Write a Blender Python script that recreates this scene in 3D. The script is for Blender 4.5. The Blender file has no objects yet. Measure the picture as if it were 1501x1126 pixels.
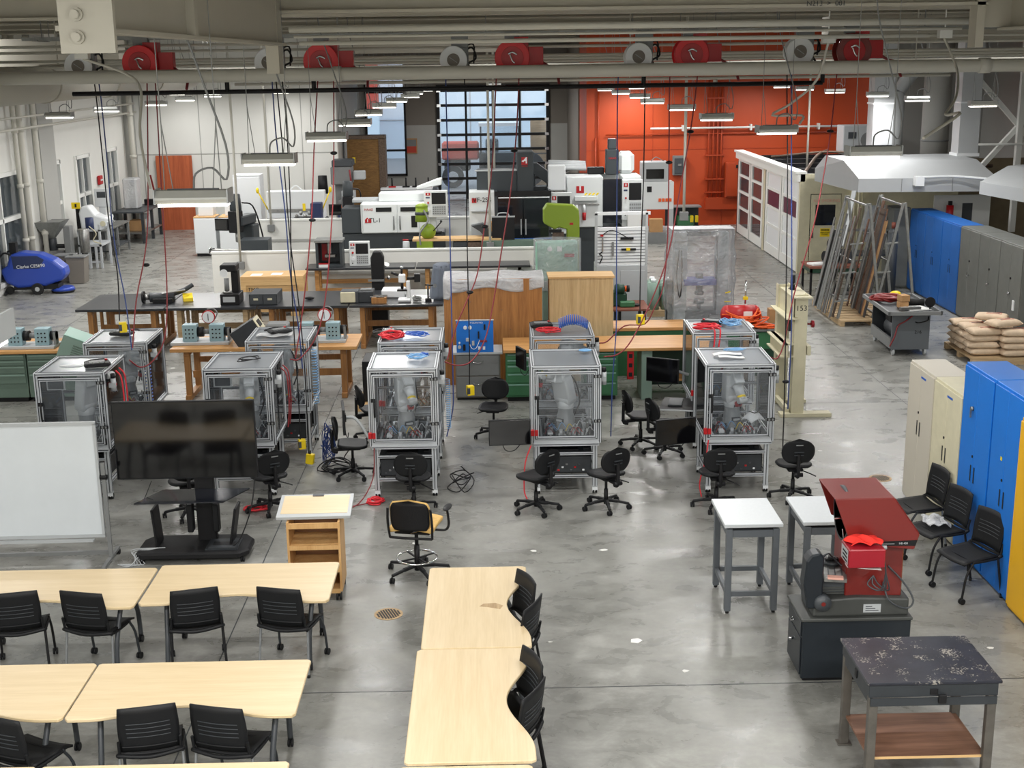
import bpy, bmesh, math, random
from mathutils import Vector, Matrix
SC = bpy.context.scene
COL = SC.collection
PI = math.pi
R = math.radians
random.seed(7)

# ------------------------------------------------------------------ camera
H = 5.597
yaw, th, ro = 0.01623, 0.246986, 0.013291
F = Vector((math.sin(yaw)*math.cos(th), math.cos(yaw)*math.cos(th), -math.sin(th)))
r0 = Vector((math.cos(yaw), -math.sin(yaw), 0)); d0 = F.cross(r0)
rr = r0*math.cos(ro) + d0*math.sin(ro); dd = -r0*math.sin(ro) + d0*math.cos(ro)
cam = bpy.data.cameras.new('camera'); camo = bpy.data.objects.new('camera', cam); COL.objects.link(camo)
camo.matrix_world = Matrix(((rr.x, -dd.x, -F.x, 0), (rr.y, -dd.y, -F.y, 0), (rr.z, -dd.z, -F.z, H), (0, 0, 0, 1)))
cam.sensor_width = 36; cam.sensor_fit = 'HORIZONTAL'; cam.lens = 1882.7/1501*36
cam.clip_start = .05; cam.clip_end = 300
SC.camera = camo
SC.view_settings.view_transform = 'Standard'; SC.view_settings.look = 'None'
SC.view_settings.gamma = 1; SC.view_settings.use_curve_mapping = False
SC.view_settings.exposure = 0.0
SC.cycles.max_bounces = 8; SC.cycles.transparent_max_bounces = 24
SC.cycles.diffuse_bounces = 4
SC.cycles.caustics_reflective = False; SC.cycles.caustics_refractive = False

# ------------------------------------------------------------------ world, fixture lights and ceiling fill
W = bpy.data.worlds.new('world'); SC.world = W; W.use_nodes = True
bg = W.node_tree.nodes['Background']; bg.inputs[0].default_value = (.80, .89, 1, 1); bg.inputs[1].default_value = 2.6
LIGHT_COLS = (-8.2, -2.1, 3.7, 9.4)
FIX_Z = 4.65
LAMP_W = 66
LAMP_FAR = 78
def area(name, loc, sx, sy, power, col=(1, .985, .965), rot=(0, 0, 0)):
    l = bpy.data.lights.new(name, 'AREA'); l.shape = 'RECTANGLE'; l.size = sx; l.size_y = sy
    l.energy = power; l.color = col
    o = bpy.data.objects.new(name, l); COL.objects.link(o); o.location = loc; o.rotation_euler = rot
    return o
# unseen fill lights added over the near hall (above and behind the camera's frame)
for lx in (-7, -2.5, 2, 6.5):
    for ly in (-1.5, 2.0):
        area('ceiling_fill', (lx, ly, 6.3), 1.2, .5, 280)
for lx, ly in ((-8.2, 12.7), (9.4, 12.7), (-8.2, 20.6), (9.4, 20.6), (3.75, 8.7), (9.4, 8.7), (-8.2, 8.7), (-2.15, 4.9), (3.75, 4.9), (-8.2, 16.7), (9.4, 16.7), (.8, 14.7)):
    area('fixture_light', (lx, ly, 4.6), .55, .14, LAMP_W)  # lights without housings; the last stands between the fixture columns
for lx in (-9, -4.6, 0.2, 5, 9.5):  # fill lights added under the roof deck, with no fixtures
    for ly in (22, 28, 34, 40):
        area('ceiling_fill', (lx, ly, 6.3), 1.2, .4, 38)
area('ceiling_fill', (0.2, 49, 6.2), 1.2, .4, 60)

# ------------------------------------------------------------------ materials
def lin(c):
    c = c/255
    return c/12.92 if c <= .04045 else ((c+.055)/1.055)**2.4
def rgb(r, g, b): return (lin(r), lin(g), lin(b), 1)
MT = {}
def mat(name, col, rough=.5, metal=0, var=0, vs=6, bump=0, bs=60, spec=.5, alpha=1, emit=0, coat=0, stretch=None):
    m = bpy.data.materials.new(name); m.use_nodes = True; nt = m.node_tree; N = nt.nodes; L = nt.links
    p = N['Principled BSDF']; c = rgb(*col)
    p.inputs['Base Color'].default_value = c; p.inputs['Roughness'].default_value = rough
    p.inputs['Metallic'].default_value = metal; p.inputs['Specular IOR Level'].default_value = spec
    p.inputs['Alpha'].default_value = alpha; p.inputs['Coat Weight'].default_value = coat
    if emit:
        p.inputs['Emission Color'].default_value = c; p.inputs['Emission Strength'].default_value = emit
    if var or bump:
        tc = N.new('ShaderNodeTexCoord'); mp = N.new('ShaderNodeMapping'); L.new(tc.outputs['Object'], mp.inputs[0])
        if stretch: mp.inputs['Scale'].default_value = stretch
    if var:
        n = N.new('ShaderNodeTexNoise'); n.inputs['Scale'].default_value = vs; n.inputs['Detail'].default_value = 5
        n.inputs['Roughness'].default_value = .6
        L.new(mp.outputs[0], n.inputs['Vector'])
        cr = N.new('ShaderNodeValToRGB'); L.new(n.outputs['Fac'], cr.inputs[0])
        cr.color_ramp.elements[0].position = .3; cr.color_ramp.elements[1].position = .7
        cr.color_ramp.elements[0].color = tuple(x*(1-var) for x in c[:3])+(1,)
        cr.color_ramp.elements[1].color = tuple(min(1, x*(1+var)) for x in c[:3])+(1,)
        L.new(cr.outputs[0], p.inputs['Base Color'])
    if bump:
        n2 = N.new('ShaderNodeTexNoise'); n2.inputs['Scale'].default_value = bs; n2.inputs['Detail'].default_value = 3
        L.new(mp.outputs[0], n2.inputs['Vector'])
        b = N.new('ShaderNodeBump'); b.inputs['Strength'].default_value = bump; b.inputs['Distance'].default_value = .01
        L.new(n2.outputs['Fac'], b.inputs['Height']); L.new(b.outputs[0], p.inputs['Normal'])
    MT[name] = m
    return m
def wood(name, a, b, axis='X', sc=3, rough=.4, dist=2.5, knots=False):
    m = bpy.data.materials.new(name); m.use_nodes = True; nt = m.node_tree; N = nt.nodes; L = nt.links
    p = N['Principled BSDF']; p.inputs['Roughness'].default_value = rough
    tc = N.new('ShaderNodeTexCoord'); mp = N.new('ShaderNodeMapping'); L.new(tc.outputs['Object'], mp.inputs[0])
    s = {'X': (.35, 6, 6), 'Y': (6, .35, 6), 'Z': (6, 6, .35)}[axis]
    mp.inputs['Scale'].default_value = s
    n = N.new('ShaderNodeTexNoise'); n.inputs['Scale'].default_value = sc; n.inputs['Detail'].default_value = 6
    n.inputs['Distortion'].default_value = dist*.2; L.new(mp.outputs[0], n.inputs['Vector'])
    n2 = N.new('ShaderNodeTexNoise'); n2.inputs['Scale'].default_value = sc*6; n2.inputs['Detail'].default_value = 3
    L.new(mp.outputs[0], n2.inputs['Vector'])
    mx = N.new('ShaderNodeMix'); mx.data_type = 'FLOAT'; mx.inputs[0].default_value = .35
    L.new(n.outputs['Fac'], mx.inputs[2]); L.new(n2.outputs['Fac'], mx.inputs[3])
    cr = N.new('ShaderNodeValToRGB'); L.new(mx.outputs[0], cr.inputs[0])
    cr.color_ramp.elements[0].position = .35; cr.color_ramp.elements[1].position = .65
    cr.color_ramp.elements[0].color = rgb(*a); cr.color_ramp.elements[1].color = rgb(*b)
    L.new(cr.outputs[0], p.inputs['Base Color'])
    MT[name] = m
    return m
def clear(name, tint, amount, rough=.05, gloss=.12, bump=0, bs=8, mul=1.0):
    """clear sheet: mostly see-through, a little body colour and a sheen"""
    m = bpy.data.materials.new(name); m.use_nodes = True; nt = m.node_tree; N = nt.nodes; L = nt.links
    N.remove(N['Principled BSDF']); out = N['Material Output']
    t = N.new('ShaderNodeBsdfTransparent'); d = N.new('ShaderNodeBsdfDiffuse'); d.inputs[0].default_value = rgb(*tint)
    g = N.new('ShaderNodeBsdfGlossy'); g.inputs['Roughness'].default_value = rough
    t.inputs[0].default_value = (.96, .97, .98, 1)
    m1 = N.new('ShaderNodeMixShader'); L.new(t.outputs[0], m1.inputs[1]); L.new(d.outputs[0], m1.inputs[2]); m1.inputs[0].default_value = amount
    m2 = N.new('ShaderNodeMixShader'); L.new(m1.outputs[0], m2.inputs[1]); L.new(g.outputs[0], m2.inputs[2])
    fr = N.new('ShaderNodeFresnel'); fr.inputs[0].default_value = 1.45
    mm = N.new('ShaderNodeMath'); mm.operation = 'MULTIPLY_ADD'; mm.inputs[1].default_value = mul; mm.inputs[2].default_value = gloss*.3
    L.new(fr.outputs[0], mm.inputs[0]); L.new(mm.outputs[0], m2.inputs[0]); L.new(m2.outputs[0], out.inputs[0])
    if bump:
        tc = N.new('ShaderNodeTexCoord'); n2 = N.new('ShaderNodeTexNoise'); n2.inputs['Scale'].default_value = bs; n2.inputs['Detail'].default_value = 4
        n2.inputs['Distortion'].default_value = 1.5
        L.new(tc.outputs['Object'], n2.inputs['Vector'])
        b = N.new('ShaderNodeBump'); b.inputs['Strength'].default_value = bump; b.inputs['Distance'].default_value = .06
        L.new(n2.outputs['Fac'], b.inputs['Height']); L.new(b.outputs[0], g.inputs['Normal']); L.new(b.outputs[0], fr.inputs['Normal']); L.new(b.outputs[0], d.inputs['Normal'])
    MT[name] = m
    return m
mat('black', (24, 24, 26), .5, bump=.15, spec=.3)
mat('bench_black', (46, 48, 52), .28)
mat('black_plastic', (24, 25, 27), .55, spec=.28)
mat('black_fabric', (24, 24, 26), .8, bump=.3, bs=150)
mat('screen', (10, 10, 12), .08, spec=.8)
mat('rubber', (22, 22, 22), .7)
mat('dark_grey', (62, 66, 70), .45)
mat('charcoal', (46, 50, 54), .5, var=.15)
mat('grey', (120, 122, 122), .5, var=.06)
mat('light_grey', (176, 180, 182), .45)
mat('silver_leg', (150, 153, 156), .35, .6)
mat('alu', (200, 204, 208), .4, .25)
mat('alu_groove', (70, 73, 78), .5, .4)
mat('chrome', (220, 222, 225), .15, 1)
mat('steel', (150, 150, 148), .35, .85, var=.2, vs=12)
mat('galv', (138, 140, 138), .5, .5, var=.15, vs=14)
mat('rust_steel', (96, 80, 68), .6, .3, var=.35, vs=20)
mat('white', (226, 229, 231), .4)
mat('white_paint', (225, 226, 222), .6)
mat('wall_white', (222, 222, 217), .7, var=.03, vs=.6)
mat('wall_grey', (168, 168, 164), .7, var=.05, vs=.5)
mat('taupe', (122, 116, 108), .7, var=.06, vs=.5)
mat('orange_wall', (184, 68, 22), .55, var=.06, vs=.7)
mat('orange_paint', (172, 62, 22), .5)
mat('cream_paint', (206, 200, 172), .5, var=.07, vs=5)
mat('ceil', (176, 172, 160), .7, var=.05, vs=.8)
mat('pipe_paint', (198, 196, 186), .5)
mat('brown_wall', (112, 100, 78), .7, var=.15, vs=2)
mat('red', (176, 22, 28), .4)
mat('dark_red', (120, 24, 22), .45)
mat('hose_red', (128, 40, 44), .5)
mat('reel_red', (214, 24, 32), .4)
mat('leg_steel', (92, 88, 82), .5, .2, var=.2, vs=9)
mat('rope_red', (214, 40, 52), .55)
mat('hose_blue', (40, 64, 124), .45)
mat('pale_blue', (120, 172, 218), .4)
mat('coil_blue', (42, 96, 190), .35)
mat('yellow', (236, 206, 20), .5)
mat('orange', (226, 92, 30), .55)
mat('green_bench', (58, 114, 76), .5, var=.08)
mat('green_dark', (24, 60, 42), .5)
mat('sage', (96, 116, 104), .5, var=.06)
mat('sage_light', (126, 150, 138), .5)
mat('teal', (122, 160, 146), .5)
mat('lime', (128, 152, 34), .4)
mat('mint', (150, 196, 176), .4)
mat('housing', (186, 188, 184), .45, .2)
mat('outside_tan', (196, 188, 164), .8, var=.1, vs=2)
mat('box_teal', (140, 168, 176), .45)
mat('navy', (30, 44, 84), .5)
mat('cab_blue', (18, 112, 204), .42, var=.04, vs=3)
mat('cab_blue_far', (28, 98, 178), .4, var=.05, vs=3)
mat('cab_beige', (196, 190, 176), .45)
mat('cab_grey', (104, 106, 102), .45, var=.1, vs=4)
mat('cab_yellow', (222, 170, 24), .45)
mat('scrub_blue', (42, 72, 170), .3)
mat('comp_red', (116, 34, 30), .3, coat=.3)
mat('comp_crimson', (150, 24, 38), .35)
mat('comp_base', (66, 68, 66), .5, var=.1)
mat('comp_cab', (30, 36, 42), .35, var=.12, vs=5)
mat('table_grey_steel', (92, 97, 102), .45)
mat('stone_white', (198, 203, 206), .35, var=.03, vs=30)
mat('bag', (206, 184, 158), .8, var=.12, vs=8, bump=.5, bs=12)
mat('cardboard', (176, 136, 92), .8, var=.06)
mat('paper', (232, 232, 230), .8)
mat('robot_grey', (196, 200, 202), .35)
mat('robot_dark', (136, 140, 142), .4)
mat('cloth_red', (232, 50, 40), .85, bump=.4, bs=30)
mat('pink', (224, 168, 152), .7)
mat('tan_fabric', (222, 182, 110), .8, var=.18, vs=14, stretch=(1, 6, 1))
mat('lamp_on', (255, 250, 240), .5, emit=5)
mat('board', (212, 218, 222), .25, var=.03, vs=2)
mat('glassdark', (30, 32, 38), .08, spec=.7)
mat('machine_dark', (52, 58, 62), .45)
mat('machine_white', (218, 222, 222), .4)
mat('far_pale', (206, 224, 236), .8)  # plain pale colour of the facades outdoors
mat('brick_red', (186, 70, 54), .8)
mat('cover_grey', (96, 104, 116), .7, bump=.6, bs=10)
mat('brown_top', (126, 74, 58), .6, var=.1)
mat('hood_white', (172, 175, 177), .45, var=.03, vs=1.5)
mat('maroon', (84, 34, 60), .4)
mat('copper', (120, 60, 44), .5)
wood('maple', (206, 184, 144), (220, 200, 164), 'X', 1.8, .38)
wood('mapleY', (226, 198, 152), (238, 214, 172), 'Y', 1.8, .38)
wood('butcher', (176, 124, 70), (208, 160, 100), 'X', 3, .45)
wood('trestle', (138, 94, 50), (172, 122, 68), 'Z', 3, .5)
wood('ply_orange', (136, 86, 40), (182, 126, 66), 'Z', 2, .55)
wood('ply_pale', (178, 150, 106), (206, 180, 136), 'Z', 3, .6)
wood('ply_red', (156, 74, 40), (190, 98, 58), 'Z', 1.6, .6)
wood('pine', (196, 156, 104), (222, 186, 132), 'X', 2, .6)
wood('pallet_wood', (160, 134, 100), (196, 170, 132), 'X', 3, .8)
wood('lectern_wood', (196, 150, 94), (216, 174, 118), 'Z', 2, .45)
wood('lectern_dark', (122, 86, 58), (146, 106, 72), 'X', 2, .5)
wood('shelf_ply', (96, 66, 50), (134, 98, 78), 'X', 2.5, .6)
wood('osb', (86, 60, 30), (150, 112, 62), 'X', 9, .8, 9)
clear('poly', (200, 208, 216), .03, .04, .02)
clear('poly_top_haze', (178, 186, 194), .28, .28, .1, mul=.5)  # grey body colour stands in for the ceiling reflected in the lids
clear('window_glass', (200, 220, 235), .10, .05, .2)
clear('wrap', (242, 244, 246), .45, .2, .2, .8, 5, .4)
clear('wrap_thin', (238, 242, 246), .14, .12, .25, .9, 6, .3)
clear('tub', (190, 210, 226), .45, .2, .2)

def plain_ramp(nt, fac, stops):
    cr = nt.nodes.new('ShaderNodeValToRGB'); nt.links.new(fac, cr.inputs[0]); e = cr.color_ramp.elements
    e[0].position, e[0].color = stops[0]; e[1].position, e[1].color = stops[-1]
    for p, c in stops[1:-1]:
        x = e.new(p); x.color = c
    return cr.outputs[0]
def mat_floor():
    m = bpy.data.materials.new('polished_concrete'); m.use_nodes = True; nt = m.node_tree; N = nt.nodes; L = nt.links
    p = N['Principled BSDF']; tc = N.new('ShaderNodeTexCoord')
    def noise(scale, detail, st=(1, 1, 1), d=0):
        mp = N.new('ShaderNodeMapping'); mp.inputs['Scale'].default_value = st; L.new(tc.outputs['Object'], mp.inputs[0])
        n = N.new('ShaderNodeTexNoise'); n.inputs['Scale'].default_value = scale; n.inputs['Detail'].default_value = detail
        n.inputs['Roughness'].default_value = .62; n.inputs['Distortion'].default_value = d
        L.new(mp.outputs[0], n.inputs['Vector']); return n.outputs['Fac']
    a = noise(.55, 8, (1, 1.3, 1), .6); b = noise(2.4, 6, (.8, 1.2, 1), .5); c = noise(20, 5, (.8, 1, 1), .3)
    g = [rgb(v, v, v-4) for v in (92, 126, 148, 172)]
    c1 = plain_ramp(nt, a, [(.30, g[0]), (.45, g[1]), (.56, g[2]), (.72, g[3])])
    c2 = plain_ramp(nt, b, [(.30, rgb(98, 98, 93)), (.5, rgb(132, 132, 126)), (.70, rgb(176, 176, 170))])
    c3 = plain_ramp(nt, c, [(.35, rgb(94, 93, 88)), (.5, rgb(128, 128, 124)), (.75, rgb(188, 188, 184))])
    x = N.new('ShaderNodeMix'); x.data_type = 'RGBA'; x.inputs[0].default_value = .5; L.new(c1, x.inputs[6]); L.new(c2, x.inputs[7])
    y = N.new('ShaderNodeMix'); y.data_type = 'RGBA'; y.inputs[0].default_value = .14; L.new(x.outputs[2], y.inputs[6]); L.new(c3, y.inputs[7])
    L.new(y.outputs[2], p.inputs['Base Color'])
    r = plain_ramp(nt, b, [(.3, (.2, .2, .2, 1)), (.7, (.42, .42, .42, 1))]); L.new(r, p.inputs['Roughness'])
    p.inputs['Specular IOR Level'].default_value = .42
    MT['floor'] = m
mat_floor()
def mat_scuffed():
    m = mat('scuffed_black', (36, 38, 48), .38, var=.3, vs=5); nt = m.node_tree; N = nt.nodes; L = nt.links
    p = N['Principled BSDF']; old = p.inputs['Base Color'].links[0].from_socket
    tc = N.new('ShaderNodeTexCoord'); n = N.new('ShaderNodeTexNoise'); n.inputs['Scale'].default_value = 60; n.inputs['Detail'].default_value = 12; n.inputs['Distortion'].default_value = .6
    L.new(tc.outputs['Object'], n.inputs['Vector'])
    n2 = N.new('ShaderNodeTexNoise'); n2.inputs['Scale'].default_value = 9; L.new(tc.outputs['Object'], n2.inputs['Vector'])
    mu = N.new('ShaderNodeMath'); mu.operation = 'MULTIPLY'; L.new(n.outputs['Fac'], mu.inputs[0]); L.new(n2.outputs['Fac'], mu.inputs[1])
    f = plain_ramp(nt, mu.outputs[0], [(.335, (0, 0, 0, 1)), (.385, (.6, .6, .6, 1))])
    x = N.new('ShaderNodeMix'); x.data_type = 'RGBA'; L.new(f, x.inputs[0]); L.new(old, x.inputs[6]); x.inputs[7].default_value = rgb(176, 170, 158)
    L.new(x.outputs[2], p.inputs['Base Color'])
mat_scuffed()

# ------------------------------------------------------------------ mesh builder
def catmull(pts, k=5):
    if len(pts) < 3: return [Vector(p) for p in pts]
    P = [Vector(p) for p in pts]; P = [P[0]*2-P[1]] + P + [P[-1]*2-P[-2]]; out = []
    for i in range(1, len(P)-2):
        for j in range(k):
            t = j/k; a, b, c, d = P[i-1:i+3]
            out.append(.5*((2*b)+(c-a)*t+(2*a-5*b+4*c-d)*t*t+(3*b-a-3*c+d)*t**3))
    out.append(P[-2]); return out
class B:
    def __init__(s, m='grey'): s.v = []; s.f = []; s.mi = []; s.sm = []; s.mats = [m]; s.k = 0; s.M = None
    def m(s, name):
        if name not in s.mats: s.mats.append(name)
        s.k = s.mats.index(name); return s
    def add(s, vs, fs, smooth=False):
        o = len(s.v)
        vs = [Vector(v) for v in vs]
        if s.M is not None: vs = [s.M @ v for v in vs]
        s.v += vs
        for f in fs: s.f.append([i+o for i in f]); s.mi.append(s.k); s.sm.append(smooth)
        return s
    def bx(s, x0, x1, y0, y1, z0, z1):
        vs = [(x, y, z) for z in (z0, z1) for y in (y0, y1) for x in (x0, x1)]
        return s.add(vs, [(0, 2, 3, 1), (4, 5, 7, 6), (0, 1, 5, 4), (2, 6, 7, 3), (0, 4, 6, 2), (1, 3, 7, 5)])
    def box(s, c, d, rot=None):
        hx, hy, hz = d[0]/2, d[1]/2, d[2]/2
        vs = [Vector((x, y, z)) for z in (-hz, hz) for y in (-hy, hy) for x in (-hx, hx)]
        if rot:
            from mathutils import Euler
            E = Euler(rot).to_matrix(); vs = [E @ v for v in vs]
        return s.add([v+Vector(c) for v in vs], [(0, 2, 3, 1), (4, 5, 7, 6), (0, 1, 5, 4), (2, 6, 7, 3), (0, 4, 6, 2), (1, 3, 7, 5)])
    def bar(s, p, q, w, h=None, up=(0, 0, 1)):
        h = h or w; p = Vector(p); q = Vector(q); d = (q-p).normalized(); u = Vector(up)
        if abs(d.dot(u)) > .98: u = Vector((0, 1, 0))
        a = d.cross(u).normalized(); b = a.cross(d)
        vs = [e+a*i*w/2+b*j*h/2 for e in (p, q) for i, j in ((-1, -1), (1, -1), (1, 1), (-1, 1))]
        return s.add(vs, [(3, 2, 1, 0), (4, 5, 6, 7)]+[(i, (i+1) % 4, (i+1) % 4+4, i+4) for i in range(4)])
    def cyl(s, p, q, r, r2=None, n=12, cap=True):
        r2 = r if r2 is None else r2; p = Vector(p); q = Vector(q); d = (q-p).normalized()
        u = Vector((0, 0, 1)) if abs(d.z) < .9 else Vector((1, 0, 0))
        a = d.cross(u).normalized(); b = d.cross(a)
        vs = [e+(a*math.cos(2*PI*i/n)+b*math.sin(2*PI*i/n))*rad for e, rad in ((p, r), (q, r2)) for i in range(n)]
        s.add(vs, [(i, i+n, (i+1) % n+n, (i+1) % n) for i in range(n)], True)
        if cap:
            o = len(s.v)-2*n
            s.f.append([o+i for i in range(n)]); s.mi.append(s.k); s.sm.append(False)
            s.f.append([o+n+i for i in reversed(range(n))]); s.mi.append(s.k); s.sm.append(False)
        return s
    def tube(s, pts, r, n=6, k=4, closed=False):
        P = catmull(pts, k) if k > 1 else [Vector(p) for p in pts]
        vs = []; prev = None
        for i, p in enumerate(P):
            d = (P[min(i+1, len(P)-1)]-P[max(i-1, 0)])
            d = d.normalized() if d.length > 1e-9 else Vector((0, 0, 1))
            if prev is None:
                u = Vector((0, 0, 1)) if abs(d.z) < .9 else Vector((1, 0, 0)); a = d.cross(u).normalized()
            else:
                a = prev-d*prev.dot(d); a = a.normalized() if a.length > 1e-6 else d.orthogonal().normalized()
            prev = a; b = d.cross(a)
            vs += [p+(a*math.cos(2*PI*j/n)+b*math.sin(2*PI*j/n))*r for j in range(n)]
        fs = [(i*n+j, i*n+(j+1) % n, (i+1)*n+(j+1) % n, (i+1)*n+j) for i in range(len(P)-1) for j in range(n)]
        s.add(vs, fs, True)
        s.add(vs[:n], [list(reversed(range(n)))]); s.add(vs[-n:], [list(range(n))])
        return s
    def lathe(s, prof, c=(0, 0, 0), n=20, axis='Z'):
        vs = []
        for r, z in prof:
            for i in range(n):
                a = 2*PI*i/n; x, y = r*math.cos(a), r*math.sin(a)
                v = {'Z': (x, y, z), 'Y': (x, z, y), 'X': (z, x, y)}[axis]
                vs.append(Vector(v)+Vector(c))
        fs = [(k*n+i, k*n+(i+1) % n, (k+1)*n+(i+1) % n, (k+1)*n+i) for k in range(len(prof)-1) for i in range(n)]
        s.add(vs, fs, True)
        return s.add(vs[:n], [list(range(n))]).add(vs[-n:], [list(range(n))])
    def prism(s, poly, a, b, ax='Z'):
        """poly in the two other axes (XY for Z, XZ for Y, YZ for X), from a to b"""
        f = {'Z': lambda p, t: (p[0], p[1], t), 'Y': lambda p, t: (p[0], t, p[1]), 'X': lambda p, t: (t, p[0], p[1])}[ax]
        n = len(poly); vs = [f(p, a) for p in poly]+[f(p, b) for p in poly]
        return s.add(vs, [list(range(n)), list(reversed(range(n, 2*n)))]+[(i, (i+1) % n, (i+1) % n+n, i+n) for i in range(n)])
    def sheet(s, fn, nu, nv, thick=.01, smooth=True):
        """closed thin solid over a grid fn(u,v)->(x,y,z)"""
        g = [[Vector(fn(i/nu, j/nv)) for j in range(nv+1)] for i in range(nu+1)]
        nn = []
        for i in range(nu+1):
            for j in range(nv+1):
                a = g[min(i+1, nu)][j]-g[max(i-1, 0)][j]; b = g[i][min(j+1, nv)]-g[i][max(j-1, 0)]
                n = a.cross(b); n = n.normalized() if n.length > 1e-9 else Vector((0, 0, 1)); nn.append(n)
        flat = [g[i][j] for i in range(nu+1) for j in range(nv+1)]; q = len(flat)
        vs = [p+n*thick/2 for p, n in zip(flat, nn)]+[p-n*thick/2 for p, n in zip(flat, nn)]
        w = nv+1; fs = []
        for i in range(nu):
            for j in range(nv):
                a, b, c, d = i*w+j, (i+1)*w+j, (i+1)*w+j+1, i*w+j+1
                fs += [(a, b, c, d), (q+d, q+c, q+b, q+a)]
        ed = [i*w for i in range(nu+1)]+[nu*w+j for j in range(1, w)]+[i*w+nv for i in range(nu-1, -1, -1)]+[j for j in range(nv-1, 0, -1)]
        for i in range(len(ed)):
            a, b = ed[i], ed[(i+1) % len(ed)]; fs.append((b, a, a+q, b+q))
        return s.add(vs, fs, smooth)
    def ell(s, c, d, n=12, k=8, rot=None):
        vs = []
        for j in range(1, k):
            for i in range(n):
                a, t = 2*PI*i/n, PI*j/k
                vs.append(Vector((d[0]*math.cos(a)*math.sin(t), d[1]*math.sin(a)*math.sin(t), d[2]*math.cos(t))))
        vs += [Vector((0, 0, d[2])), Vector((0, 0, -d[2]))]
        if rot:
            from mathutils import Euler
            E = Euler(rot).to_matrix(); vs = [E @ v for v in vs]
        top, bot = n*(k-1), n*(k-1)+1
        fs = [(j*n+i, (j+1)*n+i, (j+1)*n+(i+1) % n, j*n+(i+1) % n) for j in range(k-2) for i in range(n)]
        fs += [(top, i, (i+1) % n) for i in range(n)]+[(bot, (k-2)*n+(i+1) % n, (k-2)*n+i) for i in range(n)]
        return s.add([v+Vector(c) for v in vs], fs, True)
    def build(s, name, parent=None, bev=0, loc=None, rot=None, seg=1):
        me = bpy.data.meshes.new(name); me.from_pydata([tuple(v) for v in s.v], [], s.f)
        for n in s.mats: me.materials.append(MT[n])
        me.polygons.foreach_set('material_index', s.mi); me.polygons.foreach_set('use_smooth', s.sm)
        bm = bmesh.new(); bm.from_mesh(me); bmesh.ops.recalc_face_normals(bm, faces=bm.faces); bm.to_mesh(me); bm.free()
        o = bpy.data.objects.new(name, me); COL.objects.link(o)
        if parent: o.parent = parent
        if loc: o.location = loc
        if rot: o.rotation_euler = rot
        if bev:
            md = o.modifiers.new('bevel', 'BEVEL'); md.width = bev; md.segments = seg; md.limit_method = 'ANGLE'; md.angle_limit = R(40)
        return o
def tag(o, label, cat, group=None):
    o['label'] = label; o['category'] = cat
    if group: o['group'] = group
    return o
def thing(name, label, cat, loc=(0, 0, 0), rz=0, group=None):
    o = bpy.data.objects.new(name, None); COL.objects.link(o); o.empty_display_size = .1
    o.location = loc; o.rotation_euler = (0, 0, R(rz)); return tag(o, label, cat, group)
def struct(o): o['kind'] = 'structure'; return o
def dup(root, loc, rz=None, label=None, group=None):
    r = root.copy(); COL.objects.link(r); r.location = loc
    if rz is not None: r.rotation_euler = (0, 0, R(rz))
    if label: r['label'] = label
    if group: r['group'] = group
    for ch in list(root.children):
        c = ch.copy(); COL.objects.link(c); c.parent = r
        for g in list(ch.children):
            d = g.copy(); COL.objects.link(d); d.parent = c
    return r
def text(body, size, loc, rot, mname, parent=None, name='lettering', depth=.002):
    cu = bpy.data.curves.new(name, 'FONT'); cu.body = body; cu.size = size; cu.extrude = depth; cu.align_x = 'CENTER'; cu.align_y = 'CENTER'
    o = bpy.data.objects.new(name, cu); COL.objects.link(o)
    dg = bpy.context.evaluated_depsgraph_get(); me = bpy.data.meshes.new_from_object(o.evaluated_get(dg))
    bpy.data.objects.remove(o)
    me.materials.clear(); me.materials.append(MT[mname])
    t = bpy.data.objects.new(name, me); COL.objects.link(t); t.location = loc; t.rotation_euler = rot
    if parent: t.parent = parent
    return t
FRONT = (R(90), 0, 0)      # lettering that faces the -Y side
LEFTF = (R(90), 0, R(-90)) # lettering that faces the -X side

# ================================================================== THE SETTING
struct(B('floor').bx(-14, 17, -4, 56, -.2, 0).build('floor'))
jb = B('charcoal')
for x in (-9.4, -2.68, 6.85): jb.bx(x-.006, x+.006, -4, 54, -.05, .0012)
for y in (1.2, 10.75, 20.55, 30.4, 40.2): jb.bx(-12.3, 15.5, y-.006, y+.006, -.05, .0012)
jb = struct(jb.build('trim_1')); jb['label'] = 'saw-cut control joints in the concrete floor'

# left wall with tall windows, pilasters
wl = B('wall_white')
ops = [(31.2, 34.3), (36.8, 37.45), (38.9, 40.25), (42.0, 43.25)]
y = -4
for a, b in ops:
    wl.bx(-12.6, -12.3, y, a, 0, 6.9); wl.bx(-12.6, -12.3, a, b, 2.95, 6.9); wl.bx(-12.6, -12.3, a, b, 0, .25); y = b
wl.bx(-12.6, -12.3, y, 45.4, 0, 6.9)
struct(wl.build('wall_left'))
for i, (a, b) in enumerate(ops):
    w = struct(B('white_paint').bx(-12.42, -12.24, a-.06, a+.06, .2, 3.0).bx(-12.42, -12.24, b-.06, b+.06, .2, 3.0)
               .bx(-12.42, -12.24, a, b, 2.89, 3.0).bx(-12.42, -12.24, a, b, .2, .31).bx(-12.4, -12.27, a, b, 1.75, 1.86)
               .bx(-12.4, -12.27, (a+b)/2-.03, (a+b)/2+.03, .2, 2.95).build('window_%d' % (i+2)))
    B('window_glass').bx(-12.36, -12.345, a+.06, b-.06, .3, 2.89).build('pane', w)
    struct(B('outside_tan').bx(-14.3, -14.0, a-1.5, b+1.5, -.2, 4.2).build('wall_outside_left'))
pl = B('wall_grey')
pl.bx(-12.3, -12.1, 35.5, 36.7, 0, 6.9); pl.bx(-12.3, -12.1, 44.5, 45.2, 0, 6.9)
struct(pl.build('trim_2'))
dp = B('pipe_paint')
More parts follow.
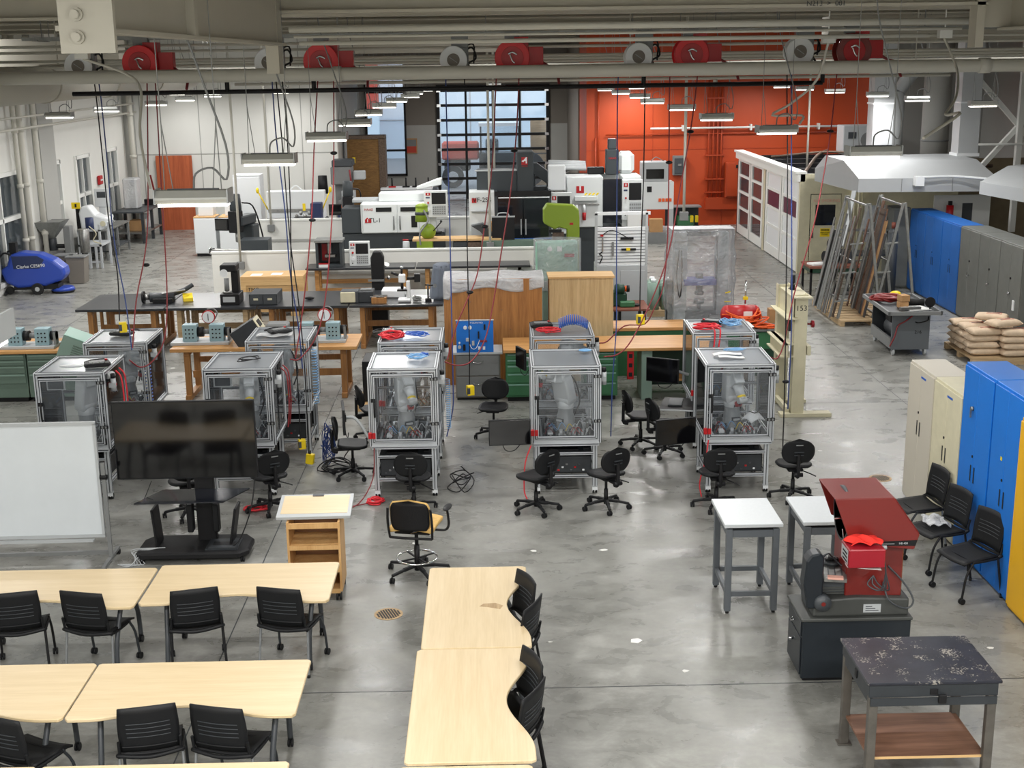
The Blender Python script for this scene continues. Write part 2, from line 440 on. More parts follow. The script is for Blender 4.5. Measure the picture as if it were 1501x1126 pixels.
for yy, x, rad in ((34.1, -12.1, .08), (33.7, -12.1, .06), (35.2, -12.1, .07), (44.3, -12.0, .09)):
    dp.cyl((x, yy, 0), (x, yy, 6.38), rad, n=10)
    for z in (1.2, 2.6, 4.0): dp.cyl((x, yy, z-.05), (x, yy, z+.05), rad+.025, n=10)
dp.cyl((-12.0, 26, 4.05), (-12.0, 45, 4.05), .035, n=8); dp.cyl((-11.9, 26, 4.35), (-11.9, 44.5, 4.35), .03, n=8)
dpo = dp.build('drain_pipe'); tag(dpo, 'white painted drain and sprinkler pipes running along the left wall', 'pipe')
al = thing('fire_alarm', 'small red alarm box on the white wall between two left windows', 'alarm', (-12.28, 41.1, 2.1))
B('red').bx(-.0, .09, -.16, .16, -.14, .14).build('case', al, .02); B('white').bx(.09, .1, -.1, .1, -.02, .03).build('handle', al)

# back walls
struct(B('wall_white').bx(-12.6, -5.2, 45.2, 45.5, 0, 6.9).build('wall_back_left'))
tb = B('wall_grey')
for x in (-11.9, -9.9, -7.6, -6.4): tb.bx(x-.012, x+.012, 45.185, 45.2, 0, 6.9)
tb.bx(-12.3, -5.2, 45.185, 45.2, 2.58, 2.605)
struct(tb.build('trim_3'))
struct(B('wall_grey').bx(-5.5, -5.2, 45.5, 54.3, 0, 6.9).build('wall_recess_left'))
wb = B('wall_grey').bx(-5.2, -5.0, 54, 54.3, 0, 6.9).bx(-3.35, -1.95, 54, 54.3, 0, 3.05).bx(2.45, 3.3, 54, 54.3, 0, 3.05)
wb.bx(-5.0, -3.35, 54, 54.3, 0, 1.0)
wb.m('taupe').bx(-3.35, -1.95, 54, 54.3, 3.05, 6.9).bx(2.45, 3.3, 54, 54.3, 3.05, 6.9).bx(-1.95, 2.45, 54, 54.3, 4.55, 6.9).bx(-5.0, -3.35, 54, 54.3, 5.6, 6.9)
struct(wb.build('wall_back'))
struct(B('orange_wall').bx(3.35, 12.95, 44.2, 44.5, 0, 6.9).build('wall_back_orange'))
struct(B('orange_wall').bx(3.35, 3.6, 44.5, 54, 0, 6.9).m('taupe').bx(3.3, 3.35, 47.5, 54, 0, 6.9).build('wall_recess_right'))
ot = B('orange_paint')
for x, z0, z1 in ((3.75, 1.6, 4.6), (3.65, 1.0, 3), (7.5, .7, 5), (7.65, .7, 5.2), (7.8, .7, 4.9), (7.93, .7, 4.8)):
    ot.cyl((x, 44.12, z0), (x, 44.12, z1), .03, n=8)
ot.cyl((4.0, 44.12, 3.1), (12.6, 44.12, 3.1), .025, n=8)
for z in (2.35, 4.25, 1.1, 1.55): ot.bx(7.4, 8.05, 44.08, 44.2, z, z+.05)
ot.bx(7.42, 8.5, 44.0, 44.2, .55, .95)
for x in (5.6, 8.0, 10.9): ot.bx(x-.01, x+.01, 44.185, 44.2, 0, 6.9)
ot.bx(3.35, 12.9, 44.185, 44.2, 2.58, 2.6)
tag(ot.build('orange_conduit'), 'orange painted conduits and raceway on the orange wall', 'conduit')
eb = thing('electrical_box', 'orange painted electrical cabinet on the orange wall beside the conduits', 'electrical box', (8.35, 44.03, 0))
B('orange_paint').bx(-.28, .28, -.15, .15, .95, 2.15).build('case', eb, .02); B('orange_paint').bx(-.25, .25, -.18, -.15, 1.0, 2.1).build('door', eb, .01)
B('black').bx(.05, .2, -.2, -.18, 1.96, 2.06).build('nameplate', eb)
dc = thing('disconnect_switch', 'grey steel disconnect switch box mounted on the orange wall', 'switch box', (6.5, 44.1, 0))
B('grey').bx(-.22, .22, -.1, .1, 1.72, 2.38).build('case', dc, .02); B('dark_grey').bx(-.17, .17, -.13, -.1, 1.78, 2.3).build('door', dc, .01)
B('chrome').bx(-.06, .06, -.16, -.13, 2.05, 2.12).build('plate', dc)
ws = B('white_paint').cyl((5.5, 44.0, 3.3), (12.8, 44.0, 3.3), .035, n=8)
for x in (6.6, 8.9, 11.2): ws.bx(x-.03, x+.03, 43.96, 44.19, 3.2, 3.4)
tag(ws.build('sprinkler_pipe'), 'thin white pipe crossing the orange wall', 'pipe')
# right side
struct(B('wall_grey').bx(12.95, 16.5, 42.6, 42.9, 0, 6.9).build('wall_back_right'))
struct(B('wall_grey').bx(16.2, 16.5, -4, 42.6, 0, 6.9).build('wall_right'))
struct(B('wall_white').bx(-12.6, 16.5, -4.3, -4, 0, 6.9).build('wall_behind'))
struct(B('brown_wall').bx(10.9, 16.2, 36.2, 36.4, 0, 2.75).build('wall_hood_alcove'))
# garage door with exterior
gd = thing('door_1', 'black framed glass overhead door', 'door', (0, 54, 0)); del gd['category']; gd['kind'] = 'structure'
X0, X1 = -1.98, 2.45
f = B('black')
f.bx(X0-.1, X0+.02, -.1, .1, 0, 4.65).bx(X1-.02, X1+.12, -.1, .1, 0, 4.65).bx(X0-.1, X1+.12, -.12, .12, 4.43, 4.65)
for k in range(8): f.bx(X0, X1, -.06, .06, k*.595+.2, k*.595+.31)
for k in range(1, 4): x = X0+(X1-X0)*k/4; f.bx(x-.045, x+.045, -.05, .05, 0, 4.5)
f.m('chrome')
for k in range(8):
    for x in (X0+.0, X1+.0): f.bx(x-.08, x+.08, -.12, -.06, k*.595+.2, k*.595+.31)
f.build('frame', gd)
B('window_glass').bx(X0, X1, -.012, .012, .2, 4.45).build('pane', gd)
# tall window left of the garage door
tw = struct(B('black').bx(-5.02, -4.94, 53.9, 54.1, 1, 5.6).bx(-3.42, -3.34, 53.9, 54.1, 1, 5.6).bx(-5, -3.35, 53.9, 54.1, 4.35, 4.45)
            .bx(-5, -3.35, 53.9, 54.1, 2.0, 2.08).bx(-5, -3.35, 53.9, 54.1, 1, 1.08).bx(-5, -3.35, 53.9, 54.1, 5.52, 5.6).build('window_1'))
B('window_glass').bx(-4.95, -3.4, 53.99, 54.01, 1.05, 5.55).build('pane', tw)
# outdoors: yard, wrapped building, red brick block, tractor
struct(B('grey').bx(-30, 30, 56, 110, -.22, -.02).build('yard'))
bw = thing('white_building', 'pale sheeted building seen through the overhead door', 'building', (2, 78, 0))
B('far_pale').bx(-9.5, 14, 0, .3, -.02, 16).build('wall', bw)
p = B('light_grey')
for x in (-6, -3, 0, 3, 6): p.bx(x-.04, x+.04, -.05, 0, 0, 16)
for z in (2.2, 5): p.bx(-9.4, 13.9, -.05, 0, z, z+.06)
p.build('seam', bw)
bb = thing('brick_building', 'red brick building with white gridded windows seen through the narrow window', 'building', (-9.5, 74, 0))
B('brick_red').bx(-6, 3.4, 0, .4, 3.0, 14).m('far_pale').bx(-6, 3.4, 0, .4, -.02, 3.0).build('wall', bb)
for zi in range(3):
    for xi in range(2):
        x, z = -1.9+xi*2.4, 3.6+zi*2.4
        w = B('white').bx(x, x+2.2, -.12, 0, z, z+2.1).build('window', bb)
        g = B('pine' if zi == 1 else 'dark_grey')
        for a in range(3):
            for b in range(3): g.bx(x+.12+a*.7, x+.68+a*.7, -.15, -.12, z+.12+b*.66, z+.62+b*.66)
        g.build('pane', w)
tr = thing('tractor', 'red and white tractor parked outside behind the overhead door', 'tractor', (0.2, 60, 0))
b = B('brick_red').bx(-2.3, -.6, -.5, .5, 1.2, 2.0).m('black').bx(-2.2, -1.0, -.5, .5, .7, 1.2).build('hood', tr, .08)
b = B('white').bx(-.6, 1.3, -.7, .7, 2.7, 2.85).m('black').bx(-.6, 1.3, -.65, .65, .7, 1.5)
for x in (-.55, 1.2): b.bx(x, x+.07, -.68, -.6, 1.5, 2.7).bx(x, x+.07, .6, .68, 1.5, 2.7)
b.build('cab', tr); B('window_glass').bx(-.5, 1.2, -.64, -.62, 1.5, 2.7).build('pane', tr)
B('dark_grey').bx(-.3, .3, -.3, .3, 1.3, 2.1).build('seat', tr, .05)
for x, r_ in ((1.6, .8), (-1.8, .5)):
    B('rubber').cyl((x, -1.0, r_-.02), (x, -.6, r_-.02), r_, n=24).m('light_grey').cyl((x, -1.03, r_-.02), (x, -1.0, r_-.02), r_*.5, n=16).build('wheel', tr, .03)
pt = thing('lumber_stack', 'stacked pale timber bundles outside right of the tractor', 'timber stack', (2.6, 60.5, 0))
for i in range(2): B('pallet_wood').bx(-.6+i*.75, .1+i*.75, -.6, .6, -.02, 2.9).m('dark_grey').bx(-.62+i*.75, .12+i*.75, -.61, .61, 1.4, 1.45).build('bundle', pt)

# ceiling deck and steel
dk = B('ceil').bx(-14, 17, -4.3, 54.3, 6.9, 7.0)
n = 0; y = 12.0
while y < 54: dk.bx(-12.6, 16.4, y, y+.14, 6.84, 6.9); y += .6
struct(dk.build('ceiling'))
cb = B('ceil')
for y in (16.6, 19.6, 22.8, 26.2, 30, 34, 38.5, 43.5, 48.5):
    cb.bx(-12.5, 16.2, y-.01, y+.01, 6.42, 6.84); cb.bx(-12.5, 16.2, y-.09, y+.09, 6.39, 6.42); cb.bx(-12.5, 16.2, y-.09, y+.09, 6.8, 6.84)
struct(cb.build('ceiling_beams'))
def ibeam(b, p0, p1, zb, h, w, along):
    (x0, y0), (x1, y1) = p0, p1
    if along == 'X':
        b.bx(x0, x1, y0-w/2, y0+w/2, zb, zb+.03).bx(x0, x1, y0-w/2, y0+w/2, zb+h-.03, zb+h).bx(x0, x1, y0-.012, y0+.012, zb, zb+h)
    else:
        b.bx(x0-w/2, x0+w/2, y0, y1, zb, zb+.025).bx(x0-w/2, x0+w/2, y0, y1, zb+h-.03, zb+h).bx(x0-.012, x0+.012, y0, y1, zb, zb+h)
g1 = B('ceil'); ibeam(g1, (-2.0, 6.42), (-2.0, 13), 5.76, .95, .12, 'Y')
g1.bx(-2.03, -1.77, 6.38, 6.42, 5.655, 6.7); g1.bx(-2.0, -1.93, 8.9, 9.0, 5.785, 6.6)
g1.bx(-2.1, -1.98, 12.7, 13.0, 5.5, 6.5)
for z in (5.73, 5.835): g1.cyl((-1.94, 6.33, z), (-1.94, 6.38, z), .022, n=8); g1.cyl((-1.94, 6.36, z), (-1.94, 6.38, z), .032, n=10)
o = struct(g1.build('beam_left'))
g2 = B('ceil'); ibeam(g2, (-2.1, 13), (4.9, 13), 6.06, .4, .2, 'X'); struct(g2.build('beam_cross'))
g3 = B('ceil'); ibeam(g3, (5.15, 9.0), (5.15, 13), 5.82, .9, .25, 'Y'); g3.bx(4.78, 4.86, 12.9, 13.1, 5.66, 6.5).bx(4.8, 6.5, 12.96, 13.04, 5.85, 6.5); struct(g3.build('beam_right'))
g4 = B('ceil'); ibeam(g4, (-12.4, 15.2), (16, 15.2), 6.1, .45, .25, 'X'); struct(g4.build('beam_rear'))
text('N213  >  001', .07, (3.3, 12.895, 6.09), FRONT, 'dark_grey', o, 'stencil')

def pipe(name, label, segs, m, cat='pipe'):
    b = B(m)
    for p, q, r_ in segs: b.cyl(p, q, r_, n=12)
    return tag(b.build(name), label, cat)
pipe('water_pipe', 'thick white painted pipe below the reels crossing the whole hall', [((-7.5, 17.35, 5.45), (16, 17.35, 5.45), .085), ((-2, 17.35, 5.45), (-1.9, 17.35, 5.45), .1), ((6.5, 17.35, 5.45), (6.65, 17.35, 5.45), .1)], 'pipe_paint')
pipe('black_air_pipe', 'long thin black air pipe hanging below the reels', [((-5.5, 17.6, 5.235), (4.5, 17.6, 5.25), .03), ((4.5, 17.6, 5.25), (4.5, 17.6, 5.55), .03), ((-3.45, 17.6, 5.24), (-3.45, 17.6, 5.4), .03), ((-2.3, 17.6, 5.24), (-2.3, 17.6, 5.4), .03), ((2.1, 17.6, 5.24), (2.1, 17.6, 5.42), .03)], 'black')
pipe('sprinkler_line', 'slim cream pipe with hangers high above the reels', [((-2, 13.6, 5.93), (5, 13.6, 5.93), .035), ((-2, 13.9, 5.86), (5, 13.9, 5.86), .014), ((-2, 14.3, 5.8), (4.8, 14.3, 5.8), .022)], 'pipe_paint')
pipe('grey_conduit', 'bundle of painted conduits running behind the hose reels', [((-7, 18.7, z), (16, 18.7, z), .02) for z in (5.86, 5.78, 5.66, 5.58, 5.5)] + [((-5.9, 20.5, 5.62), (16, 20.5, 5.62), .03)], 'pipe_paint')
pipe('sprinkler_feed', 'painted pipe crossing far behind the reels', [((-5.9, 23.2, 5.5), (16, 23.2, 5.5), .04)], 'pipe_paint')
pipe('branch_pipe', 'slim white pipe just above the black air pipe', [((-3.5, 18.4, 5.32), (6.5, 18.4, 5.32), .022), ((3.2, 18.4, 5.3), (3.2, 18.4, 5.2), .03), ((-3, 18.4, 5.32), (-3, 18.4, 6.9), .008), ((2, 18.4, 5.32), (2, 18.4, 6.9), .008), ((6, 18.4, 5.32), (6, 18.4, 6.9), .008)], 'pipe_paint')
rail = B('galv')
for y, z in ((17.9, 5.93), (18.3, 5.93)): rail.bx(-6.2, 7.5, y-.02, y+.02, z, z+.045)
for x in (-6, -4, -2, 0, 2, 4, 6, 7.4): rail.cyl((x, 18.1, 5.95), (x, 18.1, 6.84), .008, n=6); rail.bx(x-.02, x+.02, 17.85, 18.35, 5.92, 5.94)
tag(rail.build('strut_rail'), 'steel strut rail carrying the row of reels', 'rail')
du = thing('air_duct', 'large round painted duct running away along the upper left', 'duct', (-6.75, 0, 5.33))
B('pipe_paint').cyl((0, 15.5, 0), (0, 30, 0), .27, n=24).build('duct', du)
dz = B('ceil')
for y in (17, 20.2, 23.4, 26.6): dz.cyl((0, y, 0), (0, y+.05, 0), .285, n=24)
for y in (17.2, 21, 25): dz.bx(-.3, .3, y, y+.03, .26, .3).cyl((0, y, .3), (0, y, 1.5), .01, n=6)
dz.build('joint_band', du)
for nm, q in (('left behind the first reels', (-12, -6.2, 22.5, 22.9, 5.6, 6.05)), ('in the middle behind the reels', (-3.2, .5, 24, 24.6, 5.75, 6.1)), ('right behind the last reels', (5.4, 12, 20.9, 21.3, 5.78, 6.2))):
    tag(B('ceil').bx(*q).build('rectangular_duct'), 'rectangular painted duct under the roof, ' + nm, 'duct')

# white flexible cords looping down from junction boxes
for i, (bx_, pts, lab) in enumerate((((5.9, 17.0, 5.82), [(5.9, 17.0, 5.8), (5.95, 16.6, 5.4), (5.6, 15.6, 5.1), (5.1, 14.5, 4.95), (4.9, 13.5, 5.0), (4.3, 12.8, 4.8)], 'pale cord curving from its box near the right beam'),
                                     ((4.4, 17.0, 5.78), [(4.4, 17.0, 5.76), (4.3, 17.1, 5.3), (4.0, 17.2, 5.0), (3.75, 17.2, 4.85), (4.1, 17.0, 4.85), (4.05, 16.9, 4.75)], 'pale cord looping below the box right of the last white reel'),
                                     ((-4.0, 16.2, 5.7), [(-4.9, 16.2, 5.68), (-4.4, 16.2, 5.5), (-4.15, 15.9, 5.3), (-4.1, 15.5, 4.8), (-3.95, 15.2, 4.2)], 'pale cord hanging before the first red reel'))):
    t = thing('hanging_cord', lab, 'cord', (0, 0, 0), 0, 'pale flexible cords')
    B('pipe_paint').tube(pts, .016, 7).build('cord', t); B('white_paint').bx(pts[0][0]-.08, pts[0][0]+.08, pts[0][1]-.06, pts[0][1]+.06, pts[0][2], pts[0][2]+.1).cyl((pts[0][0], pts[0][1], pts[0][2]+.1), (pts[0][0], pts[0][1], 6.9), .008, n=6).build('junction_box', t)

# light fixtures
def fixture_mesh():
    t = thing('light_fixture', 'x', 'light fixture', (0, 0, 0))
    b = B('housing').prism([(-.07, 0), (.07, 0), (.1, .03), (.1, .045), (.05, .09), (-.05, .09), (-.1, .045), (-.1, .03)], -.25, .25, 'X')
    b.m('light_grey').bx(-.26, -.25, -.1, .1, 0, .1).bx(.25, .26, -.1, .1, 0, .1).m('dark_grey').bx(-.18, .18, -.012, .012, .088, .1)
    for x in (-.1, .08): b.bx(x-.03, x+.03, -.052, -.045, .06, .085)
    b.build('housing', t)
    B('lamp_on').bx(-.24, .24, -.066, .066, -.022, -.001).build('tube', t)
    w = B('galv')
    for s_ in (-1, 1): w.tube([(s_*.2, 0, .09), (s_*.19, 0, .55)], .004, 5, 1).tube([(s_*.14, 0, .09), (s_*.19, 0, .55)], .004, 5, 1).tube([(s_*.19, 0, .55), (s_*.19, 0, 2.25)], .004, 5, 1)
    w.build('suspension_wire', t)
    B('grey').tube([(.0, .02, .09), (.02, .03, .2), (.14, .02, .24), (.24, 0, .16), (.25, .0, .4), (.1, 0, .9), (-.05, 0, 1.5), (0, 0, 2.25)], .008, 6).build('power_cord', t)
    return t
FX = fixture_mesh(); first = True
names = {-8.2: 'far left column', -2.1: 'left centre column', 3.7: 'right centre column', 9.4: 'far right column'}
ordn = ['nearest', 'second nearest', 'third nearest', 'fourth nearest', 'fifth nearest', 'sixth nearest', 'seventh nearest', 'eighth nearest', 'ninth nearest', 'tenth nearest', 'eleventh nearest', 'twelfth nearest']
for x, ys in ((-2.08, (9.15, 12.75, 16.6, 20.5, 24.5, 28.4, 32.3, 36.2, 40.1, 44)), (3.75, (12.6, 16.75, 20.6, 24.8, 28.8, 33, 37, 41)),
              (9.35, (24.6, 28, 31.5, 35, 38.5, 42)), (-8.2, (25.3, 28.4, 32.3, 36.2, 40.1)), (.4, (47, 50.5)), (-10.2, (43.6,)), (-6.8, (43.7,)), (4.9, (43.0,)), (-1.99, (4.52,))):
    for i, y in enumerate(ys):
        side = {-2.08: 'left of centre', 3.75: 'right of centre', 9.35: 'by the right side', -8.2: 'by the left wall', .4: 'before the overhead door', -10.2: 'above the red plywood sheet', -6.8: 'high at the back wall', 4.9: 'high before the orange wall', -1.99: 'cut by the left edge'}[x]
        lb = 'hanging lit strip fixture %s, %s of its line' % (side, ordn[i])
        if first: FX.location = (x, y, FIX_Z); FX['label'] = lb; FX['group'] = 'hanging strip lights'; first = False
        else: dup(FX, (x+random.uniform(-.15, .15) if i else x, y, FIX_Z), random.uniform(-3, 3), lb, 'hanging strip lights')
        area('fixture_light', (x, y, FIX_Z-.06), .5, .12, (40 if y > 43.2 and y < 44.2 else LAMP_FAR*(1.6 if x < -8 else 1) if y > 23 else LAMP_W))

# ================================================================== TRAINING TABLES AND STACKING CHAIRS
def caster(b, x, y, r_=.035, w=.022, dirx=1):
    b.m('black_plastic').cyl((x-w, y, r_), (x-w*.25, y, r_), r_, n=12).cyl((x+w*.25, y, r_), (x+w, y, r_), r_, n=12).bx(x-.008, x+.008, y-.01, y+.012, r_, r_*2+.012)
def wavy_table(mname, label, loc, rz, group, wdt=1.78):
    t = thing('training_table', label, 'table', loc, rz, group)
    n = 28; hw = wdt/2; pts = []
    rc = .05
    for i in range(n+1):
        u = -1+2*i/n; x = u*(hw-.03); s_ = .5+.5*math.cos(PI*u/.86) if abs(u) < .86 else 0
        pts.append((x, -.475+.2*s_))
    pts = [(-hw+.004, -.44)]+pts+[(hw-.004, -.44), (hw-.004, .45), (hw-.03, .475), (-hw+.03, .475), (-hw+.004, .45)]
    B(mname).prism(pts, .712, .742).build('tabletop', t, .006)
    for s_ in (-1, 1):
        x = s_*(hw-.2)
        B('dark_grey').tube([(x, -.1, .70), (x, -.2, .62), (x-.02*s_, -.34, .34), (x-.02*s_, -.40, .1), (x-.02*s_, -.4, .075)], .024, 8).build('leg', t)
        B('dark_grey').tube([(x, .02, .70), (x, .14, .62), (x, .32, .36), (x, .36, .1), (x, .36, .075)], .024, 8).build('leg', t)
        b = B('black_plastic'); caster(b, x-.02*s_, -.4); b.build('caster', t); b = B('black_plastic'); caster(b, x, .36); b.build('caster', t)
        B('dark_grey').bx(x-.03, x+.03, -.25, .2, .69, .712).build('bracket', t)
    B('dark_grey').bx(-hw+.2, hw-.2, .0, .04, .66, .71).build('crossbar', t)
    return t
tp = 'training tables with a scalloped edge'
wavy_table('maple', 'pale wood table in the row nearest the screen, the right-hand one ending before the lectern', (-2.44, 11.61, 0), 0, tp)
wavy_table('maple', 'pale wood table in front of the whiteboard, cut by the left edge of the photo', (-4.24, 11.55, 0), 0, tp)
wavy_table('maple', 'pale wood table of the second row, the right-hand one with two chairs', (-2.44, 9.45, 0), 0, tp)
wavy_table('maple', 'pale wood table of the second row, cut by the left edge of the photo', (-4.23, 9.46, 0), 0, tp)
wavy_table('maple', 'pale wood table at the bottom left edge of the photo, right of the pair', (-2.38, 7.83, 0), 0, tp)
wavy_table('maple', 'pale wood table at the bottom left corner of the photo', (-4.18, 7.83, 0), 0, tp)
a = wavy_table('maple', 'pale wood table turned lengthwise, far one with a brown mark by its scalloped edge', (-.17, 10.98, 0), 90, tp, 1.81)
B('pink').add([(.16, -.14, .7426), (.3, -.17, .7426), (.34, -.06, .7426), (.22, .02, .7426), (.12, -.06, .7426)], [(0, 1, 2, 3, 4)]) if False else None
mk = B('pallet_wood').prism([(-.12, -.21), (-.04, -.24), (.02, -.17), (.01, -.06), (-.05, -.02), (-.07, -.1)], .7421, .7427).build('stain', a)
wavy_table('maple', 'pale wood table turned lengthwise, the near middle one with two chairs tucked in', (-.2, 9.15, 0), 90, tp, 1.83)
wavy_table('maple', 'pale wood table turned lengthwise, only its far edge showing at the bottom of the photo', (-.23, 7.28, 0), 90, tp, 1.83)

def stack_chair(label, loc, rz, group, leg='silver_leg', first=False):
    key = leg
    if key in STK: return dup(STK[key], loc, rz, label, group)
    t = thing('stacking_chair', label, 'chair', loc, rz, group)
    B('black_plastic').sheet(lambda u, v: (-.23+.46*u+(0 if v < .5 else 0), -.21+.43*v, .455-.018*math.sin(PI*u)+.012*math.cos(PI*v)-.02*max(0, v-.85)*6), 10, 8, .018).build('seat', t)
    def bk(u, v):
        w = .215+.012*math.sin(PI*v); x = (-1+2*u)*w
        return (x, -.235-.055*v-.045*math.cos(x*5.2)+.03, .50+.385*v-.012*(2*u-1)**2*0+(.01*math.cos((2*u-1)*PI/2) if v > .9 else 0)-(.03*(1-abs(2*u-1)**2) if v > .95 else 0)*0)
    bo = B('black_plastic').sheet(bk, 12, 8, .014)
    bo.m('charcoal')
    for k in range(4):
        v = .34+.1*k
        for off in (-.009, .009): bo.tube([tuple(Vector(bk(u, v))+Vector((0, off, 0))) for u in (.14, .3, .5, .7, .86)], .0045, 5, 3)
    bo.m('black_plastic').tube([tuple(Vector(bk(u, .12))+Vector((0, -.012, 0))) for u in (.04, .3, .5, .7, .96)], .008, 6, 3)
    bo.build('backrest', t)
    fr = B('black_plastic').tube([(-.235, -.2, .46), (-.225, -.245, .475), (0, -.27, .455), (.225, -.245, .475), (.235, -.2, .46)], .018, 8)
    for s_ in (-1, 1): fr.tube([(s_*.235, .12, .44), (s_*.237, -.05, .44), (s_*.235, -.22, .45)], .013, 6, 2).tube([(s_*.23, -.23, .46), (s_*.228, -.26, .6)], .013, 6, 1)
    fr.bar((-.22, .1, .435), (.22, .1, .435), .02)
    fr.build('frame', t)
    for s_ in (-1, 1):
        B(leg).tube([(s_*.235, -.2, .45), (s_*.25, -.27, .012)], .0125, 8, 1).m('black_plastic').cyl((s_*.25, -.27, 0), (s_*.25, -.27, .03), .017, n=8).build('leg', t)
        b = B(leg if leg == 'black' else 'charcoal').tube([(s_*.235, .1, .45), (s_*.24, .19, .3), (s_*.245, .23, .07)], .0125, 8, 3); b.build('leg', t)
        b = B('black_plastic'); caster(b, s_*.245, .23, .032); b.build('caster', t)
    STK[key] = t
    return t
STK = {}
def chair_at(topx, topy, rz, label, group, leg='silver_leg'):
    dy = .14 if abs(rz) < 45 else 0
    a = R(rz); ox, oy = -math.sin(a)*.285, math.cos(a)*.285-dy
    return stack_chair(label, (topx+ox, topy+oy, 0), rz, group, leg)
gc = 'black stacking chairs at the training tables'
chair_at(-4.46, 11.26, 12, 'black stacking chair nearest the left edge in the row facing the whiteboard', gc, 'black')
chair_at(-3.83, 11.24, -14, 'black stacking chair with grey legs turned right, second from left in the upper row', gc)
chair_at(-2.79, 11.26, 14, 'black stacking chair with black legs turned left, third from left in the upper row', gc, 'black')
chair_at(-2.01, 11.24, -14, 'black stacking chair with grey legs, rightmost in the upper row', gc)
chair_at(-3.75, 8.92, -24, 'black stacking chair at the lower left edge of the photo, seat showing to its right', gc)
chair_at(-2.66, 9.03, 12, 'black stacking chair of the lower row turned left, left one of the middle pair', gc)
chair_at(-2.13, 9.0, -14, 'black stacking chair of the lower row turned right, right one of the middle pair', gc)
gs = 'black stacking chairs tucked under the lengthwise tables'
chair_at(.30, 11.28, 112, 'black stacking chair in the far table scallop, farther of the two', gs, 'black')
chair_at(.34, 10.68, 66, 'black stacking chair in the far table scallop, nearer of the two', gs, 'black')
chair_at(.30, 9.62, 110, 'black stacking chair in the near table scallop, farther of the two', gs, 'black')
chair_at(.29, 9.05, 64, 'black stacking chair in the near table scallop, nearest the camera', gs, 'black')
gk = 'black stacking chairs along the tall cabinets'
chair_at(5.27, 14.3, 98, 'black stacking chair before the beige cabinet, farthest of the row', gk)
chair_at(5.24, 13.55, 104, 'black stacking chair with clear plastic film on its seat', gk, 'black')
chair_at(5.3, 12.8, 108, 'black stacking chair before the blue and yellow cabinets, nearest of the row', gk, 'black')
film = B('wrap').sheet(lambda u, v: (4.86+.24*u+.02*math.sin(9*v), 13.42+.34*v, .49+.02*math.sin(11*u+7*v)*math.cos(13*v)+.02*math.sin(PI*u)), 12, 12, .004)
tag(film.build('plastic_film'), 'crumpled clear plastic film lying on the middle chair by the cabinets', 'plastic film')

# ================================================================== WHITEBOARD, SCREEN CART, LECTERN, STOOL
wb_ = thing('whiteboard', 'large mobile whiteboard with aluminium frame at the left edge', 'whiteboard', (-5.6, 14.0, 0), 1)
M = Matrix.Rotation(R(0), 4, 'X')
b = B('board'); b.bx(-1.18, 1.1, -.012, .012, .37, 1.68); b.build('board', wb_)
b = B('light_grey').bx(-1.2, 1.12, -.02, .02, 1.67, 1.71).bx(1.09, 1.12, -.02, .02, .36, 1.69).bx(-1.2, -1.17, -.02, .02, .36, 1.69).bx(-1.2, 1.12, -.02, .02, .33, .37)
b.build('frame', wb_)
B('light_grey').bx(-1.0, 1.0, -.09, -.01, .3, .318).bx(-1.0, 1.0, -.09, -.085, .318, .335).build('tray', wb_)
for s_ in (-1.2, 1.16):
    B('grey').bar((s_, 0, .06), (s_, 0, 1.22), .045, .03).bar((s_, -.32, .075), (s_, .32, .075), .04, .03).build('leg', wb_)
    for yy in (-.3, .3): b = B('black_plastic'); caster(b, s_, yy, .03); b.build('caster', wb_)
    B('black_plastic').cyl((s_-.04, 0, 1.05), (s_+.04, 0, 1.05), .03).build('pivot', wb_)
B('grey').bar((-1.2, .05, .12), (1.16, .05, .12), .04).build('crossbar', wb_)

tv = thing('screen_cart', 'large black flat screen on a wheeled cart with glass shelf', 'screen cart', (-3.4, 14.35, 0))
b = B('black_plastic').bx(-.965, .665, -.07, -.02, .93, 1.86).m('screen').bx(-.955, .655, -.073, -.07, .945, 1.85).build('screen', tv, .004)
B('black').bx(-.18, .16, -.02, .05, 1.1, 1.7).bx(-.1, .12, -.0, .1, .1, 1.6).build('column', tv, .01)
B('glassdark').prism([(-.68, -.5), (.33, -.5), (.55, -.02), (-.46, -.02)], .77, .785).build('shelf', tv, .003)
B('black').bx(-.12, .12, -.3, .06, .72, .77).build('shelf_bracket', tv)
b = B('black').prism([(-.75, -.35), (-.68, -.42), (.45, -.42), (.55, -.3), (.55, .05), (.45, .2), (-.65, .2), (-.75, .05)], .06, .14)
b.build('base', tv, .02)
B('charcoal').bx(.05, .42, -.34, .0, .14, .155).build('tray', tv)
for x in (-.68, .48):
    for yy in (-.35, .14): b = B('black_plastic'); caster(b, x, yy, .03); b.build('caster', tv)
for x, tl in ((-.55, -4), (.36, 10)):
    B('black').box((x, -.08, .37), (.03, .28, .46), (0, R(tl), 0)).build('side_panel', tv, .006)
for x in (-.16, .14): B('black_plastic').bx(x-.03, x+.04, -.12, 0, .28, .62).build('cable_cover', tv, .01)
cb_ = B('black').tube([(-2.78, 14.38, 1.0), (-2.82, 14.2, .6), (-2.95, 14.1, .25), (-3.05, 14.05, .16)], .008).tube([(-4.0, 14.0, .78), (-4.0, 14.1, .8), (-3.98, 14.3, .9)], .005)
tag(cb_.build('power_cable'), 'black power cable hanging from the large screen to its cart base', 'cable')
cw = B('light_grey')
for k in range(5): cw.tube([(-3.95+.03*k, 14.1, .15), (-4.1-.03*k, 13.98+.02*k, .1+.01*k), (-4.2+.04*k, 13.88+.02*k, .012), (-4.35+.03*k, 13.95, .012)], .006)
tag(cw.build('loose_cables'), 'grey cables spilling off the left end of the screen cart', 'cable')
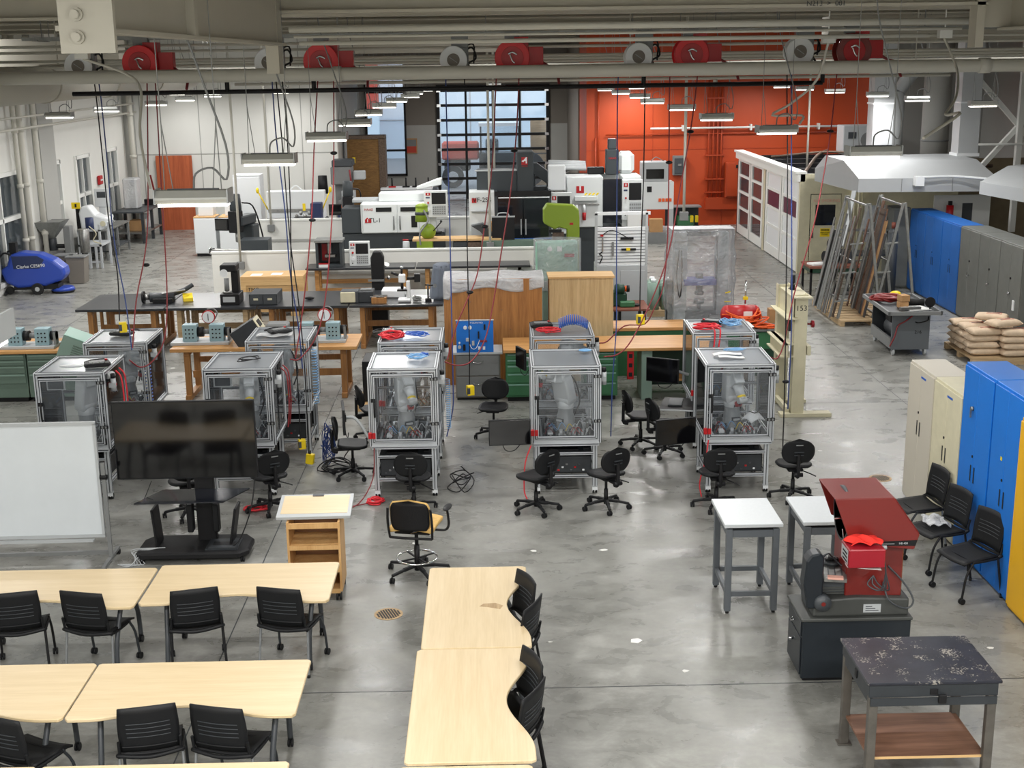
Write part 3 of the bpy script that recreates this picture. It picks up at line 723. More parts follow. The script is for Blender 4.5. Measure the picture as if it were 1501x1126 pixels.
lp = thing('laptop', 'open dark laptop standing on the base of the screen cart', 'laptop', (-3.15, 14.12, .155), 0)
B('charcoal').bx(-.16, .16, -.11, .11, 0, .018).m('black').bx(-.13, .13, -.03, .08, .018, .02).build('keyboard', lp, .003)

lc = thing('lectern', 'wooden lectern on wheels with slanted pale top', 'lectern', (-1.92, 13.05, 0), 1)
Mx = Matrix.Translation((0, .1, .955)) @ Matrix.Rotation(R(8), 4, 'X')
b = B('light_grey'); b.M = Mx; b.bx(-.395, .395, -.26, .26, -.018, .018); b.M = None; b.build('top', lc, .004)
b = B('maple'); b.M = Mx; b.bx(-.355, .355, -.19, .225, .018, .021); b.build('top_inlay', lc)
b = B('dark_grey'); b.M = Mx; b.bx(-.05, .07, .2, .25, .02, .03); b.build('latch', lc)
for s_ in (-1, 1): B('lectern_wood').bx(s_*.27-.012, s_*.27+.012, -.22, .25, .1, .89).build('side_panel', lc)
B('lectern_dark').bx(-.26, .26, .22, .24, .1, .95).build('back_panel', lc)
for z in (.1, .34, .60): B('lectern_wood').bx(-.258, .258, -.215, .22, z, z+.022).m('lectern_wood').bx(-.258, .258, -.22, -.2, z-.02, z+.03).build('shelf', lc)
B('lectern_wood').bx(-.258, .258, -.22, -.2, .82, .88).build('top_rail', lc)
for x in (-.24, .24):
    for yy in (-.2, .22): b = B('black_plastic'); caster(b, x, yy, .04, .03); b.build('caster', lc)

def star_base(t, r_=.3, z=.09, mm='black_plastic', a0=18):
    for k in range(5):
        a = R(a0+72*k); c, s_ = math.cos(a), math.sin(a)
        b = B(mm).bar((0, 0, z+.02), (c*r_*.55, s_*r_*.55, z+.01), .05, .035).bar((c*r_*.5, s_*r_*.5, z+.01), (c*r_, s_*r_, z-.012), .038, .03); b.build('base_arm', t, .008)
        b = B('black_plastic'); caster(b, c*r_, s_*r_, .032, .024); b.build('caster', t)
ds = thing('drafting_stool', 'tall drafting chair with tan striped seat and chrome foot ring', 'chair', (-.87, 13.5, 0), -12)
star_base(ds, .36, .1)
B('black').cyl((0, 0, .06), (0, 0, .36), .034, .03, n=14).cyl((0, 0, .36), (0, 0, .56), .022, n=12).build('column', ds)
b = B('chrome').tube([(math.cos(2*PI*i/24)*.225, math.sin(2*PI*i/24)*.225, .21) for i in range(25)], .011, 8, 1); b.build('foot_ring', ds)
b = B('black')
for k in range(4): a = PI/4+PI/2*k; b.bar((0, 0, .2), (math.cos(a)*.22, math.sin(a)*.22, .21), .02, .014)
b.build('ring_spoke', ds)
B('tan_fabric').sheet(lambda u, v: (-.25+.5*u, -.22+.46*v, .60+.03*math.cos(PI*(u-.5))+.015*math.cos(PI*(v-.5))), 10, 10, .06).build('seat', ds, .01)
B('black').bx(-.2, .2, -.18, .18, .545, .57).build('seat_pan', ds, .01)
def oval_back(w, h, d, z0, y0, tilt, nn=18, sup=2.6, conc=.05):
    def fn(u, v):
        a = (2*u-1); bq = (2*v-1)
        x = a*w*(1-abs(bq)**sup)**(1/sup) if abs(bq) < 1 else 0
        return (x, y0-conc*(1-(x/w)**2)+tilt*bq*h, z0+bq*h)
    return fn
B('tan_fabric').sheet(oval_back(.225, .19, 0, .78, -.20, -.1, sup=4), 14, 14, .03).build('backrest', ds)
B('black').sheet(oval_back(.215, .18, 0, .78, -.225, -.1, sup=4), 14, 14, .03).build('back_shell', ds)
B('black').tube([(-.24, -.22, .52), (-.25, -.25, .7), (-.24, -.27, .88)], .014, 8).tube([(.24, -.22, .52), (.25, -.25, .7), (.24, -.27, .88)], .014, 8).tube([(-.24, -.22, .52), (0, -.23, .52), (.24, -.22, .52)], .016, 8).build('back_frame', ds)
b = B('black').tube([(.22, 0, .55), (.33, .02, .55), (.37, .02, .62), (.36, -.0, .8)], .014, 8); b.build('arm_post', ds)
B('black').ell((.36, .02, .815), (.045, .12, .02)).build('armrest', ds)

# ================================================================== LAB TASK CHAIRS
def task_chair(label, loc, rz, sz=0):
    global TC
    if TC: return dup(TC, loc, rz, label, 'black lab task chairs around the robot cells')
    t = thing('task_chair', label, 'chair', loc, rz, 'black lab task chairs around the robot cells')
    star_base(t, .3, .09, a0=30)
    B('black').cyl((0, 0, .06), (0, 0, .26), .03, .027, n=12).cyl((0, 0, .26), (0, 0, .42), .018, n=10).build('gas_lift', t)
    B('black_plastic').sheet(lambda u, v: ((-1+2*u)*.225*(1-abs(2*v-1)**3.2*.35), -.2+.41*v, .475-.02*math.sin(PI*u)*math.sin(PI*v)+.012*math.cos(PI*v)), 12, 12, .04).build('seat', t, .012)
    B('black').bx(-.1, .1, -.14, .12, .40, .44).bx(-.035, .035, -.26, -.1, .38, .42).build('mechanism', t, .01)
    B('black').tube([(0, -.2, .36), (0, -.27, .40), (0, -.27, .68)], .024, 8).cyl((-.05, -.26, .4), (.06, -.26, .4), .028, n=10).build('back_post', t)
    B('black').tube([(.08, -.05, .4), (.2, -.1, .36), (.27, -.12, .33)], .008, 6).build('lever', t)
    bk = B('black_plastic').sheet(oval_back(.21, .165, 0, .70, -.205, -.12, sup=2.3, conc=.035), 16, 14, .032)
    bk.build('backrest', t)
    g = B('grey').bx(-.045, .045, -.292, -.287, .795, .808).m('charcoal').bx(-.06, .06, -.282, -.272, .66, .672).bx(-.06, .06, -.285, -.275, .7, .712); g.build('handle_slot', t)
    TC = t
    return t
TC = None
task_chair('black task chair turned left before the middle front robot cell', (.54, 15.55, 0), 42)
task_chair('black task chair turned slightly left at the right corner of the middle front robot cell', (1.44, 15.6, 0), 28)
task_chair('black task chair behind the near grey pedestal, back to the camera', (2.85, 15.55, 0), 0)
task_chair('black task chair standing right of the rightmost front robot cell', (3.9, 15.85, 0), 0)
task_chair('black task chair hidden partly behind the tan drafting chair', (-1.02, 15.6, 0), -4)
task_chair('black task chair facing the camera before the grey filing cabinet', (.02, 18.92, 0), 172)
task_chair('black task chair between the large screen and the lectern, turned left', (-2.88, 15.75, 0), 28)
task_chair('black task chair mostly hidden behind the large screen', (-3.9, 15.6, 0), 20)
task_chair('black task chair farther left of the pair near the keyboard tray', (2.2, 18.3, 0), -78)
task_chair('black task chair nearer right of the pair near the keyboard tray', (2.5, 17.85, 0), -70)
task_chair('black task chair left of the third front robot cell, under its side screen', (-1.95, 17.1, 0), -85)
task_chair('black task chair left of the third rear robot cell', (-1.8, 18.9, 0), -70)

# ================================================================== PEDESTALS, COMPARATOR, BLACK BENCH
def pedestal(label, loc, rz, w=.6, d=.8):
    t = thing('pedestal_stand', label, 'stand', loc, rz, 'grey pedestal stands with pale tops')
    B('stone_white').bx(-w/2, w/2, -d/2, d/2, .955, .995).build('top', t, .006)
    f = B('table_grey_steel'); iw, idd = w/2-.06, d/2-.06
    for s_ in (-1, 1):
        f.bx(-iw, iw, s_*idd-.02, s_*idd+.02, .84, .915).bx(s_*iw-.02, s_*iw+.02, -idd, idd, .84, .915)
        f.bx(-iw, iw, s_*idd-.018, s_*idd+.018, .19, .24).bx(s_*iw-.018, s_*iw+.018, -idd, idd, .19, .24)
    f.m('black').bx(-iw, iw, -idd, idd, .915, .955); f.build('frame', t)
    for sx in (-1, 1):
        for sy in (-1, 1): B('table_grey_steel').bx(sx*iw-.032, sx*iw+.032, sy*idd-.032, sy*idd+.032, .03, .93).m('black').cyl((sx*iw, sy*idd, 0), (sx*iw, sy*idd, .03), .02, n=8).build('leg', t, .004)
    return t
pedestal('grey steel pedestal stand with bare white top, left of the pair', (2.64, 12.65, 0), 0)
pedestal('grey steel pedestal stand half hidden behind the red optical comparator', (3.45, 12.68, 0), 0)

cp = thing('optical_comparator', 'dark red optical comparator with hooded screen on a dark cabinet', 'comparator', (3.27, 11.07, 0))
b = B('comp_cab').bx(-.47, .52, -.3, .22, .03, .6).m('comp_base').bx(-.49, .53, -.32, .25, .6, .63).m('black').bx(-.45, .5, -.28, .2, 0, .03); b.build('cabinet', cp, .006)
d = B('comp_cab').bx(-.482, -.47, -.27, .2, .06, .42).build('door', cp, .003)
B('chrome').cyl((-.482, .0, .3), (-.52, .0, .3), .014).build('knob', d)
d = B('comp_cab').bx(-.482, -.47, -.27, .2, .44, .58).build('drawer', cp, .003); B('chrome').tube([(-.485, -.03, .5), (-.51, -.0, .48), (-.485, .03, .5)], .006).build('handle', d)
B('comp_base').prism([(-.38, .63), (.5, .63), (.5, .8), (.02, .82), (-.3, .8), (-.38, .74)], -.28, .18, 'Y').build('bed', cp, .02, seg=2)
B('light_grey').bx(.08, .24, -.283, -.28, .67, .75).build('plate', cp); b = B('dark_grey')
for k in range(3): b.bx(.1, .22-.03*k, -.285, -.283, .685+.02*k, .692+.02*k)
b.build('plate_lettering', cp)
b = B('comp_base')
for k in range(6): b.bx(-.3+.006*k, .02-.004*k, -.2+.004*k, .1, .82+.025*k, .838+.025*k)
b.m('dark_grey').bx(-.29, .01, -.19, .09, .82, .97); b.build('bellows', cp)
b = B('steel'); b.M = Matrix.Translation((-.14, -.05, 1.0)) @ Matrix.Rotation(R(-12), 4, 'Z'); b.bx(-.1, .1, -.26, .26, -.02, .02)
for x in (-.06, 0, .06): b.m('dark_grey').bx(x-.006, x+.006, -.26, .26, .02, .023)
b.m('pink').bx(-.07, .07, -.262, -.2, .005, .025); b.build('stage', cp, .004)
b = B('dark_grey').cyl((-.14, .05, 1.02), (-.14, .05, 1.05), .08, n=20).m('black').cyl((-.14, .05, 1.05), (-.14, .05, 1.09), .035).bx(-.2, -.08, .03, .07, 1.05, 1.07); b.build('rotary_vise', cp)
b = B('black').prism([(-.44, .72), (-.3, .72), (-.3, 1.22), (-.34, 1.26), (-.42, 1.24), (-.46, 1.18), (-.48, .95)], -.3, -.14, 'Y'); b.mats = ['comp_cab']; b.build('control_panel', cp, .015)
B('dark_grey').lathe([(.001, -.33), (.075, -.33), (.08, -.3), (.08, -.24), (.001, -.24)], (-.3, 0, .78), 24, 'Y').build('handwheel', cp)
B('comp_red').cyl((-.3, -.332, .78), (-.3, -.335, .78), .02).build('wheel_cap', cp)
for k in range(3):
    B('dark_grey').tube([(-.32, -.18, 1.12+.02*k), (-.24, -.16, 1.2), (-.16, -.05, 1.12), (-.05, -.1, 1.02), (0, -.2, .98+.02*k), (.1, -.14, 1.0), (.12, 0, 1.05)], .007).build('cable', cp)
B('comp_red').bx(-.08, .44, -.22, .2, .8, 1.36).build('body', cp, .01)
hood = B('comp_red')
hp = [(-.25, 1.79), (.28, 1.79), (.52, 1.45), (.48, 1.31), (.2, 1.34), (-.12, 1.44)]
hood.prism(hp, -.36, -.345, 'Y').prism(hp, .205, .22, 'Y')
for p, q in zip(hp[:4], hp[1:5]): hood.bar((p[0], -.07, p[1]), (q[0], -.07, q[1]), .58, .012)
hood.build('hood', cp, .006)
B('black').prism([(.1, 1.385), (.505, 1.395), (.49, 1.34), (.1, 1.35)], -.364, -.36, 'Y').m('light_grey').bx(.12, .3, -.367, -.364, 1.362, 1.367).build('name_strip', cp)
text('HB 400', .026, (.38, -.367, 1.367), FRONT, 'light_grey', cp)
B('box_teal').lathe([(.001, 0), (.23, 0), (.23, .02), (.001, .02)], (-.1, -.07, 1.56), 32, 'X').build('projection_screen', cp)
B('dark_grey').lathe([(.23, 0), (.255, 0), (.255, .03), (.23, .03), (.23, 0)], (-.11, -.07, 1.56), 32, 'X').build('screen_ring', cp)
B('chrome').tube([(-.24, -.32, 1.6), (-.18, -.31, 1.6), (-.1, -.3, 1.58)], .012).tube([(-.16, -.32, 1.5), (-.14, -.32, 1.4), (-.08, -.32, 1.32)], .006).build('screen_clamp', cp)
rb = B('comp_crimson').bx(-.18, .14, -.64, -.37, 1.25, 1.42).build('readout_box', cp, .008)
b = B('light_grey').bx(-.183, -.18, -.6, -.4, 1.27, 1.4).m('black')
for k in range(3): b.bx(-.185, -.183, -.58, -.45, 1.285+.035*k, 1.3+.035*k)
b.build('readout_display', rb)
B('comp_red').bx(-.05, .1, -.37, -.22, 1.27, 1.33).build('bracket', rb)
B('paper').box((-.03, -.56, 1.235), (.3, .1, .004), (0, R(5), R(-4))).build('paper_tag', rb)
B('light_grey').cyl((.14, -.46, 1.37), (.2, -.46, 1.37), .018).m('black').cyl((.14, -.42, 1.31), (.18, -.42, 1.31), .016).build('connector', rb)
for k in range(3): B('dark_grey').tube([(.18, -.44, 1.3+.03*k), (.22, -.42, 1.12), (.2+.04*k, -.36, .92), (.1+.05*k, -.3, .95), (.16, -.26, 1.02)], .007).build('cable', rb)
B('dark_grey').tube([(.3, -.23, 1.1), (.44, -.27, .95), (.52, -.32, .8), (.46, -.32, .72), (.3, -.32, .8), (.26, -.24, .95)], .009).build('cable', cp)
rg = B('cloth_red').sheet(lambda u, v: (3.12+.27*u+.03*math.sin(7*v), 10.5+.2*v+.02*math.sin(9*u), 1.435+.035*abs(math.sin(5*u+3*v))*math.sin(PI*u)+.03*math.sin(PI*v)*math.sin(2.5*PI*u)**2), 22, 16, .008)
tag(rg.build('red_rag'), 'crumpled bright red rag on the crimson readout box', 'rag')

bt = thing('steel_work_table', 'scuffed black topped steel work table in the lower right corner', 'table', (3.36, 9.32, 0))
B('scuffed_black').bx(-.52, .52, -.4, .4, .91, .935).build('top', bt, .004)
B('charcoal').bx(-.5, .5, -.38, .38, .8, .91).m('black').bx(-.03, .03, -.39, -.38, .82, .87).bx(-.508, -.5, -.06, 0, .8, .87).build('apron', bt, .006)
dw = B('charcoal').bx(-.49, .49, -.395, -.385, .735, .80).build('drawer', bt); B('black').bx(.03, .09, -.42, -.395, .76, .83).build('handle', dw, .004)
B('charcoal').bx(-.49, -.47, -.38, .38, .735, .8).bx(.47, .49, -.38, .38, .735, .8).bx(-.49, .49, .36, .38, .735, .8).build('rail', bt)
for sx in (-1, 1):
    for sy in (-1, 1):
        b = B('leg_steel').bx(sx*.46-.035, sx*.46+.035, sy*.35-.03, sy*.35+.03, .01, .8).bx(sx*.46-.06, sx*.46+.06, sy*.35-.05, sy*.35+.05, 0, .012)
        b.build('leg', bt, .004)
B('shelf_ply').bx(-.46, .46, -.34, .34, .25, .27).m('pine').bx(-.46, .46, -.342, -.34, .25, .272).build('shelf', bt)

# ================================================================== TALL CABINETS ON THE RIGHT
def locker(name, label, x0, x1, y0, y1, h, m, handle='slots', group=None, hz=1.05):
    """front faces -X; y0 far side, y1 near side"""
    t = thing(name, label, 'cabinet', (x0, (y0+y1)/2, 0), 0, group); w = abs(y0-y1)/2-.004; dpt = x1-x0
    B(m).bx(0.02, dpt, -w, w, .02, h).m('black').bx(.05, dpt-.02, -w+.02, w-.02, 0, .02).build('body', t, .005)
    for s_ in (-1, 1):
        ya, yb = (0.003, w-.012) if s_ > 0 else (-w+.012, -.003)
        d = B(m).bx(0, .02, ya, yb, .06, h-.03).build('door', t, .004)
        if handle == 'slots':
            yy = .05*s_
            B('black').bx(-.004, 0, yy-.012, yy+.012, hz-.09, hz+.09).m('charcoal').bx(-.007, -.004, yy-.016, yy-.012, hz-.095, hz+.095).build('handle', d)
        elif handle == 'knob' and s_ < 0:
            B('chrome').cyl((0, -.06, hz), (-.05, -.06, hz), .018, n=8).bar((-.04, -.06, hz-.06), (-.04, -.06, hz+.06), .015).build('handle', d)
            B('black').cyl((0, -.06, hz+.3), (-.02, -.06, hz+.3), .022, n=8).build('lock', d)
    if handle == 'slots': B('black').cyl((0, 0.02, hz+.2), (-.008, .02, hz+.2), .016, n=8).build('lock', t)
    return t
cx0, cx1 = 5.34, 5.79
c = locker('storage_cabinet', 'tall pinkish beige steel cabinet with a blue tape strip, farther of the two', cx0, cx1, 15.86, 14.935, 1.83, 'cab_beige', group='tall steel cabinets along the right side')
c2 = locker('storage_cabinet', 'tall beige steel cabinet with a blue tape strip, right beside the blue ones', cx0, cx1, 14.93, 14.0, 1.83, 'cream_paint', group='tall steel cabinets along the right side', hz=1.0)
for cc in (c, c2): B('coil_blue').bx(-.003, 0, -.17, 0.0, 1.7, 1.725).build('tape_strip', cc)
c = locker('storage_cabinet', 'tall blue steel cabinet with a keyed lock, next to the beige ones', cx0, cx1+.02, 13.99, 13.12, 2.24, 'cab_blue', group='tall steel cabinets along the right side')
B('steel').cyl((0, .1, 1.78), (-.03, .1, 1.78), .025, n=10).bx(-.035, -.02, .09, .11, 1.68, 1.78).build('key_lock', c)
c = locker('storage_cabinet', 'tall blue steel cabinet between the other blue one and the yellow one', cx0, cx1+.02, 13.11, 12.32, 2.24, 'cab_blue', group='tall steel cabinets along the right side')
B('yellow').bx(-.003, 0, .06, .1, 1.45, 1.49).build('sticker', c)
c = locker('storage_cabinet', 'tall yellow steel cabinet cut by the right edge of the photo', cx0-.04, cx1, 12.31, 11.4, 2.06, 'cab_yellow', group='tall steel cabinets along the right side')
B('yellow').bx(-.003, 0, .2, .26, 1.55, 1.62).build('sticker', c)
gf = 'far row of steel lockers'
yy = (31.15, 30.02, 28.88, 27.75)
for i, w_ in enumerate(('next to the grey end cabinet', 'in the middle of the far blue three', 'next to the dark grey lockers')):
    locker('storage_cabinet', 'tall blue far cabinet ' + w_, 10.27, 10.78, yy[i], yy[i+1], 1.98, 'cab_blue_far', group=gf, hz=.95)
yy = (27.74, 26.6, 25.5, 24.38)
for i, w_ in enumerate(('next to the far blue cabinets', 'in the middle of the grey three', 'nearest the camera behind the sacks')):
    c = locker('storage_cabinet', 'tall dark grey locker with a latch, ' + w_, 10.27, 10.85, yy[i], yy[i+1], 1.98, 'cab_grey', 'knob', gf, 1.0)
    if i == 2: B('white').bx(-.03, -.005, -.35, -.28, .7, .9).build('tag', c)
t = thing('storage_cabinet', 'grey cabinet turned sideways at the far end of the blue row', 'cabinet', (10.1, 31.5, 0), 0, gf)
B('cab_grey').bx(-.24, .2, -.3, .4, .02, 1.98).build('body', t, .006); B('cab_grey').bx(-.22, .18, -.32, -.3, .06, 1.94).build('door', t, .004)

# ================================================================== ROBOT CELLS
def prof(b, p, q, w=.045):
    """slotted aluminium bar"""
    b.m('alu').bar(p, q, w)
    p = Vector(p); q = Vector(q); d = (q-p).normalized()
    u = Vector((0, 0, 1)) if abs(d.z) < .9 else Vector((0, 1, 0))
    a = d.cross(u).normalized(); c = a.cross(d)
    b.m('alu_groove')
    for n_ in (a, -a, c, -c): b.bar(p+n_*w*.5+d*.005, q+n_*w*.5-d*.005, .010 if n_ in (a, -a) else .010, .010)
CELL = None
def cell(label, x, y, rz=0):
    """x,y: middle of the front bottom edge"""
    global CELL
    g = 'aluminium framed robot cells'
    if CELL: return dup(CELL, (x, y, 0), rz, label, g)
    t = thing('robot_cell', label, 'robot cell', (x, y, 0), rz, g)
    w, dp, zt, zs = .455, 1.02, 1.75, .80
    f = B('alu')
    for sx in (-1, 1):
        for yy in (.02, dp-.02): prof(f, (sx*(w-.022), yy, zs-.09), (sx*(w-.022), yy, zt))
        for z in (zs-.06, zt-.02): prof(f, (sx*(w-.022), .02, z), (sx*(w-.022), dp-.02, z))
    for yy in (.02, dp-.02):
        for z in (zs-.06, zt-.02): prof(f, (-w+.02, yy, z), (w-.02, yy, z))
    prof(f, (-w+.02, dp-.02, 1.25), (w-.02, dp-.02, 1.25), .03)
    f.m('black')
    for sx in (-1, 1):
        for yy in (.2, .8): f.bx(sx*(w-.045)-.012, sx*(w-.045)+.012, yy-.02, yy+.02, zt-.045, zt-.02)
    for xx in (-.2, .2): f.bx(xx-.02, xx+.02, .04, .06, zt-.045, zt-.02).bx(xx-.02, xx+.02, dp-.06, dp-.04, zt-.045, zt-.02)
    f.build('frame', t)
    for nm, bb in (('top_panel', (-w+.045, w-.045, .045, dp-.045, zt-.024, zt-.018)), ('side_panel', (-w+.018, -w+.024, .045, dp-.045, zs, zt-.045)),
                   ('side_panel', (w-.024, w-.018, .045, dp-.045, zs, zt-.045)), ('back_panel', (-w+.045, w-.045, dp-.023, dp-.017, zs, zt-.045))):
        B('poly_top_haze' if nm == 'top_panel' else 'poly').bx(*bb).build(nm, t)
    d = B('alu')
    for sx in (-1, 1): prof(d, (sx*(w-.075), -.03, zs-.01), (sx*(w-.075), -.03, zt-.07), .036)
    for z in (zs, zt-.08): prof(d, (-w+.075, -.03, z), (w-.075, -.03, z), .036)
    dr = d.build('door', t)
    B('poly').bx(-w+.09, w-.09, -.033, -.027, zs+.02, zt-.1).build('pane', dr)
    b = B('black').bx(w-.1, w-.0, -.055, -.03, 1.6, 1.64).bx(w-.1, w-.0, -.055, -.03, 1.0, 1.04)
    for z in (1.605, 1.005): b.m('grey').bx(w-.085, w-.06, -.058, -.05, z, z+.03).bx(w-.04, w-.015, -.058, -.05, z, z+.03)
    b.build('hinge', dr)
    B('black').bx(-w+.04, -w+.1, -.055, -.045, 1.32, 1.37).tube([(-w+.085, -.05, 1.36), (-w+.085, -.09, 1.34), (-w+.085, -.09, 1.15), (-w+.085, -.05, 1.13)], .012).build('handle', dr)
    B('red').bx(-w-.01, -w+.035, -.06, -.01, .83, .91).bx(-w+.04, -w+.085, -.06, -.045, .83, .91).build('safety_switch', t, .004)
    # work deck with fixtures
    k = B('charcoal').bx(-w+.045, w-.045, .045, dp-.045, zs-.06, zs-.035); k.m('alu')
    for xx in (-.32, -.2, .12, .26): k.bx(xx-.012, xx+.012, .06, dp-.06, zs-.035, zs-.018)
    k.bx(-w+.03, w-.03, -.01, .05, zs-.08, zs-.045)
    k.build('deck', t)
    rnd = random.Random(3); c_ = B('steel')
    for i in range(90):
        xx, yy_ = rnd.uniform(-.38, .38), rnd.uniform(.08, .9)
        if -.1 < xx < .12 and .3 < yy_ < .6: continue
        m_ = rnd.choice(['steel', 'light_grey', 'charcoal', 'alu', 'white', 'dark_grey', 'black', 'steel']); s1, s2, hh = rnd.uniform(.012, .04), rnd.uniform(.012, .05), rnd.uniform(.02, .11)
        c_.m(m_)
        if rnd.random() < .3: c_.cyl((xx, yy_, zs-.03), (xx, yy_, zs-.03+hh), s1*.6, n=8)
        else: c_.box((xx, yy_, zs-.03+hh/2), (s1, s2, hh), (0, 0, rnd.uniform(-.3, .3)))
    for i in range(12):
        c_.m(rnd.choice(['red', 'black', 'white', 'pale_blue', 'hose_red', 'yellow'])); xx, yy_ = rnd.uniform(-.3, .3), rnd.uniform(.1, .6)
        c_.tube([(xx, yy_, zs), (xx+.05, yy_+.02, zs+.09), (xx+.1, yy_-.03, zs+.05), (xx+.13, yy_+.03, zs)], .005, 5)
    c_.m('white').bx(-.24, -.17, .1, .38, zs, zs+.03); c_.build('fixtures', t)
    # cart below
    b = B('alu'); cw = .40
    for sx in (-1, 1):
        for yy_ in (.05, .9): prof(b, (sx*(cw-.02), yy_, .1), (sx*(cw-.02), yy_, zs-.09), .06)
        prof(b, (sx*(cw-.02), .05, .24), (sx*(cw-.02), .9, .24), .04); prof(b, (sx*(cw-.02), .05, zs-.12), (sx*(cw-.02), .9, zs-.12), .04)
    for yy_ in (.05, .9): prof(b, (-cw, yy_, .24), (cw, yy_, .24), .04)
    prof(b, (-cw-.03, .0, zs-.1), (cw+.03, .0, zs-.1), .045)
    b.build('cart', t)
    b = B('black').bx(-.34, .34, .1, .8, .265, .52).m('charcoal').bx(-.33, .33, .09, .1, .28, .5)
    for k2 in range(10): b.m(rnd.choice(['light_grey', 'red', 'dark_grey', 'white', 'grey'])).bx(-.28+.055*k2, -.25+.055*k2, .082, .09, .3+.04*(k2 % 3), .325+.04*(k2 % 3))
    b.build('controller', t, .005)
    b = B('charcoal').bx(-.34, .34, .06, .6, .56, .575); prof(b, (-.36, .03, .56), (.36, .03, .56), .035); b.m('black').bx(-.25, .16, .1, .26, .578, .595).bx(.24, .3, .14, .22, .578, .6); b.build('keyboard_drawer', t)
    B('black').bx(-cw+.03, cw-.03, .92, .93, .26, zs-.1).build('back_plate', t)
    for sx in (-1, 1):
        for yy_ in (.06, .9):
            b = B('light_grey').bx(sx*(cw-.02)-.035, sx*(cw-.02)+.035, yy_-.03, yy_+.03, .085, .105).m('white').bx(sx*(cw-.02)-.035, sx*(cw-.02)+.035, yy_-.04, yy_-.03, .04, .09); caster(b, sx*(cw-.02), yy_, .042, .03); b.build('caster', t)
    # air preparation and coils on the right flank
    b = B('light_grey').cyl((w+.05, .2, 1.45), (w+.05, .2, 1.62), .035).m('black').cyl((w+.05, .2, 1.62), (w+.05, .2, 1.68), .03).m('light_grey').bx(w, w+.08, .16, .24, 1.5, 1.56); b.build('air_regulator', t)
    CELL = t
    return t
cx = (-5.47, -3.31, -1.155, .965, 3.22)
cyf = (16.25, 16.3, 16.15, 16.15, 16.08)
cxr = (-5.38, -3.06, -1.15, 1.03, 3.36)
cyr = (18.05, 18.0, 17.78, 18.0, 18.05)
od = ('first from the left', 'second from the left, behind the large screen', 'third from the left, behind the tan chair', 'fourth from the left, behind two task chairs', 'fifth, rightmost, near the pedestals')
for i in range(5): cell('robot cell of the near line, ' + od[i], cx[i], cyf[i], -.5*(i-2))
od2 = ('first from the left, behind the leftmost near one', 'second from left, with cables on its right', 'third from left, under red and blue coils', 'fourth from left, with a blue coil on its lid', 'rightmost, with a red rope on its lid')
for i in range(5): cell('robot cell of the far line, ' + od2[i], cxr[i], cyr[i], -.5*(i-2))

def robot(label, loc, rz, a1=10, a2=-30, yel=True):
    """small six axis arm on a pedestal"""
    t = thing('industrial_robot', label, 'robot arm', loc, rz, 'grey robot arms inside the cells')
    B('robot_dark').lathe([(.12, 0), (.12, .03), (.105, .05), (.1, .2), (.09, .22), (.09, .3)], n=20).m('dark_grey').bx(-.05, .05, -.125, -.1, .12, .17).m('light_grey').bx(-.04, .04, -.127, -.125, .13, .16).build('base', t)
    s_ = B('robot_grey').lathe([(.095, .3), (.1, .33), (.1, .36), (.07, .42), (.02, .45)], n=20).cyl((-.09, 0, .42), (.09, 0, .42), .085, n=20).build('shoulder', t, .006)
    A = Matrix.Translation((0, 0, .42)) @ Matrix.Rotation(R(a1), 4, 'X')
    b = B('robot_grey'); b.M = A
    b.prism([(-.1, -.06), (.1, -.06), (.115, .0), (.11, .3), (.09, .4), (-.09, .4), (-.11, .3), (-.115, 0)], -.075, .075, 'Y'); b.build('upper_arm', t, .02, seg=2)
    Bm = A @ Matrix.Translation((0, 0, .34)) @ Matrix.Rotation(R(a2-a1), 4, 'X')
    b = B('robot_grey'); b.M = Bm; b.cyl((-.1, 0, 0), (.1, 0, 0), .085, n=20).prism([(-.07, -.09), (.07, -.09), (.06, .1), (-.06, .1)], -.2, .07, 'Y').cyl((0, -.18, 0), (0, -.34, 0), .06, .05, n=16); b.build('forearm', t, .012)
    b = B('robot_grey'); b.M = Bm; b.cyl((0, -.34, 0), (0, -.4, 0), .048, .045, n=14).cyl((-.05, -.4, -.01), (.05, -.4, -.01), .045, n=14).m('black').cyl((0, -.4, -.04), (0, -.4, -.1), .03, n=12)
    if yel: b.m('yellow').cyl((0, -.345, 0), (0, -.375, 0), .051, n=14)
    b.build('wrist', t)
    b = B('red'); b.M = Bm; b.bx(-.03, .03, -.43, -.37, -.16, -.1).m('dark_grey').bx(-.025, -.01, -.41, -.39, -.24, -.16).bx(.01, .025, -.41, -.39, -.24, -.16); b.build('gripper', t)
    t.scale = (1.15, 1.15, 1.0); b = B('black'); b.M = None; b.tube([(.1, .04, .2), (.16, .06, .4), (.13, .03, .65), (.08, -.05, .8)], .009); b.build('cable', t)
    return t
def white_vac(label, loc, rz):
    return None
for i in range(5):
    x = cx[i]; y = cyf[i]+.5
    robot('grey robot arm inside the near-line cell, ' + od[i].split(',')[0] + ' cell', (x+(.02, .05, .0, .02, .0)[i], y, .765), (60, 10, 20, -40, 15)[i], (8, 12, -5, 14, 0)[i], (-20, 35, 40, -15, 50)[i])
for i in range(5):
    robot('grey robot arm inside the far-line cell, ' + od2[i].split(',')[0] + ' cell', (cxr[i], cyr[i]+.5, .765), (40, -10, 30, 90, 10)[i], (14, 5, 0, 12, 6)[i], (20, 30, 25, 20, 40)[i], False)
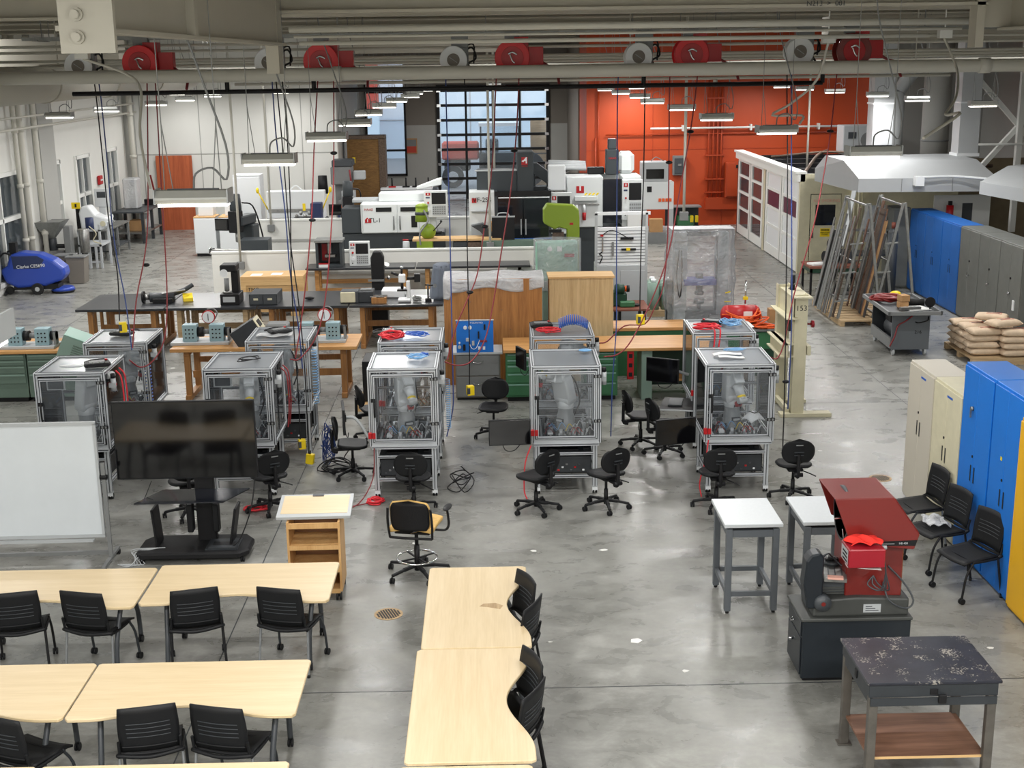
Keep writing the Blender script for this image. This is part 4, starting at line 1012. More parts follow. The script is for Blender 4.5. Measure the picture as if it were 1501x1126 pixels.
# tall pale cover boxes next to the arms in the third and fifth cells
def arm_cover(label, loc, rz):
    t = thing('arm_cover', label, 'cover', loc, rz)
    B('robot_dark').prism([(-.16, 0), (.16, 0), (.17, .25), (.13, .42), (-.1, .42), (-.15, .3)], -.09, .09, 'Y').build('shell', t, .03, seg=2)
    b = B('dark_grey')
    for k in range(6): b.bx(-.06+.02*k, -.048+.02*k, -.093, -.09, .28, .3)
    b.build('mark', t); return t
ht = thing('white_helmet', 'white slotted hard plastic shell lying in the rightmost near robot cell', 'shell', (3.47, 16.4, .87), 30)
b = B('white').sheet(lambda u, v: (-.12+.24*u, -.1+.2*v, .16*math.sin(PI*(.15+.7*u))*math.sin(PI*(.15+.7*v))), 10, 10, .02); b.build('shell', ht, .004)
b = B('black')
for x in (-.04, .0, .04): b.box((x, -.02, .158), (.012, .12, .01))
b.build('slot', ht)

# things on the lids
def pendant(label, loc, rz):
    global PEN
    if PEN: return dup(PEN, loc, rz, label, 'teach pendants lying on robot cell lids')
    t = thing('teach_pendant', label, 'pendant', loc, rz, 'teach pendants lying on robot cell lids')
    B('black_plastic').prism([(-.17, -.08), (-.14, -.12), (.14, -.12), (.17, -.08), (.16, .1), (.1, .13), (-.1, .13), (-.16, .1)], 0, .05).build('case', t, .015)
    B('grey').bx(-.1, .1, -.02, .1, .05, .055).build('display', t); k = B('red').cyl((.12, .08, .05), (.12, .08, .07), .018).m('dark_grey')
    for i in range(5):
        for j in range(2): k.bx(-.09+.04*i, -.065+.04*i, -.09+.03*j, -.07+.03*j, .05, .056)
    k.build('keys', t)
    B('black').tube([(-.1, .12, .03), (-.15, .2, .02), (-.05, .28, .02), (.1, .3, .02), (.15, .22, .02)], .009).build('cable', t)
    PEN = t; return t
PEN = None
ZL = 1.758
pendant('black teach pendant on the lid of the leftmost near robot cell', (-5.2, 16.6, ZL), 20)
pendant('black teach pendant on the lid of the leftmost far robot cell', (-5.42, 18.6, ZL), -15)
pendant('black teach pendant on the lid of the second far robot cell', (-3.1, 18.55, ZL), 35)
pendant('black teach pendant beside the red coil on the third far robot cell', (-1.45, 18.35, ZL), 60)
pendant('black teach pendant at the back left of the fourth far robot cell lid', (.75, 18.7, ZL), 5)
pendant('black teach pendant behind the red rope on the rightmost far robot cell', (3.32, 18.75, ZL), 150)
def tangle(name, label, cat, loc, m, rx, ry, hz, n, r_=.008, seed=1, group=None):
    rn = random.Random(seed); pts = []
    for i in range(n):
        a = i*1.25+rn.uniform(-.4, .4); k = rn.uniform(.45, 1)
        pts.append((loc[0]+math.cos(a)*rx*k, loc[1]+math.sin(a)*ry*k, loc[2]+r_+rn.random()*hz*(1-.4*k)))
    return tag(B(m).tube(pts, r_, 5, 4).build(name), label, cat, group)
def coil(name, label, cat, p, q, R_, turns, m, r_=.006, arch=0):
    p = Vector(p); q = Vector(q); d = (q-p); a = d.normalized().orthogonal().normalized(); b_ = d.normalized().cross(a); n = turns*8
    pts = [p+d*(i/n)+(a*math.cos(2*PI*i/8)+b_*math.sin(2*PI*i/8))*R_+Vector((0, 0, arch*math.sin(PI*i/n))) for i in range(n+1)]
    return tag(B(m).tube(pts, r_, 5, 2).build(name), label, cat)
coil('coiled_air_hose', 'bright blue coiled air hose arched on the lid of the fourth far robot cell', 'hose', (1.0, 18.5, ZL+.07), (1.42, 18.45, ZL+.07), .075, 15, 'coil_blue', .0075, .07)
tangle('rope_bundle', 'red rope tangle on the lid of the fourth far robot cell', 'rope', (.84, 18.3, ZL), 'rope_red', .2, .16, .07, 40, .008, 2)
tangle('rope_bundle', 'red rope bundle on the lid of the rightmost far robot cell', 'rope', (3.15, 18.3, ZL), 'rope_red', .22, .12, .09, 44, .010, 3)
tag(B('rope_red').tube([(3.2, 18.15, ZL+.05), (3.22, 18.03, ZL+.02), (3.21, 18.0, 1.6), (3.18, 17.99, 1.42)], .012).tube([(3.28, 18.15, ZL+.05), (3.3, 18.03, ZL+.02), (3.27, 18.0, 1.5)], .012).build('rope_end'), 'red rope ends hanging over the front of the rightmost far robot cell', 'rope')
tangle('air_hose', 'pale blue tubing coil on the lid of the rightmost far robot cell', 'hose', (3.55, 18.6, ZL), 'pale_blue', .18, .2, .1, 46, .007, 4)
tangle('rope_bundle', 'red hose bundle on the left of the third far robot cell lid', 'hose', (-1.42, 18.1, ZL), 'rope_red', .19, .2, .09, 50, .010, 5)
tangle('air_hose', 'blue and clear tubing on the lid of the third far robot cell', 'hose', (-1.08, 18.2, ZL), 'coil_blue', .2, .13, .06, 46, .006, 6)
tangle('air_hose', 'pale blue tubing on the lid of the third near robot cell', 'hose', (-1.0, 16.75, ZL), 'pale_blue', .16, .14, .04, 34, .006, 7)
tangle('air_hose', 'bright blue coil on the lid of the third near robot cell', 'hose', (-.9, 16.85, ZL), 'coil_blue', .07, .06, .05, 26, .006, 8)
tangle('air_hose', 'pale blue tubing on the lid of the rightmost near robot cell', 'hose', (3.3, 16.9, ZL), 'pale_blue', .2, .08, .02, 24, .005, 9)
tangle('cable_bundle', 'black cable loops on the lid of the second near robot cell', 'cable', (-3.25, 16.8, ZL), 'black', .2, .2, .02, 16, .007, 10)
tag(B('paper').sheet(lambda u, v: (2.95+.4*u, 16.55+.12*v+.1*u, ZL+.006+.015*math.sin(5*u)), 8, 3, .003).sheet(lambda u, v: (3.0+.34*u, 16.42+.1*v, ZL+.004+.01*math.sin(4*u+1)), 8, 3, .003).build('paper_sheets'), 'white papers lying on the lid of the rightmost near robot cell', 'papers')
tag(B('wrap').sheet(lambda u, v: (-3.4+.5*u, 18.25+.3*v, ZL+.008+.012*math.sin(9*u+5*v)), 10, 6, .003).build('plastic_film'), 'clear plastic film on the lid of the second far robot cell', 'plastic film')
tag(B('white').ell((-5.5, 16.5, ZL+.025), (.17, .035, .02)).build('white_strip'), 'white curved strip on the lid of the leftmost near robot cell', 'strip')
tag(B('pale_blue').ell((1.27, 16.95, ZL+.02), (.09, .06, .02)).build('blue_pouch'), 'small pale blue pouch on the lid of the fourth near robot cell', 'pouch')

# monitors on arms, keyboard tray, cables
def monitor(label, loc, rz, w=.54, h=.34, arm=(.3, .1, -.2)):
    t = thing('monitor', label, 'monitor', loc, rz, 'black monitors on the cell arms')
    B('black_plastic').bx(-w/2, w/2, -.012, .022, -h/2, h/2).m('screen').bx(-w/2+.01, w/2-.01, -.014, -.012, -h/2+.01, h/2-.01).build('screen', t, .003)
    B('light_grey').tube([(0, .03, 0), (arm[0]*.3, .1+arm[1]*.2, -.02), (arm[0], arm[1], arm[2])], .022, 8).m('black').bx(-.05, .05, .022, .04, -.05, .05).build('arm', t)
    b = B('black').tube([(-.1, .02, -h/2+.02), (-.05, .03, -h/2-.08), (.06, .05, -h/2-.09), (.15, .06, -h/2)], .006)
    b.build('cable', t); return t
monitor('black monitor hanging left of the fourth near robot cell', (.22, 15.85, .96), 4, arm=(.27, .25, -.1))
monitor('black monitor hanging left of the rightmost near robot cell', (2.34, 15.72, .97), 14, arm=(.3, .3, -.1))
monitor('black monitor seen edge-on left of the third near robot cell', (-1.98, 16.45, 1.03), -82, arm=(.15, .35, -.3))
monitor('black monitor left of the rightmost far robot cell above the keyboard tray', (2.51, 18.3, 1.15), -28, .5, .36, arm=(.3, .3, -.1))
monitor('small grey monitor mounted left of the fourth far robot cell', (.42, 17.95, 1.45), -70, .34, .3, arm=(.1, .1, -.1))
monitor('black monitor lying low at the left end of the whiteboard top', (-6.1, 15.6, .95), 0, .5, .34, arm=(.3, .3, -.1))
kt = thing('keyboard_tray', 'black keyboard tray with keyboard beside the rightmost far robot cell', 'keyboard tray', (2.68, 17.95, .72), -12)
B('black').prism([(-.24, -.35), (.28, -.35), (.3, .3), (-.2, .32)], 0, .02).m('light_grey').bx(-.24, .28, -.36, -.35, 0, .02).build('tray', kt)
B('charcoal').box((-.02, .02, .035), (.2, .42, .02)).build('keyboard', kt, .004); B('black').tube([(.28, .1, .0), (.45, .1, .0)], .02).build('arm', kt)
tangle('cable_bundle', 'tangle of blue and grey cables right of the second far robot cell', 'cable', (-2.35, 17.75, .02), 'hose_blue', .12, .1, .75, 60, .007, 21)
tangle('cable_bundle', 'black cables trailing on the floor right of the second far robot cell', 'cable', (-2.2, 17.4, .0), 'black', .3, .35, .15, 30, .009, 22)
tangle('cable_bundle', 'black cables on the floor right of the third near robot cell', 'cable', (-.45, 16.5, 0), 'black', .2, .4, .3, 22, .008, 23)
tangle('hose_coil', 'red air hose coil on the floor left of the third near robot cell', 'hose', (-1.55, 15.95, 0), 'rope_red', .13, .12, .06, 30, .011, 24)
tangle('hose_coil', 'red air hose coil on the floor between the screen cart and the lectern', 'hose', (-3.08, 15.75, 0), 'rope_red', .2, .13, .05, 30, .011, 25)
tag(B('hose_red').tube([(-1.55, 16.1, .7), (-1.58, 16.05, .3), (-1.75, 15.8, .05), (-2.0, 15.6, .015), (-1.9, 15.75, .015), (-1.65, 15.9, .015)], .008).build('air_hose'), 'thin red hose from the third near robot cell down to the floor', 'hose')
tag(B('rope_red').tube([(2.82, 16.05, .75), (2.78, 16.0, .5), (2.7, 15.95, .2), (2.72, 15.9, .02)], .009).build('air_hose'), 'red hose hanging at the left foot of the rightmost near robot cell', 'hose')
tag(B('rope_red').tube([(.5, 16.1, .7), (.42, 16.0, .5), (.4, 15.95, .15), (.44, 15.9, .02)], .009).build('air_hose'), 'red hose hanging at the left foot of the fourth near robot cell', 'hose')
for i, (x0, m_, lab) in enumerate(((-4.95, 'rope_red', 'red hoses hanging on the right side of the leftmost near robot cell'), (-2.78, 'hose_red', 'dark red hose loop on the right side of the second near robot cell'))):
    b = B(m_)
    for k in (0, .16): b.tube([(x0, 16.55+k, 1.7), (x0+.08, 16.5+k, 1.6), (x0+.09, 16.5+k, 1.2), (x0+.06, 16.5+k, .9)], .010)
    tag(b.build('air_hose'), lab, 'hose')
coil('coiled_air_hose', 'blue coiled hose hanging inside the leftmost far robot cell', 'hose', (-5.0, 18.2, 1.4), (-5.0, 18.2, .8), .06, 12, 'coil_blue', .008)
coil('coiled_air_hose', 'blue coiled hose hanging right of the third near robot cell', 'hose', (-.6, 17.0, 1.4), (-.6, 17.0, .7), .03, 24, 'pale_blue', .005)
coil('coiled_air_hose', 'blue coiled hose hanging right of the second near robot cell', 'hose', (-2.55, 18.1, 1.6), (-2.55, 18.1, .8), .04, 20, 'pale_blue', .005)
def smallpanel(label, loc, rz=0):
    t = thing('operator_panel', label, 'panel', loc, rz, 'small grey operator panels hung inside the cells')
    B('light_grey').bx(-.12, .12, -.01, .02, -.075, .075).m('dark_grey').bx(-.1, .1, -.014, -.01, -.06, .06).build('panel', t, .003); return t
smallpanel('grey operator panel inside the leftmost near robot cell', (-5.7, 16.4, 1.56)); smallpanel('grey operator panel inside the second near robot cell', (-3.53, 16.42, 1.56))

# ================================================================== REELS ALONG THE RAIL
def disc(b, x, y, z, r_, yy0, yy1, n=28): b.cyl((x, y+yy0, z), (x, y+yy1, z), r_, n=n)
def cord_reel(label, x, z, hoses, box=None, side=False):
    t = thing('cord_reel', label, 'reel', (x, 17.9, z), 0, 'white cord reels on the rail')
    b = B('white'); disc(b, 0, 0, 0, .185, -.13, -.10); disc(b, 0, 0, 0, .12, -.1, .1); disc(b, 0, 0, 0, .185, .1, .13); b.build('drum', t, .008)
    b = B('taupe'); disc(b, 0, 0, 0, .085, -.138, -.13); b.m('light_grey').bar((-.05, -.142, .035), (.05, -.142, -.035), .012, .006); b.build('hub_cap', t)
    B('grey').bx(-.03, .2, -.06, .06, .16, .34).bx(.1, .2, -.04, .1, -.18, .2).build('bracket', t, .006)
    b = B('black').tube([(.12, 0, .1), (.25, .02, .16), (.3, .02, .02), (.2, .02, -.05), (.24, 0, -.14), (.14, 0, -.16)], .014); b.tube([(.1, .04, .15), (.27, .05, .2), (.27, .05, -.05)], .012).build('supply_cord', t)
    for c_, pts in hoses: B({'k': 'black', 'b': 'hose_blue', 'r': 'hose_red'}[c_]).tube([(p[0]-x, p[1]-17.9, p[2]-z) for p in [(x+(pts[0][0]-x)*.6, 17.9, z-.12)]+pts], .009, 6).build('cord', t)
    if box:
        bx_ = B('yellow').box((box[0]-x, box[1]-17.9, box[2]-z), (.1, .09, .14), (0, 0, R(20))).m('dark_grey').box((box[0]-x-.02, box[1]-17.95, box[2]-z), (.05, .012, .1), (0, 0, R(20))).build('outlet_box', t, .006)
    return t
def hose_reel(label, x, z, hoses, balls, side=False):
    t = thing('hose_reel', label, 'reel', (x, 17.9, z), 0, 'red hose reels on the rail')
    b = B('comp_red' if side else 'reel_red')
    disc(b, 0, 0, 0, .235, -.16, -.13); disc(b, 0, 0, 0, .15, -.13, .1); disc(b, 0, 0, 0, .235, .1, .12); b.build('drum', t, .006)
    b = B('red'); disc(b, 0, 0, 0, .15, -.168, -.16); b.bx(.03, .22, -.07, .14, -.25, .27).bx(.22, .42, -.05, .1, -.1, .14)
    b.build('housing', t, .02)
    B('hose_red').tube([(.4, 0, -.06), (.5, -.02, -.12), (.6, -.02, -.16), (.62, -.25, -.34)], .02).tube([(.2, -.02, -.2), (.4, -.04, -.24), (.6, -.1, -.22)], .018).build('inlet_hose', t)
    b = B('chrome').tube([(-.05, -.18, .05), (0, -.2, .07), (.06, -.19, .04)], .014).tube([(-.03, -.18, .04), (.0, -.19, -.04), (.03, -.19, -.07)], .012); b.build('crank', t)
    B('grey').bx(-.1, .1, -.05, .05, .23, .34).build('bracket', t)
    for c_, pts in hoses: B('hose_red').tube([(p[0]-x, p[1]-17.9, p[2]-z) for p in [(x+(pts[0][0]-x)*.8, 17.9, z-.2)]+pts], .0095, 6).build('hose', t)
    for p in balls: B('black').ell((p[0]-x, p[1]-17.9, p[2]-z), (.05, .05, .025), 12, 6).build('ball_stop', t)
    return t
HS = {
'W1a':('k',[(-5.29, 17.9, 5.4), (-5.24, 17.8, 4.39), (-5.2, 17.7, 3.48), (-5.12, 17.6, 2.83), (-5.12, 17.5, 2.18)]),
'W1b':('b',[(-5.23, 17.9, 5.4), (-5.17, 17.76, 4.3), (-5.14, 17.62, 3.58), (-5.07, 17.48, 3.04), (-4.97, 17.34, 2.5), (-4.9, 17.2, 1.83)]),
'R1a':('r',[(-4.47, 17.9, 5.39), (-4.46, 17.76, 4.29), (-4.44, 17.62, 3.48), (-4.43, 17.49, 2.65), (-4.45, 17.35, 2.11), (-4.51, 17.21, 1.83), (-4.63, 17.07, 1.67), (-4.74, 16.94, 1.65), (-4.83, 16.8, 1.78)]),
'R1b':('r',[(-4.58, 17.9, 5.4), (-4.65, 17.7, 3.75), (-4.69, 17.5, 3.12), (-4.81, 17.3, 2.5), (-4.86, 17.1, 1.88)]),
'W2a':('k',[(-2.77, 17.9, 5.43), (-2.73, 17.85, 4.81), (-2.73, 17.8, 3.71), (-2.76, 17.75, 2.77), (-2.76, 17.7, 1.81), (-2.74, 17.65, 1.08), (-2.74, 17.6, 0.39)]),
'W2b':('k',[(-2.85, 17.9, 5.43), (-2.8, 17.82, 4.63), (-2.75, 17.74, 3.25), (-2.67, 17.66, 2.4), (-2.62, 17.58, 1.44), (-2.62, 17.5, 0.22)]),
'W2c':('b',[(-2.9, 17.9, 5.43), (-2.88, 17.86, 4.63), (-2.81, 17.82, 3.61), (-2.78, 17.78, 2.77), (-2.7, 17.74, 2.0), (-2.67, 17.7, 1.41)]),
'R2a':('r',[(-2.29, 17.9, 5.3), (-2.37, 17.82, 4.44), (-2.43, 17.74, 3.62), (-2.53, 17.66, 2.78), (-2.65, 17.58, 2.03), (-2.73, 17.5, 1.61)]),
'R2b':('r',[(-2.07, 17.9, 5.34), (-2.12, 17.82, 4.07), (-2.18, 17.73, 3.33), (-2.28, 17.65, 2.49), (-2.42, 17.57, 1.93), (-2.66, 17.48, 1.61), (-2.79, 17.4, 1.62)]),
'W3a':('k',[(-0.3, 17.9, 5.39), (-0.3, 17.9, 4.22), (-0.31, 17.9, 3.38), (-0.31, 17.9, 2.51), (-0.31, 17.9, 1.63), (-0.32, 17.9, 1.09)]),
'W3b':('b',[(-0.55, 17.9, 5.4), (-0.55, 17.8, 4.6), (-0.54, 17.7, 3.69), (-0.54, 17.6, 2.76), (-0.54, 17.5, 2.01), (-0.54, 17.4, 1.25), (-0.55, 17.3, 0.89), (-0.64, 17.2, 0.52)]),
'R3a':('r',[(0.44, 17.9, 5.38), (0.39, 17.77, 4.59), (0.29, 17.65, 3.77), (0.16, 17.52, 3.04), (0.03, 17.4, 2.31), (-0.09, 17.27, 1.86), (-0.28, 17.15, 1.6), (-0.47, 17.02, 1.58), (-0.63, 16.9, 1.66)]),
'R3b':('r',[(0.13, 17.9, 5.32), (0.06, 17.8, 4.23), (-0.06, 17.7, 3.4), (-0.17, 17.6, 2.75), (-0.32, 17.5, 2.39), (-0.48, 17.4, 2.03), (-0.61, 17.3, 1.59)]),
'W4a':('k',[(2.15, 17.9, 5.4), (2.15, 17.9, 4.09), (2.13, 17.9, 3.24), (2.12, 17.9, 2.47), (2.12, 17.9, 2.1)]),
'W4b':('b',[(1.79, 17.9, 5.4), (1.77, 17.78, 4.11), (1.76, 17.66, 2.71), (1.75, 17.54, 1.96), (1.69, 17.42, 1.21), (1.66, 17.3, 0.45)]),
'R4a':('r',[(2.87, 17.9, 5.39), (2.77, 17.77, 4.65), (2.63, 17.64, 3.92), (2.46, 17.51, 3.01), (2.22, 17.39, 2.37), (1.93, 17.26, 1.83), (1.73, 17.13, 1.67), (1.53, 17.0, 1.67)]),
'R4b':('r',[(2.49, 17.9, 5.33), (2.5, 17.91, 4.18), (2.5, 17.92, 3.14), (2.45, 17.94, 2.46), (2.34, 17.95, 2.17), (2.2, 17.96, 1.92), (1.91, 17.98, 1.89), (1.67, 17.99, 1.67), (1.55, 18.0, 1.64)]),
'W5a':('k',[(4.09, 17.9, 5.37), (4.09, 17.65, 4.09), (4.07, 17.4, 2.72), (4.05, 17.15, 1.23), (4.0, 16.9, 0.33)]),
'W5b':('b',[(4.15, 17.9, 5.37), (4.18, 17.72, 3.61), (4.19, 17.55, 2.5), (4.17, 17.38, 1.76), (4.12, 17.2, 0.83)]),
'R5a':('r',[(4.77, 17.9, 5.36), (4.69, 17.77, 4.62), (4.57, 17.64, 3.9), (4.43, 17.51, 3.26), (4.19, 17.39, 2.43), (4.05, 17.26, 1.79), (3.93, 17.13, 1.58), (3.79, 17.0, 1.63)]),
}
cord_reel('white round cord reel at the left end of the rail', -5.45, 5.59, [HS['W1a'], HS['W1b']], (-5.08, 17.5, 2.09))
hose_reel('red hose reel nearest the left end of the rail', -4.62, 5.62, [HS['R1a'], HS['R1b']], [(-4.47, 17.5, 3.9), (-4.69, 17.5, 2.95)])
cord_reel('white round cord reel half covered by a beam, second white one', -2.92, 5.61, [HS['W2a'], HS['W2b'], HS['W2c']], (-2.72, 17.6, .33))
yb = thing('outlet_box', 'yellow outlet box hanging lowest beside the second far robot cell', 'outlet box', (-2.6, 17.5, .14))
B('yellow').box((0, 0, 0), (.11, .08, .15), (0, R(8), R(-15))).build('case', yb, .008); B('black').cyl((0, 0, .07), (0, 0, .12), .02).build('cord_grip', yb)
hose_reel('red hose reel, second red one from the left', -2.21, 5.61, [HS['R2a'], HS['R2b']], [(-2.43, 17.74, 3.5), (-2.1, 17.8, 4.4)])
cord_reel('white round cord reel in the middle of the rail', -.44, 5.61, [HS['W3a'], HS['W3b']], (-.31, 17.9, 1.0))
hose_reel('red hose reel in the middle of the rail', .35, 5.63, [HS['R3a'], HS['R3b']], [(.36, 17.75, 4.4), (-.06, 17.7, 3.38), (-.28, 17.5, 2.5)])
cord_reel('white round cord reel before the orange wall', 2.05, 5.62, [HS['W4a'], HS['W4b']], (2.13, 17.9, 2.0))
hose_reel('red hose reel before the orange wall, deepest red', 2.76, 5.64, [HS['R4a'], HS['R4b']], [(2.77, 17.78, 4.62), (2.5, 17.9, 4.2)])
cord_reel('grey white cord reel near the right end of the rail', 4.23, 5.66, [HS['W5a'], HS['W5b']])
hose_reel('dark red hose reel at the right end of the rail', 4.95, 5.66, [HS['R5a']], [(4.69, 17.8, 4.6), (4.1, 17.3, 1.2)], True)

# ================================================================== WORKBENCHES IN THE MIDDLE
def parts(t, spec):
    """spec: list of (part name, [(material, x0,x1,y0,y1,z0,z1) or (material,'c',p,q,r)...], bevel)"""
    out = []
    for nm, shapes, bv in spec:
        b = B(shapes[0][0])
        for s_ in shapes:
            b.m(s_[0])
            if s_[1] == 'c': b.cyl(*s_[2:])
            elif s_[1] == 't': b.tube(*s_[2:])
            elif s_[1] == 'y': b.prism(s_[2], s_[3], s_[4], 'Y')
            elif s_[1] == 'x': b.prism(s_[2], s_[3], s_[4], 'X')
            elif s_[1] == 'e': b.ell(*s_[2:])
            elif s_[1] == 'b': b.bar(*s_[2:])
            else: b.bx(*s_[1:])
        out.append(b.build(nm, t, bv))
    return out
def workbench(label, x0, x1, y0, y1, h, top, leg, group=None, th_=.05, inset=.25):
    t = thing('workbench', label, 'workbench', ((x0+x1)/2, (y0+y1)/2, 0), 0, group); w = (x1-x0)/2; d = (y1-y0)/2
    B(top).bx(-w, w, -d, d, h-th_, h).build('top', t, .006)
    for s_ in (-1, 1):
        x = s_*(w-inset)
        b = B(leg).bx(x-.05, x+.05, -d+.12, -d+.22, .06, h-th_).bx(x-.05, x+.05, d-.22, d-.12, .06, h-th_).bx(x-.05, x+.05, -d+.05, d-.05, 0, .09).bx(x-.045, x+.045, -d+.1, d-.1, h-th_-.09, h-th_)
        if d > .6:
            for k in (-.25, 0, .25): b.bx(x-.03, x+.03, k*d*2-.03, k*d*2+.03, .09, h-th_-.09)
        b.build('leg', t, .006)
    B(leg).bx(-w+inset, w-inset, -.02, .02, .3, .42).bx(-w+inset, w-inset, d-.2, d-.16, .5, .6).build('stretcher', t)
    return t
gb = 'black topped benches in one long line'
for i, (a, b_, leg) in enumerate(((-8.25, -6.5, 'trestle'), (-6.48, -4.66, 'pallet_wood'), (-4.64, -2.84, 'trestle'), (-2.82, -.95, 'trestle'))):
    workbench('wooden trestle bench with black top, ' + ('leftmost, carrying a yellow bin', 'with pale legs, second in the line', 'below the grey drawer box, third in the line', 'rightmost, carrying the microscope')[i], a, b_, 25.25, 27.0, .9, 'bench_black', leg, gb)
workbench('wooden bench with black top behind the long line, beside the pine crate', -4.3, -1.75, 29.75, 30.5, .95, 'bench_black', 'butcher', None)
workbench('wooden bench with black top before the white low wall, right of the other', -1.72, .95, 29.75, 30.5, .95, 'bench_black', 'butcher', None)
workbench('maple topped bench with wooden trestle legs carrying two gear trainers', -5.45, -3.9, 21.35, 22.4, .92, 'butcher', 'trestle', 'maple benches behind the robot cells', .06)
workbench('maple topped bench behind the second far robot cell, ending in the aisle', -3.88, -2.28, 21.35, 22.4, .92, 'butcher', 'trestle', 'maple benches behind the robot cells', .06)
def drawer_bench(label, x0, x1, y0, y1, top, m, m2, n=5, base=0.0):
    t = thing('drawer_cabinet', label, 'drawer cabinet', ((x0+x1)/2, (y0+y1)/2, 0)); w = (x1-x0)/2; d = (y1-y0)/2
    B(m).bx(-w, w, -d+.02, d, .08, .86).m('black').bx(-w+.03, w-.03, -d+.06, d-.03, 0, .08).build('body', t, .004)
    hs = [.1, .1, .14, .18, .22][:n]; z = .84
    for h_ in hs:
        dr = B(m).bx(-w+.02, w-.02, -d, -d+.02, z-h_+.01, z).build('drawer', t, .003)
        B(m2).bx(-w+.03, w-.03, -d-.015, -d, z-.035, z-.012).build('handle', dr); z -= h_
    return t
drawer_bench('green drawer cabinet under the maple bench, left of the fourth far robot cell', .24, .86, 20.95, 21.7, 'butcher', 'green_bench', 'teal')
drawer_bench('green drawer cabinet under the maple bench, right of the fourth far robot cell', 1.55, 2.12, 20.95, 21.7, 'butcher', 'green_bench', 'teal')
drawer_bench('sage green drawer cabinet at the left edge behind the leftmost robot cell', -8.9, -7.95, 21.5, 22.3, 'butcher', 'sage', 'sage_light', 4)
drawer_bench('sage green drawer cabinet right beside the other sage one', -7.93, -7.0, 21.5, 22.3, 'butcher', 'sage', 'sage_light', 4)
tag(B('butcher').bx(.2, 3.9, 20.85, 21.85, .865, .92).build('worktop', bev=.006), 'long maple worktop across the green cabinets behind the far robot cells', 'worktop')
tag(B('butcher').bx(-8.95, -7.3, 21.42, 22.45, .865, .92).build('worktop', bev=.006), 'maple worktop at the left edge on the sage drawer cabinets', 'worktop')
tag(B('butcher').bx(1.6, 3.8, 22.6, 23.3, .84, .9).build('worktop', bev=.006), 'second maple worktop just behind the long one, before the wrapped tester', 'worktop')
t = thing('bench_unit', 'dark green open bench base with wooden lower shelf behind the keyboard tray', 'bench base', (3.0, 21.3, 0))
parts(t, [('side_panel', [('sage_light', -.48, -.3, -.35, .3, 0, .865)], .004), ('back_panel', [('green_dark', -.3, .9, .28, .32, .1, .865)], 0), ('shelf', [('butcher', -.3, .9, -.2, .28, .28, .32)], 0), ('drawer', [('green_bench', .6, .9, -.35, .28, .1, .865)], .004)])
t = thing('bench_riser', 'green steel bench base under the second maple worktop', 'bench base', (2.7, 22.95, 0))
parts(t, [('body', [('green_bench', -1.05, 1.05, -.3, .3, .0, .84)], .005)])
t = thing('power_strip', 'red power strip hanging under the long maple worktop', 'power strip', (2.33, 20.92, .62))
parts(t, [('case', [('red', -.055, .055, -.02, .02, -.25, .25)], .006), ('socket', [('black', -.03, .03, -.025, -.02, z, z+.07) for z in (-.2, -.04, .12)], 0)])
t = thing('cabinet_bench', 'grey topped green bench carrying the red air tank at the right', 'bench', (4.75, 23.3, 0))
parts(t, [('top', [('grey', -.62, .6, -.85, .8, .82, .86)], .004), ('body', [('green_dark', -.58, .56, -.8, .75, 0, .82)], .004), ('side_panel', [('green_bench', -.58, .56, -.82, -.8, .5, .8)], 0)])
t = thing('air_tank', 'round red portable air tank with a white label on the green bench', 'air tank', (4.55, 22.9, .86))
parts(t, [('tank', [('red', 'c', (-.25, 0, .2), (.25, 0, .2), .17, .17, 24), ('red', 'e', (-.25, 0, .2), (.12, .17, .17)), ('red', 'e', (.25, 0, .2), (.12, .17, .17))], 0), ('label', [('paper', .02, .18, -.178, -.165, .14, .28)], 0), ('foot', [('black', -.2, -.1, -.1, .1, 0, .05), ('black', .1, .2, -.1, .1, 0, .05)], 0), ('valve', [('chrome', 'c', (.1, .1, .37), (.1, .1, .8), .018), ('yellow', .06, .14, .06, .14, .45, .5)], 0)])
tangle('extension_cord', 'orange extension cord draped over the red air tank', 'cord', (4.62, 22.75, .88), 'orange', .45, .22, .38, 46, .014, 31)
tangle('extension_cord', 'flat orange extension cord coil beside the tank on the green bench', 'cord', (4.95, 22.6, .86), 'orange', .26, .2, .06, 30, .014, 32)
tag(B('paper').box((4.5, 22.45, .95), (.3, .3, .006), (R(20), R(-12), R(20))).build('paper_sheet'), 'folded white paper leaning by the red air tank', 'paper')
tag(B('cardboard').bx(5.1, 5.3, 23.0, 23.2, .86, 1.12).build('cardboard_box'), 'small cardboard box at the right of the green bench', 'box')
# crates and blue panel
t = thing('plywood_crate', 'large orange plywood crate with plastic draped over its top', 'crate', (.05, 22.6, 0), -.5)
parts(t, [('panel', [('ply_orange', -.86, .86, -.42, -.4, .0, 1.9), ('ply_orange', -.86, -.84, -.4, .4, .0, 1.9), ('ply_orange', .84, .86, -.4, .4, 0, 1.9), ('ply_orange', -.86, .86, .4, .42, 0, 1.9), ('ply_orange', -.84, .84, -.4, .4, 1.88, 1.9)], 0), ('knot', [('lectern_dark', 'c', (x, -.421, z), (x, -.425, z), .014) for x, z in ((.15, 1.35), (.79, 1.3), (.3, 1.0), (-.4, 1.5))], 0)])
def drape(u, v):
    x = -.87+1.76*u; s_ = v*1.5
    if s_ < .9: return (x+.05, 23.0-s_*.92, 1.915+.012*math.sin(13*u+4*v))
    k = s_-.9; return (x+.05, 22.165-.015*math.sin(21*u), 1.915-k*(.30+.16*math.sin(5*u+1)**2)*(1.4 if u < .06 else .9))
tag(B('wrap').sheet(drape, 36, 14, .004).build('plastic_sheet'), 'crinkled clear plastic sheet over the top of the orange plywood crate', 'plastic sheet')
t = thing('plywood_crate', 'pale plywood crate standing right of the plastic draped one', 'crate', (1.62, 22.75, 0))
